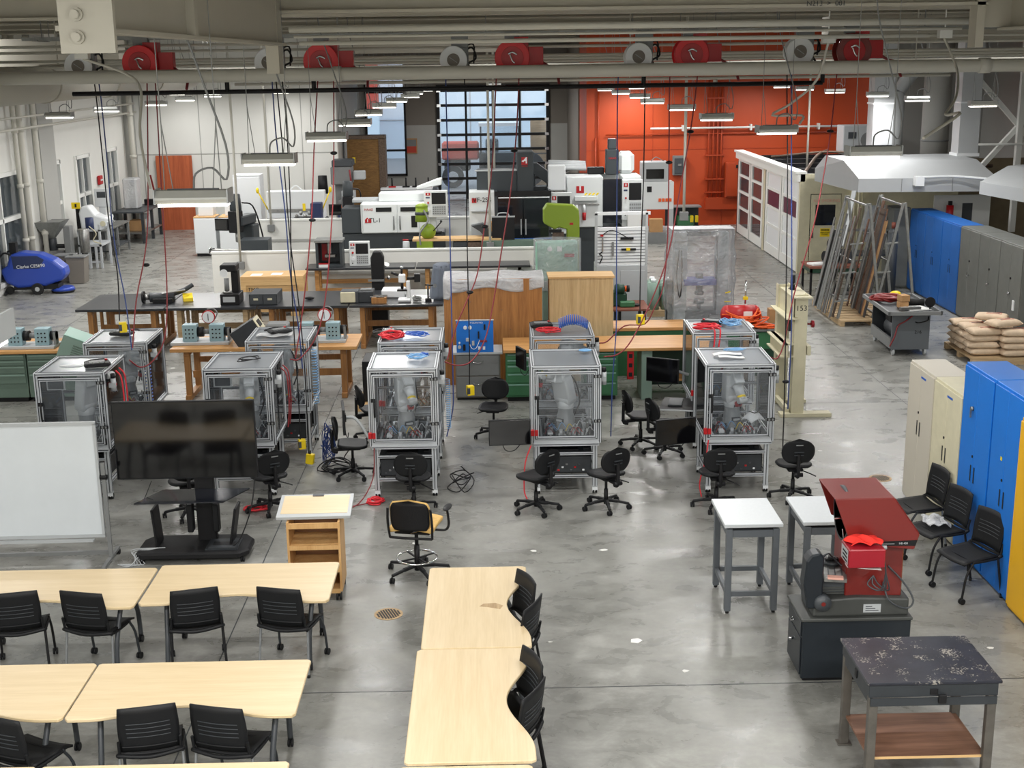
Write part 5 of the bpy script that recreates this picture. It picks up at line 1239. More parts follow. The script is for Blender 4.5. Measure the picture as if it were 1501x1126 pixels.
parts(t, [('panel', [('ply_pale', -.58, .55, -.45, .1, .0, 1.87)], .003), ('lid', [('pine', -.6, .57, -.47, .12, 1.87, 1.9)], 0)])
t = thing('filing_cabinet', 'grey two drawer filing cabinet in front of the plywood crate', 'filing cabinet', (-.23, 21.35, 0))
pp = parts(t, [('body', [('taupe', -.38, .38, -.22, .3, .04, .8), ('black', -.36, .36, -.2, .28, 0, .04)], .004), ('drawer', [('grey', -.36, .36, -.24, -.22, .43, .78)], .004), ('drawer', [('grey', -.36, .36, -.24, -.22, .06, .41)], .004), ('top', [('light_grey', -.42, .42, -.27, .32, .8, .84)], .004)])
for q, z in ((pp[1], .68), (pp[2], .31)): B('chrome').tube([(-.09, -.24, z), (-.04, -.28, z-.02), (.04, -.28, z-.02), (.09, -.24, z)], .008).build('handle', q)
t = thing('trainer_panel', 'bright blue pneumatics trainer panel standing on the filing cabinet', 'panel', (-.27, 21.1, .84))
pp = parts(t, [('board', [('cab_blue', -.31, .31, -.015, .015, 0, .54), ('light_grey', -.32, .32, -.02, .02, .54, .555)], 0), ('gauge', [('white', 'c', (-.16, -.015, .43), (-.16, -.05, .43), .03, .03, 16), ('white', 'c', (-.08, -.015, .43), (-.08, -.05, .43), .03, .03, 16), ('light_grey', 'c', (-.26, -.015, .1), (-.26, -.06, .1), .028, .028, 12), ('white', 'c', (-.26, -.015, .17), (-.26, -.05, .17), .016)], 0),
          ('valve', [('light_grey', -.05, -.01, -.06, -.015, .13, .2), ('light_grey', -.15, -.1, -.06, -.015, .2, .25), ('black', .05, .075, -.05, -.015, .24, .36), ('black', .15, .18, -.05, -.015, .39, .48), ('hose_red', .08, .2, -.05, -.015, .18, .21), ('white', .05, .09, -.04, -.015, .05, .1), ('white', .13, .17, -.04, -.015, .05, .1), ('black', -.2, -.16, -.05, -.015, .04, .14)], 0), ('tubing', [('white', 't', [(-.1, -.05, .18), (-.05, -.08, .08), (.02, -.08, .09), (.08, -.05, .22)], .005)], 0)])
text('AMATROL      PNEUMATICS', .034, (-.02, -.018, .515), FRONT, 'white', t) if False else text('PNEUMATICS', .036, (.03, -.018, .505), FRONT, 'white', t)
# gear trainers with dial gauges
def gear_trainer(label, loc, gauge=True):
    t = thing('gear_trainer', label, 'trainer', loc, 0, 'blue-grey gear trainers on the benches')
    spec = [('base', [('light_grey', -.5, .5, -.22, .22, 0, .05)], .006), ('gearbox', [('box_teal', -.3, -.06, -.14, .06, .05, .34)], .006), ('gearbox', [('box_teal', .16, .4, -.14, .06, .05, .34)], .006),
            ('bolt', [('black', 'c', (x+dx, -.14, z), (x+dx, -.15, z), .014, .014, 8) for x in (-.18, .28) for dx in (-.06, .0, .06) for z in (.12, .19, .26)], 0),
            ('motor', [('black', 'c', (-.06, -.02, .2), (.04, -.02, .2), .09, .09, 16), ('grey', 'c', (.04, -.02, .2), (.16, -.02, .2), .045), ('black', 'c', (.4, -.02, .2), (.5, -.02, .2), .08, .08, 16), ('grey', .46, .5, -.1, .06, .05, .26)], 0)]
    if gauge: spec.append(('dial_gauge', [('red', 'c', (.12, .06, .44), (.12, .1, .44), .115, .115, 24), ('white', 'c', (.12, .045, .44), (.12, .06, .44), .1, .1, 24), ('black', .115, .125, .04, .045, .38, .5), ('grey', 't', [(.2, .1, .36), (.27, .1, .5), (.2, .1, .58), (.1, .1, .57)], .012)], 0))
    parts(t, spec); return t
gear_trainer('gear trainer on the left edge bench without a gauge', (-7.95, 21.75, .92), False)
gear_trainer('gear trainer with dial gauge on the bench behind the leftmost far robot cell', (-5.0, 21.85, .92))
gear_trainer('gear trainer with dial gauge behind the second far robot cell', (-3.0, 21.85, .92))
t = thing('tilted_cabinet', 'teal green steel box tilted on the floor behind the leftmost robot cells', 'box', (-7.0, 21.6, 1.0), 10)
b = B('sage_light'); b.M = Matrix.Rotation(R(24), 4, 'Y'); b.bx(-.3, .4, -.3, .4, -.32, .1).m('teal').bx(-.3, .4, -.3, .4, .1, .115).m('sage')
for k in range(6): b.bx(-.1, .15, -.31, -.3, -.22+.04*k, -.2+.04*k)
b.build('case', t, .006)
t = thing('tilted_meter', 'dark instrument case with pale face tilted on the maple bench', 'instrument', (-4.1, 21.75, 1.12), 0)
b = B('charcoal'); b.M = Matrix.Rotation(R(-32), 4, 'Y'); b.bx(-.28, .2, -.3, .1, -.16, .2); b.build('case', t, .006)
b = B('cream_paint'); b.M = Matrix.Rotation(R(-32), 4, 'Y'); b.bx(.2, .21, -.3, .1, -.16, .2).m('black').bx(.21, .22, -.2, 0, .02, .14).cyl((.21, -.2, -.08), (.23, -.2, -.08), .03).cyl((.21, -.05, -.08), (.23, -.05, -.08), .03); b.build('face', t)
t = thing('grey_motor', 'grey round motor end beside the tilted dark instrument', 'motor', (-3.72, 22.0, .92))
parts(t, [('case', [('grey', -.18, .2, -.15, .2, 0, .3)], .03), ('cap', [('black', 'c', (.0, -.15, .16), (.0, -.17, .16), .07, .07, 18)], 0)])
t = thing('computer_tower', 'black open computer case on a low wooden dolly beside the third far robot cell', 'computer', (-1.98, 21.0, .12))
parts(t, [('case', [('black', -.16, .2, -.3, .35, 0, .68)], .006), ('panel', [('charcoal', .2, .21, -.28, .33, .02, .66)], 0), ('label', [('white', -.08, .04, -.305, -.3, .55, .59)], 0)])
tag(B('pine').bx(-2.25, -1.7, 20.5, 21.4, 0, .11).build('wooden_dolly', bev=.004), 'low wooden platform under the black computer case', 'platform')
t = thing('storage_tub', 'clear plastic tub with pale blue lid behind the third far robot cell', 'tub', (-1.42, 21.6, 0.6))
parts(t, [('tub', [('tub', 'y', [(-.17, 0), (.17, 0), (.22, .36), (-.22, .36)], -.18, .18)], .01), ('lid', [('pale_blue', -.24, .24, -.2, .2, .36, .39)], .006)])
tag(B('grey').bx(-1.75, -1.1, 21.3, 22.1, .56, .6).bx(-1.73, -1.69, 21.34, 21.38, 0, .56).bx(-1.16, -1.12, 21.34, 21.38, 0, .56).bx(-1.73, -1.69, 22.0, 22.04, 0, .56).bx(-1.16, -1.12, 22.0, 22.04, 0, .56).build('side_table'), 'low grey table under the clear tub', 'table')
tag(B('light_grey').bx(-5.9, -5.45, 20.1, 20.5, .0, .32).m('black').bx(-5.9, -5.45, 20.08, 20.1, .02, .3).build('floor_box', bev=.01), 'grey box on the floor behind the screen, left of the second robot cells', 'box')

# items on the long black bench
ZB = .9
t = thing('hardness_tester', 'black tester with a round dial on the long black bench', 'tester', (-5.22, 25.75, ZB))
parts(t, [('base', [('black', -.2, .18, -.25, .25, 0, .22)], .01), ('column', [('black', .0, .14, -.02, .2, .22, .66)], .01), ('head', [('black', -.18, .14, -.2, .2, .66, .8)], .02), ('dial', [('white', 'c', (-.1, -.21, .64), (-.1, -.2, .64), .08, .08, 20)], 0), ('spindle', [('grey', 'c', (-.08, -.08, .26), (-.08, -.08, .52), .05), ('steel', 'c', (-.08, -.08, .22), (-.08, -.08, .26), .09)], 0), ('plate', [('light_grey', -.14, .1, -.255, -.25, .06, .17)], 0)])
t = thing('drawer_box', 'dark grey two drawer box on the long black bench', 'drawer box', (-4.55, 25.75, ZB))
parts(t, [('case', [('charcoal', -.28, .28, -.3, .4, 0, .22)], .006), ('drawer', [('dark_grey', -.26, -.01, -.31, -.3, .02, .2)], 0), ('drawer', [('dark_grey', .01, .26, -.31, -.3, .02, .2)], 0), ('label', [('cream_paint', -.19, -.1, -.315, -.31, .1, .14), ('cream_paint', .09, .18, -.315, -.31, .1, .14)], 0)])
t = thing('lathe_chuck', 'black and steel spindle assembly lying on the left of the long bench', 'spindle', (-6.75, 25.9, ZB))
parts(t, [('disc', [('black', 'c', (-.32, 0, .12), (-.28, 0, .12), .12, .12, 18), ('steel', 'c', (-.28, 0, .12), (-.18, 0, .12), .06)], 0), ('body', [('charcoal', 'c', (-.18, 0, .11), (.3, .1, .11), .1, .09, 16), ('black', -.1, .3, -.1, .2, 0, .1)], .01), ('arm', [('charcoal', 't', [(.25, .1, .15), (.45, .3, .2), (.6, .45, .28)], .05, 8), ('steel', 't', [(.1, -.1, .2), (.3, -.05, .22), (.5, .2, .22)], .02)], 0)])
t = thing('parts_bin', 'small yellow plastic bin on the long black bench', 'bin', (-6.2, 26.1, ZB), 15)
parts(t, [('bin', [('yellow', 'x', [(-.12, 0), (.12, 0), (.12, .14), (-.1, .07)], -.1, .1)], .005)])
t = thing('speaker_box', 'small box with beige front on the long black bench', 'box', (-2.85, 25.65, ZB)); parts(t, [('case', [('dark_grey', -.16, .2, -.14, .2, 0, .24)], .01), ('face', [('cream_paint', -.16, .14, -.17, -.14, .01, .23)], .02)])
t = thing('instrument_box', 'dark grey instrument case beside the beige fronted box', 'instrument', (-2.52, 25.75, ZB)); parts(t, [('case', [('charcoal', -.14, .16, -.2, .25, 0, .22)], .01), ('handle', [('grey', -.1, .12, -.1, .1, .22, .25)], .005)])
t = thing('belt_sander', 'tall black belt sander standing behind the long black bench', 'sander', (-2.4, 27.35, 0))
parts(t, [('stand', [('black', -.2, .2, -.2, .2, 0, .78)], .01), ('belt_housing', [('black', 'y', [(-.13, .78), (.13, .78), (.14, 1.55), (.08, 1.68), (-.08, 1.68), (-.14, 1.55)], -.12, .12)], .02), ('knob', [('chrome', 'c', (.2, 0, 1.1), (.26, 0, 1.1), .035), ('grey', -.2, .14, -.16, -.12, 1.05, 1.09)], 0)])
t = thing('wood_block', 'wooden block with steel tools on the long black bench', 'block', (-2.23, 25.5, ZB)); parts(t, [('block', [('trestle', -.15, .15, -.12, .12, 0, .12)], .005), ('tools', [('steel', -.18, .12, -.05, -.02, .12, .14), ('steel', -.1, .16, .02, .06, .12, .15), ('black', -.05, .1, -.1, -.07, .12, .14)], 0)])
t = thing('microscope', 'white microscope with black eyepieces on the long black bench', 'microscope', (-1.72, 25.6, ZB))
parts(t, [('base', [('white', -.14, .12, -.1, .14, 0, .07)], .02), ('stand', [('white', .03, .11, -.03, .05, .07, .42)], .012), ('head', [('white', -.12, .02, -.05, .06, .38, .56), ('black', 'c', (-.05, 0, .25), (-.05, 0, .4), .03)], .02), ('eyepiece', [('black', 'c', (-.08, 0, .52), (-.26, -.04, .6), .025), ('black', 'c', (-.05, 0, .56), (-.05, 0, .68), .022), ('chrome', 'c', (-.05, 0, .68), (-.05, 0, .72), .035)], 0), ('lamp', [('black', 'c', (.05, 0, .47), (.22, 0, .47), .03), ('black', .2, .32, -.06, .06, .4, .56)], 0), ('specimen_table', [('black', -.15, .05, -.08, .08, .22, .25)], 0)])
t = thing('plastic_tray', 'white plastic tray behind the microscope', 'tray', (-1.95, 26.2, ZB)); parts(t, [('tray', [('white', -.28, .2, -.2, .25, 0, .16)], .02)])
t = thing('gauge_stand', 'black magnetic gauge stand right of the microscope', 'gauge stand', (-1.25, 25.55, ZB)); parts(t, [('base', [('black', -.06, .06, -.06, .06, 0, .06)], 0), ('post', [('charcoal', 'c', (0, 0, .06), (0, 0, .36), .018), ('black', 'c', (-.06, 0, .34), (.18, 0, .32), .014), ('chrome', 'c', (.14, -.02, .32), (.14, .02, .32), .04)], 0)])
tangle('cable_bundle', 'grey cables heaped between the microscope and the gauge stand', 'cable', (-1.48, 25.6, ZB), 'grey', .1, .14, .14, 24, .012, 41)
tag(B('paper').bx(-1.6, -1.15, 25.5, 26.3, ZB, ZB+.006).build('paper_sheet'), 'white sheet on the bench under the gauge stand', 'paper')
tag(B('steel').ell((-4.0, 25.9, ZB+.02), (.04, .12, .02)).m('black').ell((-3.7, 26.0, ZB+.03), (.1, .06, .03)).build('hand_tools'), 'small loose hand tools on the third black bench', 'tools')
t = thing('covered_machine', 'tall machine under a draped grey cover behind the plywood crate', 'covered machine', (-.98, 26.0, ZB))
b = B('cover_grey').sheet(lambda u, v: ((.16+.1*v+.015*math.sin(14*u*PI))*math.cos(2*PI*u), (.2+.12*v+.02*math.sin(18*u*PI))*math.sin(2*PI*u), .68-.68*v), 40, 8, .01); b.ell((0, 0, .66), (.17, .21, .06)); b.build('cover', t)
t = thing('pine_crate', 'long low pine shipping crate with black stamped marks', 'crate', (-4.95, 29.3, 0))
parts(t, [('panel', [('pine', -.68, .7, -.4, .4, .1, .85)], 0), ('batten', [('pine', -.7, .72, -.43, -.4, .72, .9), ('pine', -.7, -.58, -.43, -.4, .1, .72), ('pine', .6, .72, -.43, -.4, .1, .72), ('pine', -.7, .72, -.42, .42, .85, .92)], 0), ('skid', [('pine', -.6, -.4, -.4, .4, 0, .1), ('pine', .4, .6, -.4, .4, 0, .1)], 0), ('label', [('paper', -.5, -.25, -.3, 0, .92, .923), ('paper', -.05, .2, -.2, .1, .92, .923)], 0)])
text('TMC', .12, (-.42, -.405, .62), FRONT, 'black', t, 'stencil')

# low white partition walls and the machines behind
t = thing('partition_wall', 'low white partition wall behind the benches', 'partition', (-2.7, 30.75, 0))
parts(t, [('panel', [('wall_white', -3.95, 4.0, -.06, .06, 0, 1.2)], 0), ('cap', [('white_paint', -3.97, 4.02, -.08, .08, 1.2, 1.24)], 0), ('raceway', [('wall_grey', -2.2, 4.0, -.09, -.06, .66, .72)], 0)])
t = thing('partition_wall', 'second low white partition wall farther back by the machines', 'partition', (-3.25, 35, 0))
parts(t, [('panel', [('wall_white', -3.15, 3.0, -.06, .06, 0, 1.45)], 0), ('cap', [('white_paint', -3.17, 3.02, -.08, .08, 1.45, 1.5)], 0), ('raceway', [('wall_grey', -3.1, 2.95, -.09, -.06, .9, .96)], 0)])
for i, (x, y, z0, lab) in enumerate(((-5.95, 30.6, .95, 'white power pole dropping to the outlet left of the pine crate'), (-5.9, 34.9, 1.3, 'white power pole dropping to an outlet on the farther partition'), (0.02, 31.5, 1.2, 'white power pole before the dark machining centre'), (.18, 37, 2.3, 'white power pole dropping behind the dark machining centre'), (4.1, 27.0, 2.4, 'white power pole beside the wrapped tester'), (9.0, 36.5, 2.2, 'white power pole before the paint booth'))):
    t = thing('power_pole', lab, 'power pole', (x, y, 0), 0, 'white power drops from the ceiling')
    parts(t, [('pole', [('pipe_paint', 'c', (0, 0, z0), (0, 0, 6.88), .03, .03, 8)], 0), ('outlet', [('grey', -.09, .09, -.07, .03, z0-.12, z0+.06)], .005)])
# tabletop mill and its control
t = thing('benchtop_mill', 'small black benchtop milling machine with an open front', 'mill', (-3.74, 30.1, .95))
parts(t, [('case', [('machine_dark', -.32, .3, -.2, .3, 0, .06), ('machine_dark', -.32, -.26, -.2, .3, .06, .6), ('machine_dark', .24, .3, -.2, .3, .06, .6), ('machine_dark', -.32, .3, .26, .3, .06, .6), ('galv', -.34, .32, -.22, .32, .58, .64)], .005), ('spindle', [('steel', -.05, .03, -.05, .05, .3, .55), ('steel', -.12, .12, -.1, .1, .22, .28), ('red', -.22, -.1, .2, .25, .1, .5)], 0), ('nameplate', [('white', -.26, -.04, -.205, -.2, -.0, .08), ('red', -.26, -.04, -.208, -.2, .07, .1)], 0)])
def cnc_control(label, loc, rz=0, w=.24, h=.58):
    t = thing('machine_control', label, 'control panel', loc, rz)
    return parts(t, [('case', [('machine_white', -w, w, -.03, .1, 0, h)], .01), ('display', [('black', -w*.35, w*.85, -.04, -.03, h*.5, h*.92)], 0), ('keypad', [('light_grey', -w*.3, w*.85, -.038, -.03, h*.08, h*.45)] + [('grey', -w*.28+w*.19*i, -w*.15+w*.19*i, -.042, -.038, h*.12+h*.08*j, h*.17+h*.08*j) for i in range(6) for j in range(4)], 0),
                     ('button', [('red', 'c', (-w*.65, -.03, h*.55), (-w*.65, -.06, h*.55), .025), ('white', 'c', (-w*.62, -.03, h*.3), (-w*.62, -.05, h*.3), .04), ('black', 'c', (-w*.7, -.03, h*.12), (-w*.7, -.045, h*.12), .014), ('navy', -w*.85, -w*.5, -.035, -.03, h*.72, h*.76)], 0), ('emblem', [('red', -w*.85, -w*.45, -.035, -.03, h*.82, h*.92), ('white', -w*.7, -w*.6, -.037, -.035, h*.84, h*.9)], 0)])
cnc_control('white machine control panel beside the small black benchtop mill', (-3.05, 30.05, .95))
t = thing('cloth_bundle', 'white cloth heap right of the white control panel on the bench', 'cloth', (-2.55, 30.0, .95)); b = B('paper').sheet(lambda u, v: (-.2+.4*u, -.15+.25*v, .02+.1*math.sin(PI*u)*math.sin(PI*v)+.02*math.sin(12*u+5*v)), 12, 8, .01); b.build('cloth', t)
t = thing('bench_vise', 'grey fixture block hanging at the right end of the black topped bench', 'fixture', (.7, 29.9, .55)); parts(t, [('plate', [('light_grey', -.3, .3, -.05, .05, 0, .38)], .006), ('knob', [('black', 'c', (-.12, -.05, .2), (-.12, -.08, .2), .02), ('grey', 'c', (.05, -.05, .2), (.05, -.07, .2), .09)], 0)])
def manual_mill(label, loc, rz, s=1.0):
    t = thing('milling_machine', label, 'milling machine', loc, rz, 'dark manual milling machines')
    parts(t, [('base', [('machine_dark', -.35, .35, -.25, .4, 0, .25)], .02), ('column', [('machine_dark', -.2, .25, .05, .45, .25, 1.6)], .03), ('knee', [('machine_dark', -.18, .18, -.3, .05, .5, .85), ('steel', 'c', (0, -.2, .15), (0, -.2, .5), .05)], .01), ('work_table', [('steel', -.8, .6, -.3, -.05, .9, .98), ('black', -.82, -.78, -.25, -.1, .84, 1.0)], .005), ('ram', [('machine_dark', -.14, .16, -.35, .5, 1.6, 1.85)], .03), ('head', [('black', -.16, .12, -.5, -.2, 1.45, 2.0), ('machine_dark', 'c', (0, -.35, 2.0), (0, -.35, 2.42), .15, .13, 16), ('steel', 'c', (0, -.35, 1.2), (0, -.35, 1.45), .05)], .02), ('readout', [('black', -.55, -.2, -.45, -.38, 1.5, 1.8), ('screen', -.53, -.22, -.455, -.45, 1.53, 1.77)], 0), ('handwheel', [('chrome', 'c', (-.85, -.17, .94), (-.87, -.17, .94), .1, .1, 16)], 0), ('cable', [('black', 't', [(.15, -.3, 2.2), (.35, -.1, 2.1), (.4, .2, 1.5), (.45, .3, .9)], .02)], 0)])
    return t
manual_mill('dark manual milling machine behind the partition, left of the power pole', (-6.3, 33.0, 0), -15)
mm = manual_mill('dark manual milling machine behind the benchtop mill', (-3.95, 36.2, 0), 10)
t = thing('control_cabinet', 'black electrical cabinet with a yellow warning triangle by the left mill', 'cabinet', (-5.85, 32.2, 0)); parts(t, [('body', [('machine_dark', -.35, .35, -.3, .3, 0, 1.35)], .01), ('warning', [('yellow', 'y', [(-.05, .7), (.05, .7), (0, .78)], -.305, -.3)], 0)])
gw = 'plain white flat-fronted cabinets at the far left'
for i, (x, y, w_, h_, lab) in enumerate(((-8.5, 38.9, .32, 1.15, 'white cabinet leftmost of the three before the red plywood'), (-7.75, 38.9, .32, 1.15, 'white cabinet second beside the leftmost one'), (-7.55, 40.9, .42, 2.2, 'tall white cabinet rising behind the dark mill'))):
    t = thing('white_cabinet', lab, 'cabinet', (x, y, 0), 0, gw); parts(t, [('body', [('white', -w_, w_, -.35, .35, .08, h_), ('black', -w_+.03, w_-.03, -.3, .3, 0, .08)], .008), ('top', [('lectern_wood', -w_, w_, -.36, .36, h_, h_+.03) if i < 2 else ('white', -w_, w_, -.36, .36, h_, h_+.03)], 0), ('door', [('white', -w_+.02, w_-.02, -.365, -.35, .1, h_-.04)], .004)])
for i, x in enumerate((-8.5, -7.7)): tag(B('white').bx(x-.22, x+.22, 38.8, 39.3, 1.18, 1.5).build('white_box', bev=.01), 'white box on the ' + ('leftmost' if i == 0 else 'second') + ' white cabinet', 'box')
t = thing('shear', 'white sheet metal shear with two yellow ball handles', 'shear', (-6.0, 40.3, 0))
parts(t, [('frame', [('white', -.9, .9, -.1, .3, .9, 1.75), ('charcoal', -.95, .95, -.3, .4, 0, .9)], .02), ('blade', [('steel', -.85, .85, -.14, -.1, 1.1, 1.2)], 0), ('handle', [('yellow', 'c', (-.85, -.2, 1.2), (-1.1, -.3, 1.75), .02), ('yellow', 'e', (-1.12, -.3, 1.8), (.05, .05, .09)), ('yellow', 'c', (.85, -.2, 1.2), (1.1, -.3, 1.75), .02), ('yellow', 'e', (1.12, -.3, 1.8), (.05, .05, .09))], 0), ('arch', [('white', 't', [(-.2, .1, 1.75), (0, .1, 1.9), (.2, .1, 1.75)], .02)], 0)])
t = thing('bench_grinder_stand', 'dark rack of tooling before the white shear', 'rack', (-5.3, 37.2, 0)); parts(t, [('body', [('charcoal', -.3, .35, -.2, .2, 0, 1.3), ('navy', .2, .5, -.25, .2, .9, 1.7)], .01), ('tool_holder', [('steel', 'e', (-.2+.12*i, -.25, 1.35+.08*(i % 2)), (.05, .05, .06)) for i in range(4)] + [('yellow', -.02, .06, -.25, -.2, 1.5, 1.7)], 0)])
t = thing('plywood_sheet', 'tall reddish plywood sheet leaning flat on the back wall', 'plywood', (-10.83, 45.05, 0)); parts(t, [('sheet', [('ply_red', -.62, .62, -.012, .012, 0, 2.56)], 0)])
t = thing('osb_crate', 'tall strand board crate with timber edges at the recess corner', 'crate', (-4.35, 47, 0)); parts(t, [('panel', [('osb', -.68, .55, -.3, .4, 0, 2.95)], 0), ('batten', [('rust_steel', .45, .58, -.34, -.3, 0, 2.95), ('rust_steel', .58, .68, -.34, .4, 0, 2.95), ('rust_steel', -.7, .68, -.34, .42, 2.93, 3.05)], 0), ('tag', [('yellow', -.5, -.4, -.32, -.3, 2.1, 2.3)], 0)])
t = thing('drill_press', 'large old grey drilling machine in front of the strand board crate', 'drilling machine', (-4.95, 44.0, 0)); parts(t, [('column', [('grey', -.25, .3, 0, .5, 0, 1.6)], .03), ('head', [('grey', -.35, .35, -.3, .5, 1.6, 2.2), ('dark_grey', -.3, .4, -.32, .5, 2.2, 2.42), ('light_grey', .4, .8, -.2, .1, 1.75, 2.05)], .03), ('motor', [('black', 'c', (-.65, -.1, 1.3), (-.65, -.1, 1.9), .18, .15, 14)], 0), ('work_table', [('grey', -.1, .6, -.5, 0, 1.0, 1.1), ('light_grey', 0, .45, -.4, 0, 1.1, 1.4)], .01), ('lever', [('hose_red', 'c', (.35, -.3, 1.5), (.3, -.35, 2.1), .03)], 0)])
t = thing('waste_bin', 'blue bin filled with orange rags beside the grey drilling machine', 'bin', (-4.7, 42.5, 0)); parts(t, [('bin', [('navy', 'y', [(-.2, 0), (.2, 0), (.27, .95), (-.27, .95)], -.2, .2)], .01), ('rags', [('orange', 'e', (0, 0, .97), (.22, .18, .1)), ('white', 'e', (.05, -.1, 1.05), (.05, .05, .05))], 0)])
t = thing('steel_bench', 'dark steel bench by the back wall carrying four clamps', 'bench', (-2.9, 46.6, 0)); parts(t, [('top', [('white', -.95, .9, -.4, .4, 1.15, 1.22)], .005), ('body', [('charcoal', -.92, .55, -.36, .36, 0, 1.15)], 0), ('cover', [('dark_grey', .6, 1.1, -.3, .4, 0, 1.18)], .05)])
for i, (x, m_) in enumerate(((-3.45, 'red'), (-2.95, 'black'), (-2.6, 'black'), (-2.15, 'red'))): t = thing('clamp', ('red clamp left', 'black clamp left', 'black clamp right', 'red clamp right') [i] + ' of the middle on the steel bench by the back wall', 'clamp', (x, 46.5, 1.22), 0, 'clamps on the far bench'); parts(t, [('base', [(m_, -.13, .13, -.06, .06, 0, .05)], .01), ('screw', [('black', 'c', (0, 0, .05), (0, 0, .34), .03)], 0)])
t = thing('wall_poster', 'small framed poster with red lower half on the back wall', 'poster', (-3.15, 53.97, 2.2)); parts(t, [('frame', [('cardboard', -.24, .24, -.02, .02, -.3, .32)], 0), ('print', [('grey', -.2, .2, -.025, -.02, .0, .27), ('brick_red', -.2, .2, -.025, -.02, -.26, .0)], 0)])
# white lathe
t = thing('lathe', 'white and black computer controlled lathe with two small windows', 'lathe', (-2.35, 33.6, 0))
pp = parts(t, [('base', [('machine_dark', -1.45, 1.2, -.3, .5, 0, 1.3), ('machine_dark', -1.45, -.95, -.35, .5, 1.3, 1.95)], .02), ('hood', [('machine_white', -.95, .85, -.42, .4, 1.3, 2.08)], .03), ('door', [('machine_white', -.9, -.02, -.45, -.42, 1.32, 2.05)], .01), ('door', [('machine_white', 0, .55, -.45, -.42, 1.32, 2.05)], .01),
          ('housing', [('machine_white', -.5, 1.0, -.1, .5, 2.08, 2.3), ('light_grey', -1.2, .2, .0, .5, 2.05, 2.15)], .02), ('side_guard', [('machine_white', .55, .98, -.4, .3, 1.3, 1.85)], .01)])
for q, x in ((pp[2], -.55), (pp[3], .08)): B('black').bx(x, x+.4, -.46, -.45, 1.86, 1.97).build('window', q); B('grey').cyl((-.1 if x < 0 else .06, -.48, 1.4), (-.1 if x < 0 else .06, -.48, 1.75), .018).build('handle', q)
B('black').bx(.35, .5, -.46, -.45, 1.45, 1.75).build('window', t); b = B('red').prism([(-.84, 1.58), (-.68, 1.58), (-.68, 1.68), (-.74, 1.68), (-.78, 1.72), (-.84, 1.66)], -.46, -.45, 'Y').m('white').bx(-.78, -.76, -.463, -.46, 1.6, 1.68); b.build('emblem', t)
text('TL-1', .16, (-.58, -.455, 1.64), FRONT, 'black', t); text('HAAS', .09, (-.74, -.455, 1.92), FRONT, 'red', t)
cc = cnc_control('white control panel above the right end of the white lathe', (-1.35, 33.0, 1.72), 0, .3, .68)
t = thing('control_boom', 'white slanted arm holding the lathe control panel', 'arm', (-1.5, 33.3, 2.4)); parts(t, [('arm', [('machine_white', 'y', [(-.35, .0), (.3, .12), (.32, .3), (.2, .28), (-.35, .08)], -.1, .1)], .02)])
t = thing('corrugated_hose', 'black corrugated hose reaching from the white lathe to the green grinder', 'hose', (-1.7, 32.6, 1.2)); B('black').tube([(-.35, 0, .0), (.0, 0, .02), (.25, .05, .15), (.5, .0, .18)], .035, 8).m('red').tube([(-.5, .0, 0), (-.1, 0, 0)], .02).build('hose', t)
# green drill
t = thing('green_drill_press', 'lime green drill press with silver flexible hoses', 'drill press', (-1.6, 31.9, 0))
parts(t, [('base', [('lime', -.2, .2, -.2, .2, 0, 1.3)], .02), ('head', [('lime', 'c', (-.06, 0, 1.75), (-.06, 0, 2.1), .17, .15, 18), ('lime', 'e', (-.06, 0, 2.12), (.16, .16, .08)), ('dark_grey', 'c', (-.06, 0, 1.92), (-.06, 0, 1.99), .175, .175, 18)], 0), ('body', [('lime', 'e', (.08, 0, 1.5), (.2, .2, .2))], 0), ('lever', [('black', 'c', (.2, -.1, 1.5), (.42, -.2, 1.75), .014), ('black', 'e', (.42, -.2, 1.77), (.03, .03, .03))], 0), ('hose', [('galv', 't', [(.0, -.2, 2.05), (.1, -.28, 1.8), (-.1, -.28, 1.5), (-.1, -.26, 1.2)], .022)], 0)])
t = thing('grinder_bench', 'bench with small grinder behind the white capped wall', 'bench', (-.9, 32.0, 0)); parts(t, [('top', [('pine', -1.0, 1.2, -.3, .3, 1.28, 1.33)], 0), ('leg', [('black', -.9, -.8, -.25, .25, 0, 1.28)], 0), ('leg', [('black', .9, 1.0, -.25, .25, 0, 1.28)], 0), ('cylinder', [('light_grey', 'c', (-1.15, -.4, 1.0), (-1.15, -.4, 1.3), .1, .08, 12)], 0), ('dark_parts', [('charcoal', 0, .35, -.3, .1, .95, 1.25), ('rust_steel', .35, .8, -.3, 0, 1.0, 1.24)], .02)])
t = thing('chute', 'slanting dark grey chute left of the black screen', 'chute', (-.1, 32.2, 0)); parts(t, [('chute', [('machine_dark', 'y', [(-.35, 1.6), (-.05, 1.65), (.45, 1.1), (.2, 1.05), (-.12, 1.45)], -.15, .15)], .005)])
tag(B('cardboard').bx(.0, .3, 32.6, 32.9, 1.24, 1.62).build('cardboard_box'), 'cardboard box behind the slanting dark chute', 'box')
tag(B('sage').bx(-.2, 1.35, 31.6, 31.9, .9, 1.28).build('green_cabinet', bev=.01), 'long green cabinet under the black screen behind the white wall', 'cabinet')
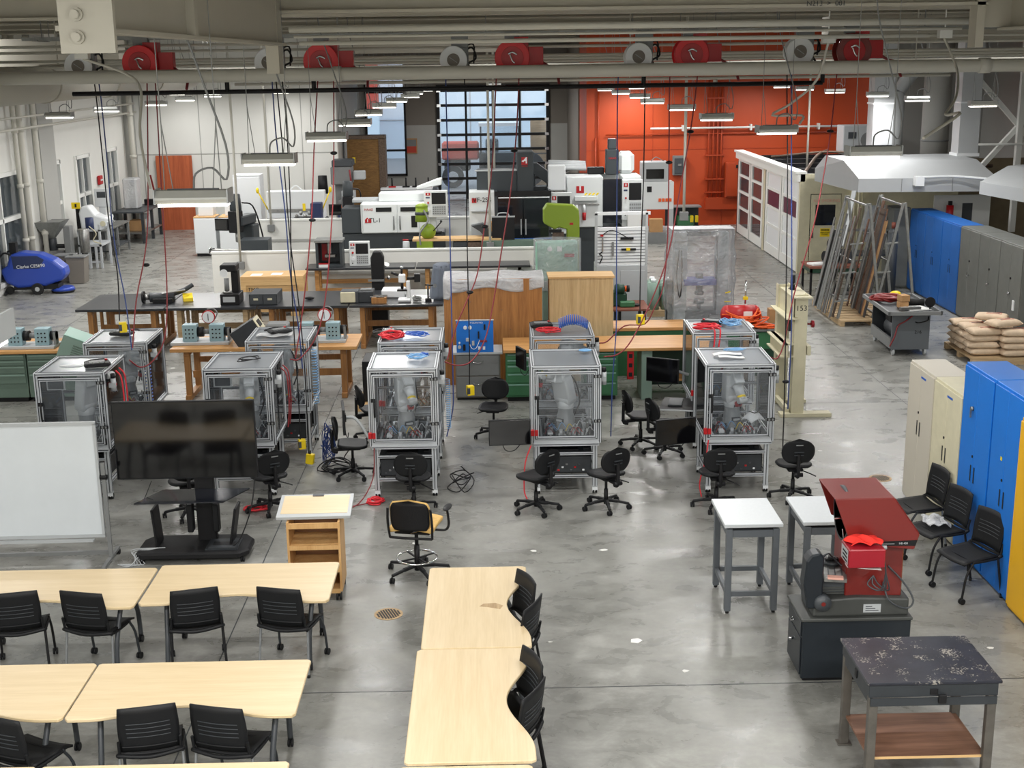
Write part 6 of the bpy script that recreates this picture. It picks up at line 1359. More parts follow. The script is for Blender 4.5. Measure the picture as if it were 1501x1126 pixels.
# dark machining centre
t = thing('machining_centre', 'tall dark grey machining centre with glass doors and white side panel', 'machining centre', (.55, 33.4, 0))
pp = parts(t, [('base', [('machine_dark', -.4, 1.05, -.5, .8, 0, 1.15), ('coil_blue', .1, 1.05, -.51, -.5, 1.14, 1.16)], .02), ('cabinet', [('machine_dark', -.4, -.32, -.5, .8, 1.15, 2.35), ('machine_dark', .98, 1.05, -.5, .8, 1.15, 2.35), ('machine_dark', -.4, 1.05, .7, .8, 1.15, 2.35), ('black', -.4, 1.05, -.52, -.46, 2.24, 2.36)], 0), ('door', [('glassdark', -.32, .32, -.5, -.48, 1.15, 2.25)], 0), ('door', [('glassdark', .34, .98, -.5, -.48, 1.15, 2.25)], 0),
              ('top_box', [('machine_dark', -.85, .2, .1, .7, 2.3, 2.85), ('light_grey', -.9, .2, .08, .12, 2.82, 2.86)], .01), ('column', [('machine_dark', .2, .62, .0, .7, 2.3, 3.32)], .02), ('side_panel', [('machine_white', -1.05, -.4, -.5, .3, 1.35, 2.35)], .01), ('shelf', [('light_grey', -1.0, -.5, -.6, -.5, 1.85, 1.9), ('light_grey', -1.0, -.45, -.58, -.5, 1.0, 1.55)], .01)])
for q, x in ((pp[2], .27), (pp[3], .39)): B('light_grey').bx(x-.01, x+.015, -.53, -.5, 1.25, 1.65).build('handle', q)
B('white').cyl((-.3, -.54, 2.2), (1.0, -.54, 2.2), .015).build('rail', t)
b = B('red').bx(.31, .47, -.02, -.0, 2.98, 3.18).m('white').prism([(.31, 3.08), (.37, 3.11), (.43, 3.18), (.45, 3.18), (.45, 3.02), (.42, 3.02), (.42, 3.08), (.37, 3.08), (.37, 3.05)], -.03, -.02, 'Y'); b.build('emblem', t)
text('HAAS', .06, (.39, -.035, 2.95), FRONT, 'red', t); text('VF-2SS', .17, (-.72, -.51, 2.15), FRONT, 'black', t); B('red').bx(-.98, -.86, -.51, -.5, 2.08, 2.2).build('emblem', t)
cnc_control('white control panel at the right of the dark machining centre', (1.85, 33.0, 1.25), 0, .27, 1.05)
tag(B('white').bx(1.55, 2.0, 33.5, 33.8, 2.3, 2.95).build('white_box', bev=.02), 'white upright box on top of the control beside the dark machining centre', 'box')
t = thing('portable_screen', 'black welding screen panel with a silver handle before the machining centre', 'screen', (.35, 31.75, 1.28)); parts(t, [('panel', [('black', -.28, .28, -.02, .02, 0, .56)], 0), ('frame', [('light_grey', -.29, .29, -.03, .03, .56, .59), ('light_grey', 't', [(-.15, 0, .59), (-.1, 0, .66), (.1, 0, .66), (.15, 0, .59)], .015)], 0)])
t = thing('conveyor', 'slanting grey chip conveyor behind the dark machining centre', 'conveyor', (1.4, 34.5, 0)); parts(t, [('chute', [('machine_dark', 'y', [(-.3, 2.95), (-.1, 2.95), (.5, 2.5), (.5, 2.3), (.3, 2.3), (-.3, 2.75)], -.15, .15)], .01), ('head', [('light_grey', .38, .6, -.2, .1, 2.45, 2.68)], .01), ('leg', [('machine_dark', -.25, -.15, -.1, .1, 0, 2.8)], 0)])
# lime bandsaw
t = thing('bandsaw', 'large lime green bandsaw with rounded top', 'bandsaw', (1.6, 28.5, 0))
parts(t, [('frame', [('lime', 'y', [(-.4, 2.1), (-.4, 2.4), (-.32, 2.52), (.28, 2.48), (.38, 2.38), (.4, 2.2), (.4, .1), (.12, .1), (.12, 1.95), (-.05, 2.0), (-.15, 1.95)], -.15, .15)], .02), ('base', [('lime', -.4, .4, -.3, .3, 0, .9)], .02), ('work_table', [('steel', -.35, .15, -.3, .3, 1.35, 1.4)], 0), ('motor', [('black', -.28, -.0, -.25, -.15, 1.9, 1.96), ('rust_steel', -.2, .05, -.22, -.1, 1.7, 1.9)], 0), ('badge', [('red', .18, .26, -.155, -.15, 2.05, 2.1)], 0)])
# wrapped mint machine
t = thing('wrapped_machine', 'mint green control panel wrapped in clear plastic', 'control panel', (1.38, 26.2, 0))
parts(t, [('panel', [('mint', -.44, .42, -.12, .1, 1.15, 2.0)], .02), ('base', [('sage', -.3, .4, -.2, .3, 0, 1.2)], .02), ('gauge', [('white', 'c', (-.15, -.12, 1.85), (-.15, -.14, 1.85), .05, .05, 14), ('white', 0, .1, -.14, -.12, 1.8, 1.9)], 0), ('red_tag', [('red', .15, .35, -.14, -.12, 1.68, 1.75)], 0)])
b = B('wrap_thin').sheet(lambda u, v: ((.48+.02*math.sin(20*u))*math.cos(2*PI*u)*(1 if abs(math.cos(2*PI*u)) < .9 else 1), (.26+.02*math.sin(26*u+4*v))*math.sin(2*PI*u), 2.05-1.05*v), 40, 8, .004); b.build('plastic_wrap', t)
t = thing('red_toolbox', 'red box beside the mint green wrapped panel', 'box', (1.75, 25.2, 1.0)); parts(t, [('body', [('red', -.12, .14, -.15, .15, 0, .22)], .01)])
tag(B('grey').bx(1.4, 2.1, 24.9, 25.6, .96, 1.0).bx(1.42, 1.48, 24.92, 24.98, 0, .96).bx(2.02, 2.08, 24.92, 24.98, 0, .96).bx(1.42, 1.48, 25.5, 25.56, 0, .96).bx(2.02, 2.08, 25.5, 25.56, 0, .96).build('side_table'), 'grey stand under the red box', 'stand')
# mini mill
t = thing('machining_centre', 'white compact machining centre before the orange wall', 'machining centre', (3.0, 34.2, 0))
pp = parts(t, [('base', [('machine_dark', -.9, .9, -.3, .7, 0, 1.3)], .02), ('cabinet', [('machine_white', -.95, .0, -.4, .8, 1.3, 2.62), ('machine_white', .5, 1.0, -.4, .8, 1.3, 2.62), ('machine_white', -.95, 1.0, .5, .8, 1.3, 2.62)], .02), ('door', [('glassdark', 0, .5, -.4, -.36, 1.4, 2.55)], 0), ('column', [('machine_dark', .12, .46, .1, .4, 2.62, 3.28), ('machine_dark', .18, .4, .15, .4, 3.28, 3.55)], .02), ('motor_cover', [('machine_white', .46, .9, .3, .8, 2.62, 3.2)], .1), ('tank', [('black', -.35, .1, .3, .6, 2.62, 2.8)], .02), ('shelf', [('machine_white', -.75, -.15, -.5, -.4, 2.0, 2.12), ('steel', -.8, -.1, -.5, -.4, 1.9, 1.93)], .01)])
b = B('red').bx(-.7, -.5, -.41, -.4, 2.2, 2.38).m('white').bx(-.62, -.58, -.415, -.41, 2.26, 2.38); b.build('emblem', t); text('HAAS', .08, (.29, .09, 3.05), FRONT, 'red', t)
b = B('yellow')
for k in range(4): b.prism([(-.5+.1*k, 2.14), (-.45+.1*k, 2.14), (-.4+.1*k, 2.2), (-.45+.1*k, 2.2)], -.41, -.4, 'Y')
b.build('hazard_stripe', t)
b = B('red').cyl((-.7, -.48, 1.5), (-.7, -.48, 1.7), .05).cyl((-.5, -.48, 1.5), (-.5, -.48, 1.7), .05).m('white').cyl((-.7, -.48, 1.7), (-.7, -.48, 1.9), .04).cyl((-.5, -.48, 1.7), (-.5, -.48, 1.9), .04); b.build('bottles', t)
cnc_control('white control panel on the right of the compact machining centre', (3.75, 33.6, 1.5), 0, .27, 1.05)
tag(B('paper').bx(3.6, 3.95, 33.3, 33.45, 1.3, 1.75).build('paper_box', bev=.01), 'white box under the compact machining centre control panel', 'box')
t = thing('engine_stand', 'dark engine and pipe assembly left of the compact machining centre', 'engine', (2.3, 38.5, 0)); parts(t, [('engine', [('charcoal', -.5, .5, -.4, .4, .4, 1.7), ('black', 'c', (-.3, -.4, 1.5), (-.3, .3, 1.5), .2, .2, 12)], .05), ('pipes', [('light_grey', 'c', (-.5, -.2+.1*k, 2.5+.05*k), (.6, -.1+.1*k, 2.45+.05*k), .06) for k in range(4)] + [('steel', 't', [(-.4, 0, 1.7), (-.2, -.1, 2.2), (.1, 0, 2.4)], .05)], 0), ('stand', [('black', -.5, -.4, -.4, .4, 0, .4), ('black', .4, .5, -.4, .4, 0, .4)], 0)])
# white electrical cabinet with oven on top
t = thing('control_cabinet', 'white electrical cabinet on legs with four orange sockets', 'cabinet', (5.35, 41, 0))
parts(t, [('case', [('machine_white', -.55, .5, -.3, .3, .95, 1.82)], .01), ('leg', [('light_grey', -.5, -.35, -.3, -.2, 0, .95)], 0), ('leg', [('light_grey', .35, .5, -.3, -.2, 0, .95)], 0), ('shelf', [('light_grey', -.5, .5, -.3, .3, .3, .35)], 0), ('display', [('black', -.35, -.2, -.31, -.3, 1.5, 1.68)], 0), ('socket', [('orange', .02+.11*k, .1+.11*k, -.33, -.3, 1.2, 1.3) for k in range(4)], 0)])
t = thing('oven', 'pale grey oven with dark window on top of the white electrical cabinet', 'oven', (5.25, 41, 1.82)); parts(t, [('case', [('light_grey', -.42, .42, -.3, .3, 0, .62)], .02), ('window', [('screen', -.28, .28, -.32, -.3, .1, .4)], 0), ('cable', [('grey', 't', [(-.1, 0, .62), (.05, 0, .75), (.2, 0, .68), (.35, 0, .6)], .015)], 0)])
tag(B('cardboard').bx(5.0, 5.4, 39.8, 40.1, .35, .75).build('cardboard_box'), 'cardboard box standing below the white electrical cabinet', 'box')
tag(B('grey').bx(4.9, 5.6, 39.7, 40.3, 0, .35).build('low_platform'), 'low grey platform below the white electrical cabinet', 'platform')
t = thing('pump_unit', 'dark cased unit with green tank and yellow caps before the orange wall', 'pump unit', (6.35, 42, 0)); parts(t, [('case', [('charcoal', -.55, .55, -.3, .3, 0, .25), ('charcoal', -.55, .55, .25, .3, .25, .9), ('grey', -.56, .56, -.3, .3, .88, .92)], 0), ('tank', [('green_bench', -.2, .35, -.25, .2, .25, .6)], .03), ('cap', [('yellow', .2, .3, -.31, -.2, .4, .62), ('yellow', .36, .46, -.31, -.2, .4, .62)], .01)])
t = thing('fire_extinguisher', 'red fire extinguisher at the recess beside the overhead door', 'extinguisher', (2.95, 53.8, .6)); parts(t, [('cylinder', [('red', 'c', (0, 0, 0), (0, 0, .6), .1)], 0), ('valve', [('black', -.04, .04, -.04, .04, .6, .7)], 0)])
# slat wall cart
t = thing('slatwall_cart', 'white slotted panel cart with tools over a grey cabinet', 'cart', (2.75, 26.9, 0))
parts(t, [('cabinet', [('light_grey', -.52, .55, -.3, .35, .12, 1.4)], .006), ('door', [('light_grey', -.02, .5, -.31, -.3, .16, 1.3)], .004), ('slat_panel', [('white', -.52, .52, -.28, -.22, 1.42, 2.2)] + [('dark_grey', -.5, .5, -.285, -.28, 1.47+.065*k, 1.48+.065*k) for k in range(11)], 0), ('post', [('light_grey', .5, .55, -.3, -.2, 1.4, 2.5), ('light_grey', -.55, -.5, -.3, -.2, 1.4, 2.5), ('white', -.55, .6, -.3, -.24, 2.46, 2.52)], 0),
          ('tool', [('black', .0, .3, -.33, -.28, 1.72, 1.76), ('yellow', .1, .18, -.34, -.28, 1.72, 1.77), ('black', -.02, .25, -.33, -.28, 1.95, 1.99), ('chrome', -.4, -.38, -.32, -.28, 1.7, 2.0), ('red', -.44, -.38, -.33, -.28, 2.02, 2.06), ('black', 't', [(-.45, -.3, 1.45), (-.4, -.32, 1.6), (-.46, -.32, 1.65), (-.4, -.32, 1.7)], .012), ('grey', -.2, -.16, -.33, -.28, 1.6, 1.9), ('black', 't', [(-.4, -.3, 2.05), (-.2, -.33, 2.15), (.1, -.33, 2.0), (.2, -.33, 1.95)], .01)], 0), ('sticker', [('coil_blue', -.4, -.34, -.305, -.3, 1.05, 1.2)], 0), ('caster', [('black', 'c', (x, -.25, .06), (x+.03, -.25, .06), .06) for x in (-.45, .42)], 0)])
t = thing('brown_table', 'small brown topped table with a green grinder on it', 'table', (2.65, 25.6, 0)); parts(t, [('top', [('brown_top', -.45, .55, -.3, .7, .68, .72)], .004)] + [('leg', [('black', x-.03, x+.03, y-.03, y+.03, 0, .68)], 0) for x in (-.4, -.05, .45) for y in (-.2, .6)])
t = thing('bench_grinder', 'dark green bench grinder on the brown table', 'grinder', (2.62, 25.75, .72)); parts(t, [('body', [('green_dark', -.25, .15, -.15, .3, 0, .28), ('green_dark', 'c', (-.1, -.1, .36), (.1, -.1, .36), .1, .1, 14)], .03), ('wheel', [('orange', 'c', (.1, -.1, .36), (.14, -.1, .36), .06), ('black', 'c', (.14, -.1, .36), (.2, -.1, .36), .07)], 0), ('clamp', [('green_bench', 0, .3, -.25, -.1, 0, .12), ('black', .2, .4, -.2, -.1, 0, .06)], .02)])
t = thing('pallet_load', 'wrapped bottles on a wooden pallet behind the slotted panel cart', 'pallet load', (3.75, 28.4, 0)); parts(t, [('pallet', [('pallet_wood', -.3, .4, -.3, .4, 0, .14)], 0), ('bottles', [('sage_light', 'c', (x, y, .14), (x, y, .75), .13) for x in (-.1, .2) for y in (-.1, .2)], 0), ('cap', [('white', 'c', (x, y, .75), (x, y, .82), .06) for x in (-.1, .2) for y in (-.1, .2)], 0)])
# wrapped tester
t = thing('tensile_tester', 'tall grey tensile testing frame with dark blue crosshead wrapped in plastic', 'testing machine', (3.98, 24.1, 0))
parts(t, [('column', [('light_grey', -.5, -.26, -.15, .15, 0, 2.42)], .01), ('column', [('light_grey', .3, .52, -.15, .15, 0, 2.42)], .01), ('screen_guard', [('charcoal', -.28, .3, -.17, -.13, 2.36, 2.44), ('charcoal', .28, .31, -.17, -.13, .95, 2.4)], 0), ('crosshead', [('scrub_blue', -.32, .3, -.18, .15, 1.42, 1.54)], .01), ('bottom_guard', [('machine_dark', -.28, .3, -.2, .2, .0, .95)], .01), ('grip', [('black', -.05, .05, -.08, .08, 1.28, 1.42), ('black', 'c', (0, 0, 1.22), (0, 0, 1.28), .09), ('grey', 'c', (0, 0, 1.05), (0, 0, 1.14), .1), ('black', 'c', (0, 0, .95), (0, 0, 1.05), .04), ('black', -.06, .06, -.08, .08, 1.54, 1.62)], 0), ('cable', [('black', 't', [(-.42, -.2, 2.1), (-.46, -.2, 1.6), (-.4, -.22, 1.2), (-.36, -.2, 1.6), (-.38, -.2, 2.1)], .012)], 0), ('side_box', [('black', -.62, -.52, -.1, .15, .7, 1.5)], .01)])
def wrapf(u, v):
    a = 2*PI*u; z = 2.5-1.95*v; k = .02*math.sin(23*u*PI+6*v)+.015*math.sin(9*v*PI)
    cx_ = math.copysign(abs(math.cos(a))**.45, math.cos(a)); sy_ = math.copysign(abs(math.sin(a))**.45, math.sin(a))
    return ((.60+k+.06*math.sin(PI*v))*cx_, (.24+k)*sy_, z)
b = B('wrap_thin').sheet(wrapf, 48, 16, .003); b.build('plastic_wrap', t); B('wrap').bx(-.58, .6, -.24, .24, 2.49, 2.5).build('plastic_top', t)
b = B('yellow').box((.5, -.27, 1.3), (.1, .004, .02), (0, R(-15), 0)).box((.5, -.27, 1.12), (.12, .004, .015)).box((.54, -.27, .72), (.06, .004, .02), (0, R(-30), 0)); b.build('tape', t)
# cream portal frame 153
t = thing('portal_frame', 'cream painted steel press frame with the number 153 on its post', 'press frame', (4.92, 20.1, 0), 0)
def ch(b, x, y, z0, z1): b.bx(x-.1, x+.1, y-.01, y+.01, z0, z1).bx(x-.1, x-.088, y, y+.16, z0, z1).bx(x+.088, x+.1, y, y+.16, z0, z1)
b = B('cream_paint'); ch(b, -.04, -.35, .06, 1.98); b.build('post', t); b = B('cream_paint'); ch(b, -.12, .5, .06, 2.0); b.build('post', t)
parts(t, [('crossbeam', [('cream_paint', -.2, .1, -.5, .75, 1.94, 1.96), ('cream_paint', -.19, -.17, -.4, .65, 1.62, 1.94), ('cream_paint', -.3, -.1, -.45, .7, 1.6, 1.62)], 0), ('bed', [('cream_paint', -.3, -.24, -.4, .6, 1.0, 1.2), ('cream_paint', -.36, -.14, -.4, .6, 1.18, 1.2), ('cream_paint', -.36, -.14, -.4, .6, .98, 1.0), ('cream_paint', .08, .14, -.35, .55, 1.0, 1.15)], 0), ('foot', [('cream_paint', -.32, .5, -.42, -.22, 0, .06)], .004), ('foot', [('cream_paint', -.3, .3, .45, .65, 0, .06)], .004), ('base_rail', [('cream_paint', -.22, -.16, -.3, .5, .06, .14)], 0),
          ('hand_pump', [('charcoal', -.12, .0, .1, .3, 1.3, 1.62), ('black', 'c', (-.06, .2, 1.96), (-.06, .2, 2.2), .04), ('steel', 't', [(-.1, .3, 1.96), (.0, .1, 2.1), (.1, .2, 1.98)], .015)], 0), ('valve_wheel', [('comp_crimson', 'c', (.14, -.3, 1.5), (.18, -.3, 1.5), .06, .06, 6), ('dark_red', 'c', (.08, -.3, 1.5), (.14, -.3, 1.5), .015)], 0)])
text('153', .12, (-.04, -.365, 1.76), FRONT, 'black', t)

# ================================================================== RIGHT SIDE: BOOTH, HOOD, RACKS, CART, SACKS
t = thing('spray_booth', 'cream and white paint booth with glazed side doors and dark windowed door', 'booth', (8.15, 0, 0))
b = B('cream_paint'); y0, y1, X_ = 33.65, 42.2, 0
b.bx(0, .1, y0, y0+.12, 0, 2.62).bx(0, .08, 40.05-4.3+2.2, 38.2, 0, 2.5)
b.build('corner_post', t)
B('white_paint').bx(-.08, .12, y0, y1, 2.42, 2.66).bx(-.14, .16, y0-.02, y1, 2.62, 2.68).build('header', t)
wins = [(33.8, 35.8), (35.85, 37.85), (38.25, 40.1), (40.15, 42.1)]
for i, (a, c) in enumerate(wins):
    d = B('white_paint').bx(.0, .06, a, a+.2, .03, 2.42).bx(0, .06, c-.2, c, .03, 2.42)
    rz_ = ((.03, .3), (.82, .9), (1.34, 1.42), (1.86, 1.94), (2.34, 2.42))
    for z0, z1 in rz_: d.bx(0, .06, a+.2, c-.2, z0, z1)
    d.m('black').bx(-.002, .03, c, c+.03, .03, 2.42)
    d = d.build('door', t)
    for k in range(4):
        mm_ = 'window_glass' if i > 1 else ('maroon' if k == 2 else 'white')
        B(mm_).bx(.028, .036, a+.2, c-.2, rz_[k][1], rz_[k+1][0]).build('pane', d)
b = B('cream_paint').bx(.1, 1.35, y0, y0+.06, 2.1, 2.62).bx(.1, .28, y0, y0+.06, 0, 2.1).bx(1.1, 1.35, y0, y0+.06, 0, 2.1); b.build('front_panel', t)
d = B('cream_paint').bx(.3, 1.08, y0-.03, y0, .03, 2.08).build('door', t, .004)
B('glassdark').bx(.41, .94, y0-.04, y0-.03, 1.28, 1.82).m('cream_paint').bx(.37, .41, y0-.045, y0-.03, 1.24, 1.86).bx(.94, .98, y0-.045, y0-.03, 1.24, 1.86).build('window', d)
b = B('yellow').bx(.56, .82, y0-.035, y0-.03, .98, 1.2).m('black').bx(.58, .8, y0-.037, y0-.035, 1.13, 1.18); b.build('warning_sign', d)
text('WARNING', .05, (.69, y0-.039, 1.155), FRONT, 'yellow', d, 'lettering'); text('KEEP DOOR\nCLOSED', .045, (.69, y0-.039, 1.06), FRONT, 'black', d, 'lettering')
text('NO SMOKING', .11, (.7, y0-.034, 1.92), FRONT, 'pink', d, 'lettering'); B('charcoal').bx(.34, .37, y0-.05, y0-.03, .95, 1.15).build('handle', d)
B('charcoal').bx(.0, 4.2, y1-.1, y1, 0, 2.3).build('rear_wall', t)
B('cream_paint').bx(1.3, 4.2, y0+.1, y0+.2, 0, 2.3).build('side_wall', t)
b = B('charcoal').bx(.2, 4.2, y0+.3, y1-.2, 2.3, 2.36); 
for k in range(5): b.m('black').bx(.2, 3.6, y0+.8+k*1.7, y0+.92+k*1.7, 2.36, 2.56)
b.m('light_grey').bx(1.0, 1.8, 36, 37, 2.36, 2.5).m('rust_steel').tube([(.4, 35, 2.5), (1.5, 38, 2.75), (2.6, 41, 2.7)], .05).tube([(.6, 40, 2.6), (2.2, 39, 2.8), (3.4, 38, 2.7)], .04); b.build('roof', t)
for i, (x, y) in enumerate(((9.55, 33.5), (9.65, 33.45), (9.76, 33.5))): tag(B('cream_paint').cyl((x, y, .6 if i < 2 else 1.2), (x, y, 2.5), .03).build('conduit'), ('thin', 'middle', 'short')[i] + ' cream conduit on the wall right of the booth door', 'conduit')
t = thing('air_handler', 'pale grey fan box behind the booth roof with a round inlet', 'fan box', (11.7, 41.3, 2.565)); parts(t, [('case', [('light_grey', -.5, .6, -.4, .4, 0, .9)], .02), ('inlet', [('grey', 'c', (.3, -.42, .45), (.3, -.4, .45), .25, .25, 20), ('dark_grey', -.35, -.1, -.42, -.4, .5, .7)], 0)])
t = thing('exhaust_hood', 'large white sheet metal exhaust hood with sloping top', 'hood', (0, 30, 0))
b = B('hood_white').add([(8.68, .2, 2.48), (11.9, .2, 2.46), (11.9, 3.2, 2.46), (8.4, 3.2, 2.48), (8.68, .2, 2.8), (11.95, .2, 2.78), (12.3, 3.2, 2.8), (8.4, 3.2, 2.8), (8.6, 1.3, 3.14), (11.85, 1.3, 3.12), (11.9, 3.0, 3.14), (8.6, 3.0, 3.14)],
                        [(0, 1, 5, 4), (1, 2, 6, 5), (2, 3, 7, 6), (3, 0, 4, 7), (4, 5, 9, 8), (5, 6, 10, 9), (6, 7, 11, 10), (7, 4, 8, 11), (8, 9, 10, 11)]); b.build('canopy', t)
b = B('grey')
for x in (9.7, 10.9): b.bx(x-.006, x+.006, .19, .2, 2.48, 2.79)
b.build('seam', t)
B('light_grey').bar((8.62, .3, 2.5), (8.2, -.4, 1.3), .1, .05).build('brace', t)
for i, (a, c) in enumerate(((9.55, 10.05), (11.72, 12.22))): t = thing('exhaust_duct', 'square white duct rising from the ' + ('left' if i == 0 else 'right') + ' part of the hood', 'duct', ((a+c)/2, 32.5, 3.12)); parts(t, [('duct', [('hood_white', -.25, .25, -.25, .25, 0, 3.6)], 0), ('collar', [('white', -.28, .28, -.28, .28, 0, .08), ('white', -.27, .27, -.27, .27, 1.3, 1.34)], 0)])
t = thing('round_duct', 'large grey cylindrical vessel standing between the two square ducts', 'duct', (12.75, 37.0, 2.0)); parts(t, [('duct', [('wall_grey', 'c', (0, 0, .4), (0, 0, 4.6), .38, .38, 24), ('grey', 'c', (0, 0, 1.2), (0, 0, 1.25), .39, .39, 24)], 0), ('flange', [('dark_grey', -.38, .38, -.38, .38, 0, .4)], .05)])
t = thing('round_duct', 'slim grey pipe with an elbow left of the large vessel', 'duct', (11.65, 37.0, 2.0)); parts(t, [('duct', [('light_grey', 'c', (0, 0, .4), (0, 0, 2.6), .17, .17, 16), ('light_grey', 'c', (0, 0, 2.6), (.5, 0, 3.4), .17, .25, 16), ('light_grey', 'e', (0, 0, .4), (.17, .17, .2))], 0)])
b = B('white_paint').bar((12.9, 34, 2.6), (15.2, 34.1, 5.2), .12).bar((15.2, 34, 2.4), (12.2, 34.1, 5.6), .12).bar((13.9, 33.9, 1), (13.9, 33.9, 6.37), .14)
for x in (14.4, 14.75, 15.1): b.cyl((x, 33.9, 1), (x, 33.9, 6.37), .05)
b.cyl((12.2, 33.8, 3.3), (15.4, 33.8, 3.3), .03); tag(b.build('cross_brace'), 'white diagonal steel bracing and pipes at the right edge', 'bracing')
t = thing('exhaust_hood', 'second white exhaust hood cut by the right edge of the photo', 'hood', (0, 27.4, 0))
b = B('hood_white').add([(10.9, 1.1, 2.58), (12.6, -.6, 2.3), (14.5, .5, 2.3), (12.5, 2.4, 2.58), (10.9, 1.1, 2.85), (12.6, -.6, 2.6), (14.5, .5, 2.6), (12.5, 2.4, 2.85), (11.7, 1.6, 3.15), (12.7, .6, 3.1), (13.5, 1.2, 3.1), (12.5, 2.1, 3.15)], [(0, 1, 5, 4), (1, 2, 6, 5), (2, 3, 7, 6), (3, 0, 4, 7), (4, 5, 9, 8), (5, 6, 10, 9), (6, 7, 11, 10), (7, 4, 8, 11), (8, 9, 10, 11)]); b.build('canopy', t)
b = B('rust_steel')
for k in range(5): b.cyl((9.4, 36.0-.05*k, .9+.42*k), (14, 36.0-.05*k, .9+.42*k), .05)
tag(b.build('wall_pipes'), 'horizontal rusty pipes on the brown wall under the hood', 'pipes')
t = thing('supply_pipe', 'white pipe arm running along the hood front to the right', 'pipe', (0, 29.9, 2.85)); B('white').bx(9.95, 10.15, .05, .25, -.22, .0).tube([(10.1, .1, -.02), (11.0, .1, -.02), (12.0, -.5, -.1), (13.5, -1.6, -.25)], .03, 8).build('arm', t)
t = thing('fire_extinguisher', 'red fire extinguisher on the white panel behind the far lockers', 'extinguisher', (11.35, 31.5, 1.55)); parts(t, [('cylinder', [('red', 'c', (0, 0, 0), (0, 0, .45), .09)], 0), ('valve', [('black', -.04, .04, -.04, .04, .45, .55)], 0)])
t = thing('white_board', 'white board behind the fire extinguisher at the right', 'panel', (11.6, 31.9, 0)); parts(t, [('panel', [('white_paint', -.5, .9, 0, .08, 0, 2.2)], 0), ('mat', [('dark_grey', .2, .45, -.02, 0, 1.3, 2.0)], 0)])
# material racks on a pallet
t = thing('pallet', 'wooden pallet under the leaning material racks', 'pallet', (8.1, 28.0, 0)); parts(t, [('deck', [('pallet_wood', -.65, .7, -1.3+.28*k, -1.08+.28*k, .1, .13) for k in range(9)], 0), ('runner', [('pallet_wood', x, x+.09, -1.3, 1.18, 0, .1) for x in (-.65, 0, .6)], 0)])
def rack(label, x, seed, mats_):
    t = thing('material_rack', label, 'rack', (x, 27.9, .13)); rn = random.Random(seed); f = B('galv')
    for yy in (-.95, .7):
        f.bar((-.3, yy, 0), (.22, yy, 2.45), .05).bar((.6, yy, 0), (.26, yy, 2.45), .05)
        for k in (.15, .4, .65): f.bar((-.3+.52*k-.16, yy, 2.45*k), (-.3+.52*k+.12, yy, 2.45*k+.02), .03)
    for k in (.15, .5, .98): f.bar((-.3+.52*k, -.95, 2.45*k), (-.3+.52*k, .7, 2.45*k), .035)
    f.bar((.6, -.95, .02), (.6, .7, .02), .04).build('frame', t)
    for i in range(17):
        yy = rn.uniform(-.9, .6); L_ = rn.uniform(1.5, 2.4); k = rn.uniform(.05, .16); w_ = rn.choice([.04, .06, .08, .12, .16])
        B(rn.choice(mats_)).bar((-.32-k, yy, .01), (-.32-k+.5*L_/2.45, yy+rn.uniform(-.08, .08), L_), w_, .02).build('stock_bar', t)
    return t
rack('steel rack of grey metal bars leaning on the pallet, left of the two', 7.75, 5, ['galv', 'steel', 'grey', 'light_grey', 'rust_steel'])
rack('steel rack of brown timber and bars, right of the two', 8.5, 6, ['rust_steel', 'shelf_ply', 'galv', 'cardboard', 'charcoal', 'rust_steel'])
t = thing('grinder_table', 'wooden topped table with motor and papers before the booth door', 'table', (8.0, 30.5, 0)); parts(t, [('top', [('brown_top', -.4, .9, -.4, .5, .7, .75)], 0), ('frame', [('green_dark', -.38, .88, -.38, -.34, .6, .7), ('green_dark', -.38, -.34, -.38, .48, .6, .7)], 0)] + [('leg', [('black', x, x+.05, y, y+.05, 0, .7)], 0) for x in (-.38, .2, .83) for y in (-.38, .42)])
t = thing('electric_motor', 'black round electric motor on the table before the booth door', 'motor', (8.35, 30.6, .75)); parts(t, [('body', [('black', 'c', (-.3, 0, .16), (.1, .1, .16), .14, .14, 16), ('charcoal', .1, .4, -.1, .3, 0, .3)], .01), ('wheel', [('black', 'c', (-.02, .25, .4), (.05, .3, .4), .2, .2, 20)], 0)])
tag(B('paper').box((7.85, 30.4, .775), (.4, .3, .04), (0, 0, R(15))).build('paper_stack'), 'stack of white papers on the table before the booth door', 'papers')
t = thing('welding_bench', 'grey welding bench and shelves behind the racks', 'bench', (9.3, 31.3, 0)); parts(t, [('top', [('dark_grey', -.6, .6, -.4, .4, .86, .9)], 0), ('leg', [('dark_grey', -.58, -.52, -.38, -.32, 0, .86)], 0), ('leg', [('dark_grey', .52, .58, -.38, -.32, 0, .86)], 0), ('shelf', [('galv', -.6, .6, -.3, .4, .3, .34), ('galv', -.6, .6, .1, .4, 1.4, 1.43)], 0), ('backboard', [('light_grey', .0, .55, .36, .4, 1.1, 2.0)], 0)])
t = thing('gas_cylinder', 'tall grey-blue cylinder left of the far grey cabinet', 'cylinder', (9.6, 30.3, 0)); parts(t, [('cylinder', [('dark_grey', 'c', (0, 0, 0), (0, 0, 1.5), .12, .12, 16), ('dark_grey', 'e', (0, 0, 1.5), (.12, .12, .12))], 0), ('cap', [('copper', 'c', (0, 0, 1.6), (0, 0, 1.75), .05)], 0)])
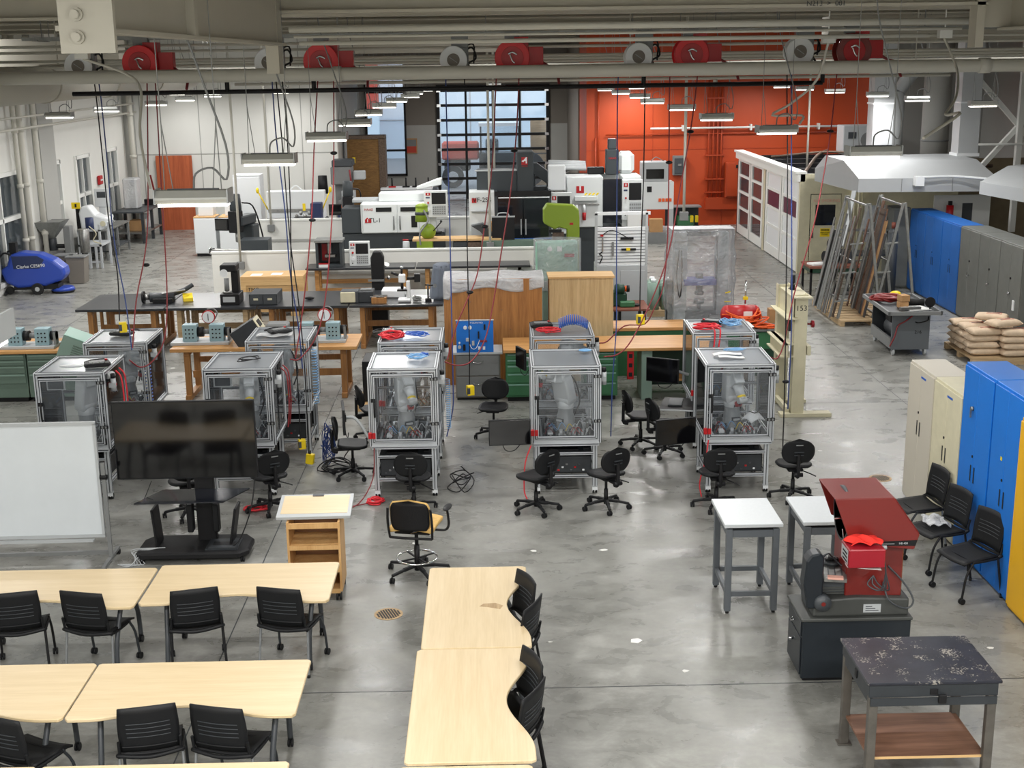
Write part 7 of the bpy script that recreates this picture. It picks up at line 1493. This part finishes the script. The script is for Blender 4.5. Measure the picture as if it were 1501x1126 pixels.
# steel cart with compressor
t = thing('steel_cart', 'heavy grey rolling steel cart with a compressor inside', 'cart', (8.0, 24.6, 0), -2)
parts(t, [('top', [('dark_grey', -.46, .52, -.98, .95, .84, .86), ('grey', -.48, .54, -1.0, -.96, .84, .91), ('grey', -.48, .54, .93, .97, .84, .91), ('grey', -.48, -.44, -1.0, .97, .84, .91), ('grey', .5, .54, -1.0, .97, .84, .91)], 0), ('end_panel', [('table_grey_steel', -.32, .4, -.72, -.68, .12, .84)], .004), ('end_panel', [('charcoal', -.32, .4, .7, .74, .12, .84)], .004), ('bottom_rail', [('grey', -.34, -.3, -.7, .72, .14, .34), ('dark_grey', -.3, .4, -.7, .72, .12, .16)], 0), ('back_panel', [('charcoal', .38, .4, -.7, .72, .16, .84)], 0), ('compressor', [('dark_grey', 'c', (0, -.5, .38), (0, .4, .38), .18, .18, 18), ('navy', -.12, .12, -.45, -.1, .5, .7), ('black', -.15, .15, .0, .4, .5, .76), ('yellow', -.2, -.05, -.62, -.5, .3, .45)], .01), ('handle', [('black', 't', [(.12, -.74, .66), (.16, -.8, .66), (.32, -.8, .7), (.36, -.74, .76)], .012)], 0),
          ('hose', [('hose_red', 't', [(.05, -.74, .78), (-.1, -.78, .68), (-.22, -.77, .6), (-.28, -.8, .4), (-.36, -.78, .2)], .014)], 0), ('caster', [('light_grey', 'c', (x, y, .07), (x+.04, y, .07), .07, .07, 14) for x in (-.28, .32) for y in (-.66, .66)] + [('black', x, x+.04, y-.03, y+.03, .07, .13) for x in (-.28, .32) for y in (-.66, .66)], 0)])
text('216', .09, (.18, -.725, .46), FRONT, 'black', t)
tangle('hose_coil', 'thick dark red hose coil on the grey steel cart', 'hose', (7.88, 24.95, .87), 'dark_red', .36, .34, .1, 34, .028, 51)
for k, (dz, dxy) in enumerate(((0, 0), (.13, .01))): tag(B('cardboard').box((7.95+dxy, 24.25, .93+dz), (.17, .2, .12), (0, 0, R(10*k))).build('brick_block', bev=.006), ('lower', 'upper')[k] + ' tan block of the two stacked on the steel cart', 'block')
t = thing('black_roll', 'black foam roll on the grey steel cart', 'roll', (8.3, 24.55, .92)); parts(t, [('roll', [('rubber', 'c', (-.15, .0, 0), (.15, -.05, 0), .07, .07, 14)], 0)])
t = thing('hand_mirror', 'round black disc on a stand at the near corner of the cart', 'disc', (8.38, 23.95, .86)); parts(t, [('disc', [('black', 'c', (0, 0, .16), (0, .02, .16), .1, .1, 20)], 0), ('stem', [('black', -.01, .01, 0, .02, 0, .1)], 0)])
tag(B('paper').box((8.15, 24.1, .88), (.45, .4, .02), (0, 0, R(12))).m('steel').box((8.0, 23.95, .91), (.4, .1, .06), (0, 0, R(8))).build('clutter'), 'white papers and metal scraps at the near end of the cart', 'papers')
tag(B('yellow').ell((8.15, 25.35, .93), (.12, .1, .07)).build('yellow_cloth'), 'yellow cloth at the far end of the grey cart', 'cloth')
# sacks
def sack(label, x, y, z, rz, first=[None]):
    g = 'tan paper sacks stacked on a pallet'
    if first[0]: return dup(first[0], (x, y, z), rz, label, g)
    t = thing('paper_sack', label, 'sack', (x, y, z), rz, g)
    b = B('bag').sheet(lambda u, v: (-.3+.6*u+0*v, -.19+.38*v, .075*(abs(math.sin(PI*u))**.16)*(abs(math.sin(PI*v))**.22)), 14, 10, .004)
    b.sheet(lambda u, v: (-.3+.6*u, -.19+.38*v, -.06*(abs(math.sin(PI*u))**.16)*(abs(math.sin(PI*v))**.22)), 14, 10, .004); b.build('sack', t)
    b = B('brick_red').bx(-.1, .18, -.06, -.045, .070, .0765).bx(-.1, .18, .045, .06, .070, .0765); b.m('dark_grey').bx(-.08, .14, -.02, .02, .071, .0768); b.build('print', t)
    first[0] = t; return t
z = .2
for L_ in range(4):
    for i, (x, y) in enumerate(((9.2, 23.35), (9.2, 23.78), (9.2, 24.2), (9.75, 23.2), (9.75, 23.62), (9.75, 24.05))):
        if L_ == 3 and i in (4, 5): continue
        sack('tan sack, layer %s from the floor, %s of the %s column' % (('first', 'second', 'third', 'fourth')[L_], ('near', 'middle', 'far')[i % 3], ('left', 'right')[i//3]), x+random.uniform(-.03, .03), y+random.uniform(-.02, .02), z+L_*.125, random.uniform(-6, 6)+(90 if (L_+i//3) % 2 == 0 and False else 0))
sack('tan sack thrown on top of the pile, nearer one', 9.55, 23.3, .73, 18); sack('topmost tan sack lying slanted behind the nearer one', 9.5, 23.75, .76, -25)
tag(B('pallet_wood').bx(8.9, 10.1, 23.0, 24.5, .1, .13).bx(8.9, 10.1, 23.0, 23.1, 0, .1).bx(8.9, 10.1, 23.7, 23.8, 0, .1).bx(8.9, 10.1, 24.4, 24.5, 0, .1).build('pallet'), 'wooden pallet under the tan sacks', 'pallet')

# ================================================================== LEFT SIDE: SCRUBBER, BIN, PROCESS MACHINES
t = thing('floor_scrubber', 'blue walk-behind floor scrubber parked by the left wall', 'floor scrubber', (-11.45, 32.6, 0), 3)
B('scrub_blue').prism([(-.78, .3), (-.9, .62), (-.72, .74), (-.62, 1.02), (-.35, 1.07), (.1, 1.02), (.45, .86), (.68, .66), (.72, .48), (.6, .34), (.2, .2), (-.5, .16)], -.28, .28, 'Y').build('tank', t, .08, seg=3)
B('navy').prism([(-.55, .66), (-.58, .98), (.05, .98), (.22, .88), (.1, .66)], -.287, -.28, 'Y').build('lid_panel', t, .01)
text('Clarke CES690', .115, (-.12, -.292, .72), (R(90), R(-3), 0), 'white', t)
parts(t, [('handle', [('black', 't', [(-.6, -.2, 1.0), (-.78, -.2, 1.05), (-.95, -.2, .85), (-.9, -.2, .7)], .025), ('black', 't', [(-.6, .2, 1.0), (-.78, .2, 1.05), (-.95, .2, .85), (-.9, .2, .7)], .025), ('black', -.66, -.5, -.1, .1, 1.0, 1.3)], 0), ('wheel', [('rubber', 'c', (.0, -.34, .14), (.0, -.26, .14), .15, .15, 20), ('light_grey', 'c', (0, -.35, .14), (0, -.34, .14), .06)], .01), ('wheel', [('rubber', 'c', (-.72, -.2, .1), (-.72, -.14, .1), .1, .1, 16)], 0), ('squeegee', [('black', 't', [(-.75, -.45, .05), (-.85, 0, .06), (-.75, .45, .05)], .04)], 0), ('brush_deck', [('scrub_blue', 'c', (.55, 0, .06), (.55, 0, .14), .3, .26, 24), ('black', 'c', (.55, 0, .0), (.55, 0, .06), .27, .3, 24)], 0), ('chassis', [('black', -.6, .5, -.24, .24, .12, .25)], 0)])
gt_ = 'grey waste bins beside the scrubber'
t = thing('waste_bin', 'grey square waste bin right of the blue scrubber', 'bin', (-10.95, 34.1, 0), 0, gt_); parts(t, [('bin', [('taupe', 'y', [(-.2, 0), (.2, 0), (.25, .7), (-.25, .7)], -.2, .2)], .01), ('rim', [('grey', -.265, .265, -.23, .23, .68, .72)], .01)])
dup(t, (-11.35, 34.4, 0), 0, 'grey square waste bin hidden behind the scrubber nose', gt_)
t = thing('hopper_machine', 'grey filling machine with a wide steel hopper by the left wall', 'filling machine', (-11.75, 35.4, 0))
b = B('galv').add([(-.65, -.4, 1.5), (.15, -.4, 1.5), (.15, .4, 1.5), (-.65, .4, 1.5), (-.33, -.08, 1.02), (-.17, -.08, 1.02), (-.17, .08, 1.02), (-.33, .08, 1.02), (-.6, -.36, 1.49), (.1, -.36, 1.49), (.1, .36, 1.49), (-.6, .36, 1.49)], [(0, 1, 5, 4), (1, 2, 6, 5), (2, 3, 7, 6), (3, 0, 4, 7), (4, 5, 6, 7), (8, 9, 10, 11)]); b.build('hopper', t)
parts(t, [('column', [('grey', .12, .3, -.15, .15, .3, 1.35)], .01), ('frame', [('steel', -.5, .4, -.3, .3, .42, .5), ('steel', -.45, -.35, -.25, -.15, 0, .45), ('steel', .25, .35, -.25, -.15, 0, .45)], .005), ('mechanism', [('charcoal', 'c', (-.25, 0, .7), (-.25, 0, 1.02), .14, .12, 14), ('steel', -.5, .1, -.2, .2, .5, .7), ('black', 'c', (-.5, 0, .8), (.1, 0, .8), .06), ('steel', 'c', (.6, .1, .6), (.6, .1, 1.25), .13, .15, 14)], .005)])
t = thing('conveyor_unit', 'aluminium conveyor frame with cables beside the hopper machine', 'conveyor', (-11.3, 36.9, 0)); parts(t, [('frame', [('alu', -.35, .3, -.4, .6, .62, .68), ('alu', -.35, -.29, -.4, -.34, 0, 1.1), ('alu', .24, .3, -.4, -.34, 0, 1.25), ('alu', .1, .16, -.4, -.34, 0, .62), ('alu', -.1, -.02, -.4, -.34, 0, .62), ('alu', .24, .3, .5, .56, 0, 1.2), ('alu', -.35, .3, -.4, -.34, 1.05, 1.1), ('alu', -.35, .3, -.38, -.34, .15, .2)], .003), ('cable', [('cream_paint', 't', [(0, -.4, 1.2), (.2, -.45, 1.0), (.1, -.45, .8), (.3, -.4, .7)], .015)], 0), ('motor', [('navy', 'c', (-.1, 0, 1.0), (-.1, 0, 1.4), .12), ('black', -.3, -.2, -.3, -.2, .7, 1.0)], 0)])
t = thing('steel_table', 'stainless steel bench with shelves along the left wall, nearer one', 'bench', (-11.65, 39.1, 0)); parts(t, [('top', [('steel', -.4, .42, -1.2, 1.3, .86, .9)], .003), ('shelf', [('dark_grey', -.38, .4, -1.15, 1.25, .25, .29)], 0)] + [('leg', [('grey', x, x+.06, y, y+.06, 0, .86)], 0) for x in (-.4, .34) for y in (-1.15, 0, 1.2)] + [('panel', [('charcoal', -.38, -.36, -1.1, 1.2, .3, .85)], 0)])
t = thing('steel_table', 'dark steel bench with shelves along the left wall, farther one', 'bench', (-11.6, 42.8, 0)); parts(t, [('top', [('dark_grey', -.5, .5, -1.2, 1.2, .98, 1.03)], .003), ('shelf', [('steel', -.48, .48, -1.1, 1.1, .3, .36)], 0), ('lower_box', [('cardboard', -.1, .3, -.8, -.3, .36, .7), ('white', 0, .3, .1, .5, .36, .8)], .01)] + [('leg', [('charcoal', x, x+.09, y, y+.09, 0, .98)], 0) for x in (-.48, .39) for y in (-1.15, 0, 1.08)])
t = thing('white_tub_machine', 'white plastic curved machine tub hanging before the steel bench', 'machine tub', (-11.5, 37.75, .95)); b = B('white').prism([(-.38, .5), (-.34, .0), (-.2, -.02), (.25, .0), (.38, .12), (.42, .36), (.1, .45), (-.1, .72), (-.3, .7)], -.25, .25, 'Y'); b.build('tub', t, .05, seg=2); B('cream_paint').cyl((.3, -.27, .2), (.3, -.25, .2), .08).build('spout', t)
t = thing('signal_lamp', 'black post with a yellow sign left of the white machine tub', 'post', (-11.95, 37.7, 0)); parts(t, [('post', [('black', -.05, .05, -.05, .05, 0, 1.6)], 0), ('sign', [('yellow', -.15, .1, -.08, -.06, 1.58, 1.76), ('black', -.05, .0, -.09, -.08, 1.62, 1.72)], 0)])
t = thing('process_panel', 'white instrument panel with small dark display on the steel bench', 'panel', (-11.85, 39.8, .9)); parts(t, [('case', [('white', -.2, .25, -.08, .08, .5, 1.05), ('white', -.1, .1, -.05, .05, 0, .5)], .01), ('display', [('dark_grey', -.12, .14, -.09, -.08, .78, .96)], 0)])
tangle('cable_bundle', 'white tubing coils heaped on the steel bench at the left', 'tubing', (-11.65, 39.2, .9), 'white', .3, .5, .5, 60, .02, 61)
t = thing('wrapped_apparatus', 'clear plastic wrapped apparatus on the farther steel bench', 'apparatus', (-11.7, 42.6, 1.03)); parts(t, [('cover', [('wrap', -.2, .25, -.3, .3, 0, 1.0)], .05), ('core', [('steel', 'c', (0, 0, 0), (0, 0, .8), .08), ('navy', 'c', (.05, 0, .8), (.05, 0, .92), .08)], 0)])
t = thing('bar_clamp', 'dark red lever standing up from the farther steel bench', 'lever', (-11.15, 43.6, 1.03)); parts(t, [('lever', [('dark_red', 'b', (0, 0, .1), (-.15, 0, 1.0), .05), ('black', -.4, -.1, -.1, .1, 0, .2), ('yellow', 'c', (-.0, 0, .1), (.06, 0, .1), .1)], 0)])

# ================================================================== FLOOR DRAINS AND MARKS
for i, (x, y, r_) in enumerate(((-1.12, 12.45, .15), (5.28, 16.58, .15))):
    t = thing('floor_drain', 'round slotted floor drain ' + ('behind the near lengthwise tables' if i == 0 else 'left of the beige cabinets'), 'drain', (x, y, 0), 0, 'round slotted floor drains')
    b = B('pallet_wood').cyl((0, 0, 0), (0, 0, .004), r_, n=32); b.build('ring', t)
    b = B('black')
    for k in range(9): xx = -.11+.0275*k; h_ = math.sqrt(max(0, (r_*.8)**2-xx*xx)); b.M = Matrix.Rotation(R(20), 4, 'Z'); b.bx(xx-.0095, xx+.0095, -h_, h_, .003, .0055)
    b.build('slots', t)
mk = B('paper').prism([(1.33, 11.66), (1.4, 11.64), (1.45, 11.7), (1.41, 11.75), (1.34, 11.73)], 0, .004); tag(mk.build('paper_scrap'), 'small white scrap lying on the floor in the open aisle', 'scrap')
b = B('wall_white')
rn = random.Random(9)
for i in range(26):
    x, y, s_ = rn.uniform(-8, 8), rn.uniform(10, 34), rn.uniform(.02, .06); b.prism([(x+s_*math.cos(a)*rn.uniform(.6, 1.3), y+s_*math.sin(a)*rn.uniform(.5, 1)) for a in [k*PI/3 for k in range(6)]], 0, .0015)
struct(b.build('trim_4'))['label'] = 'pale paint chips on the floor'
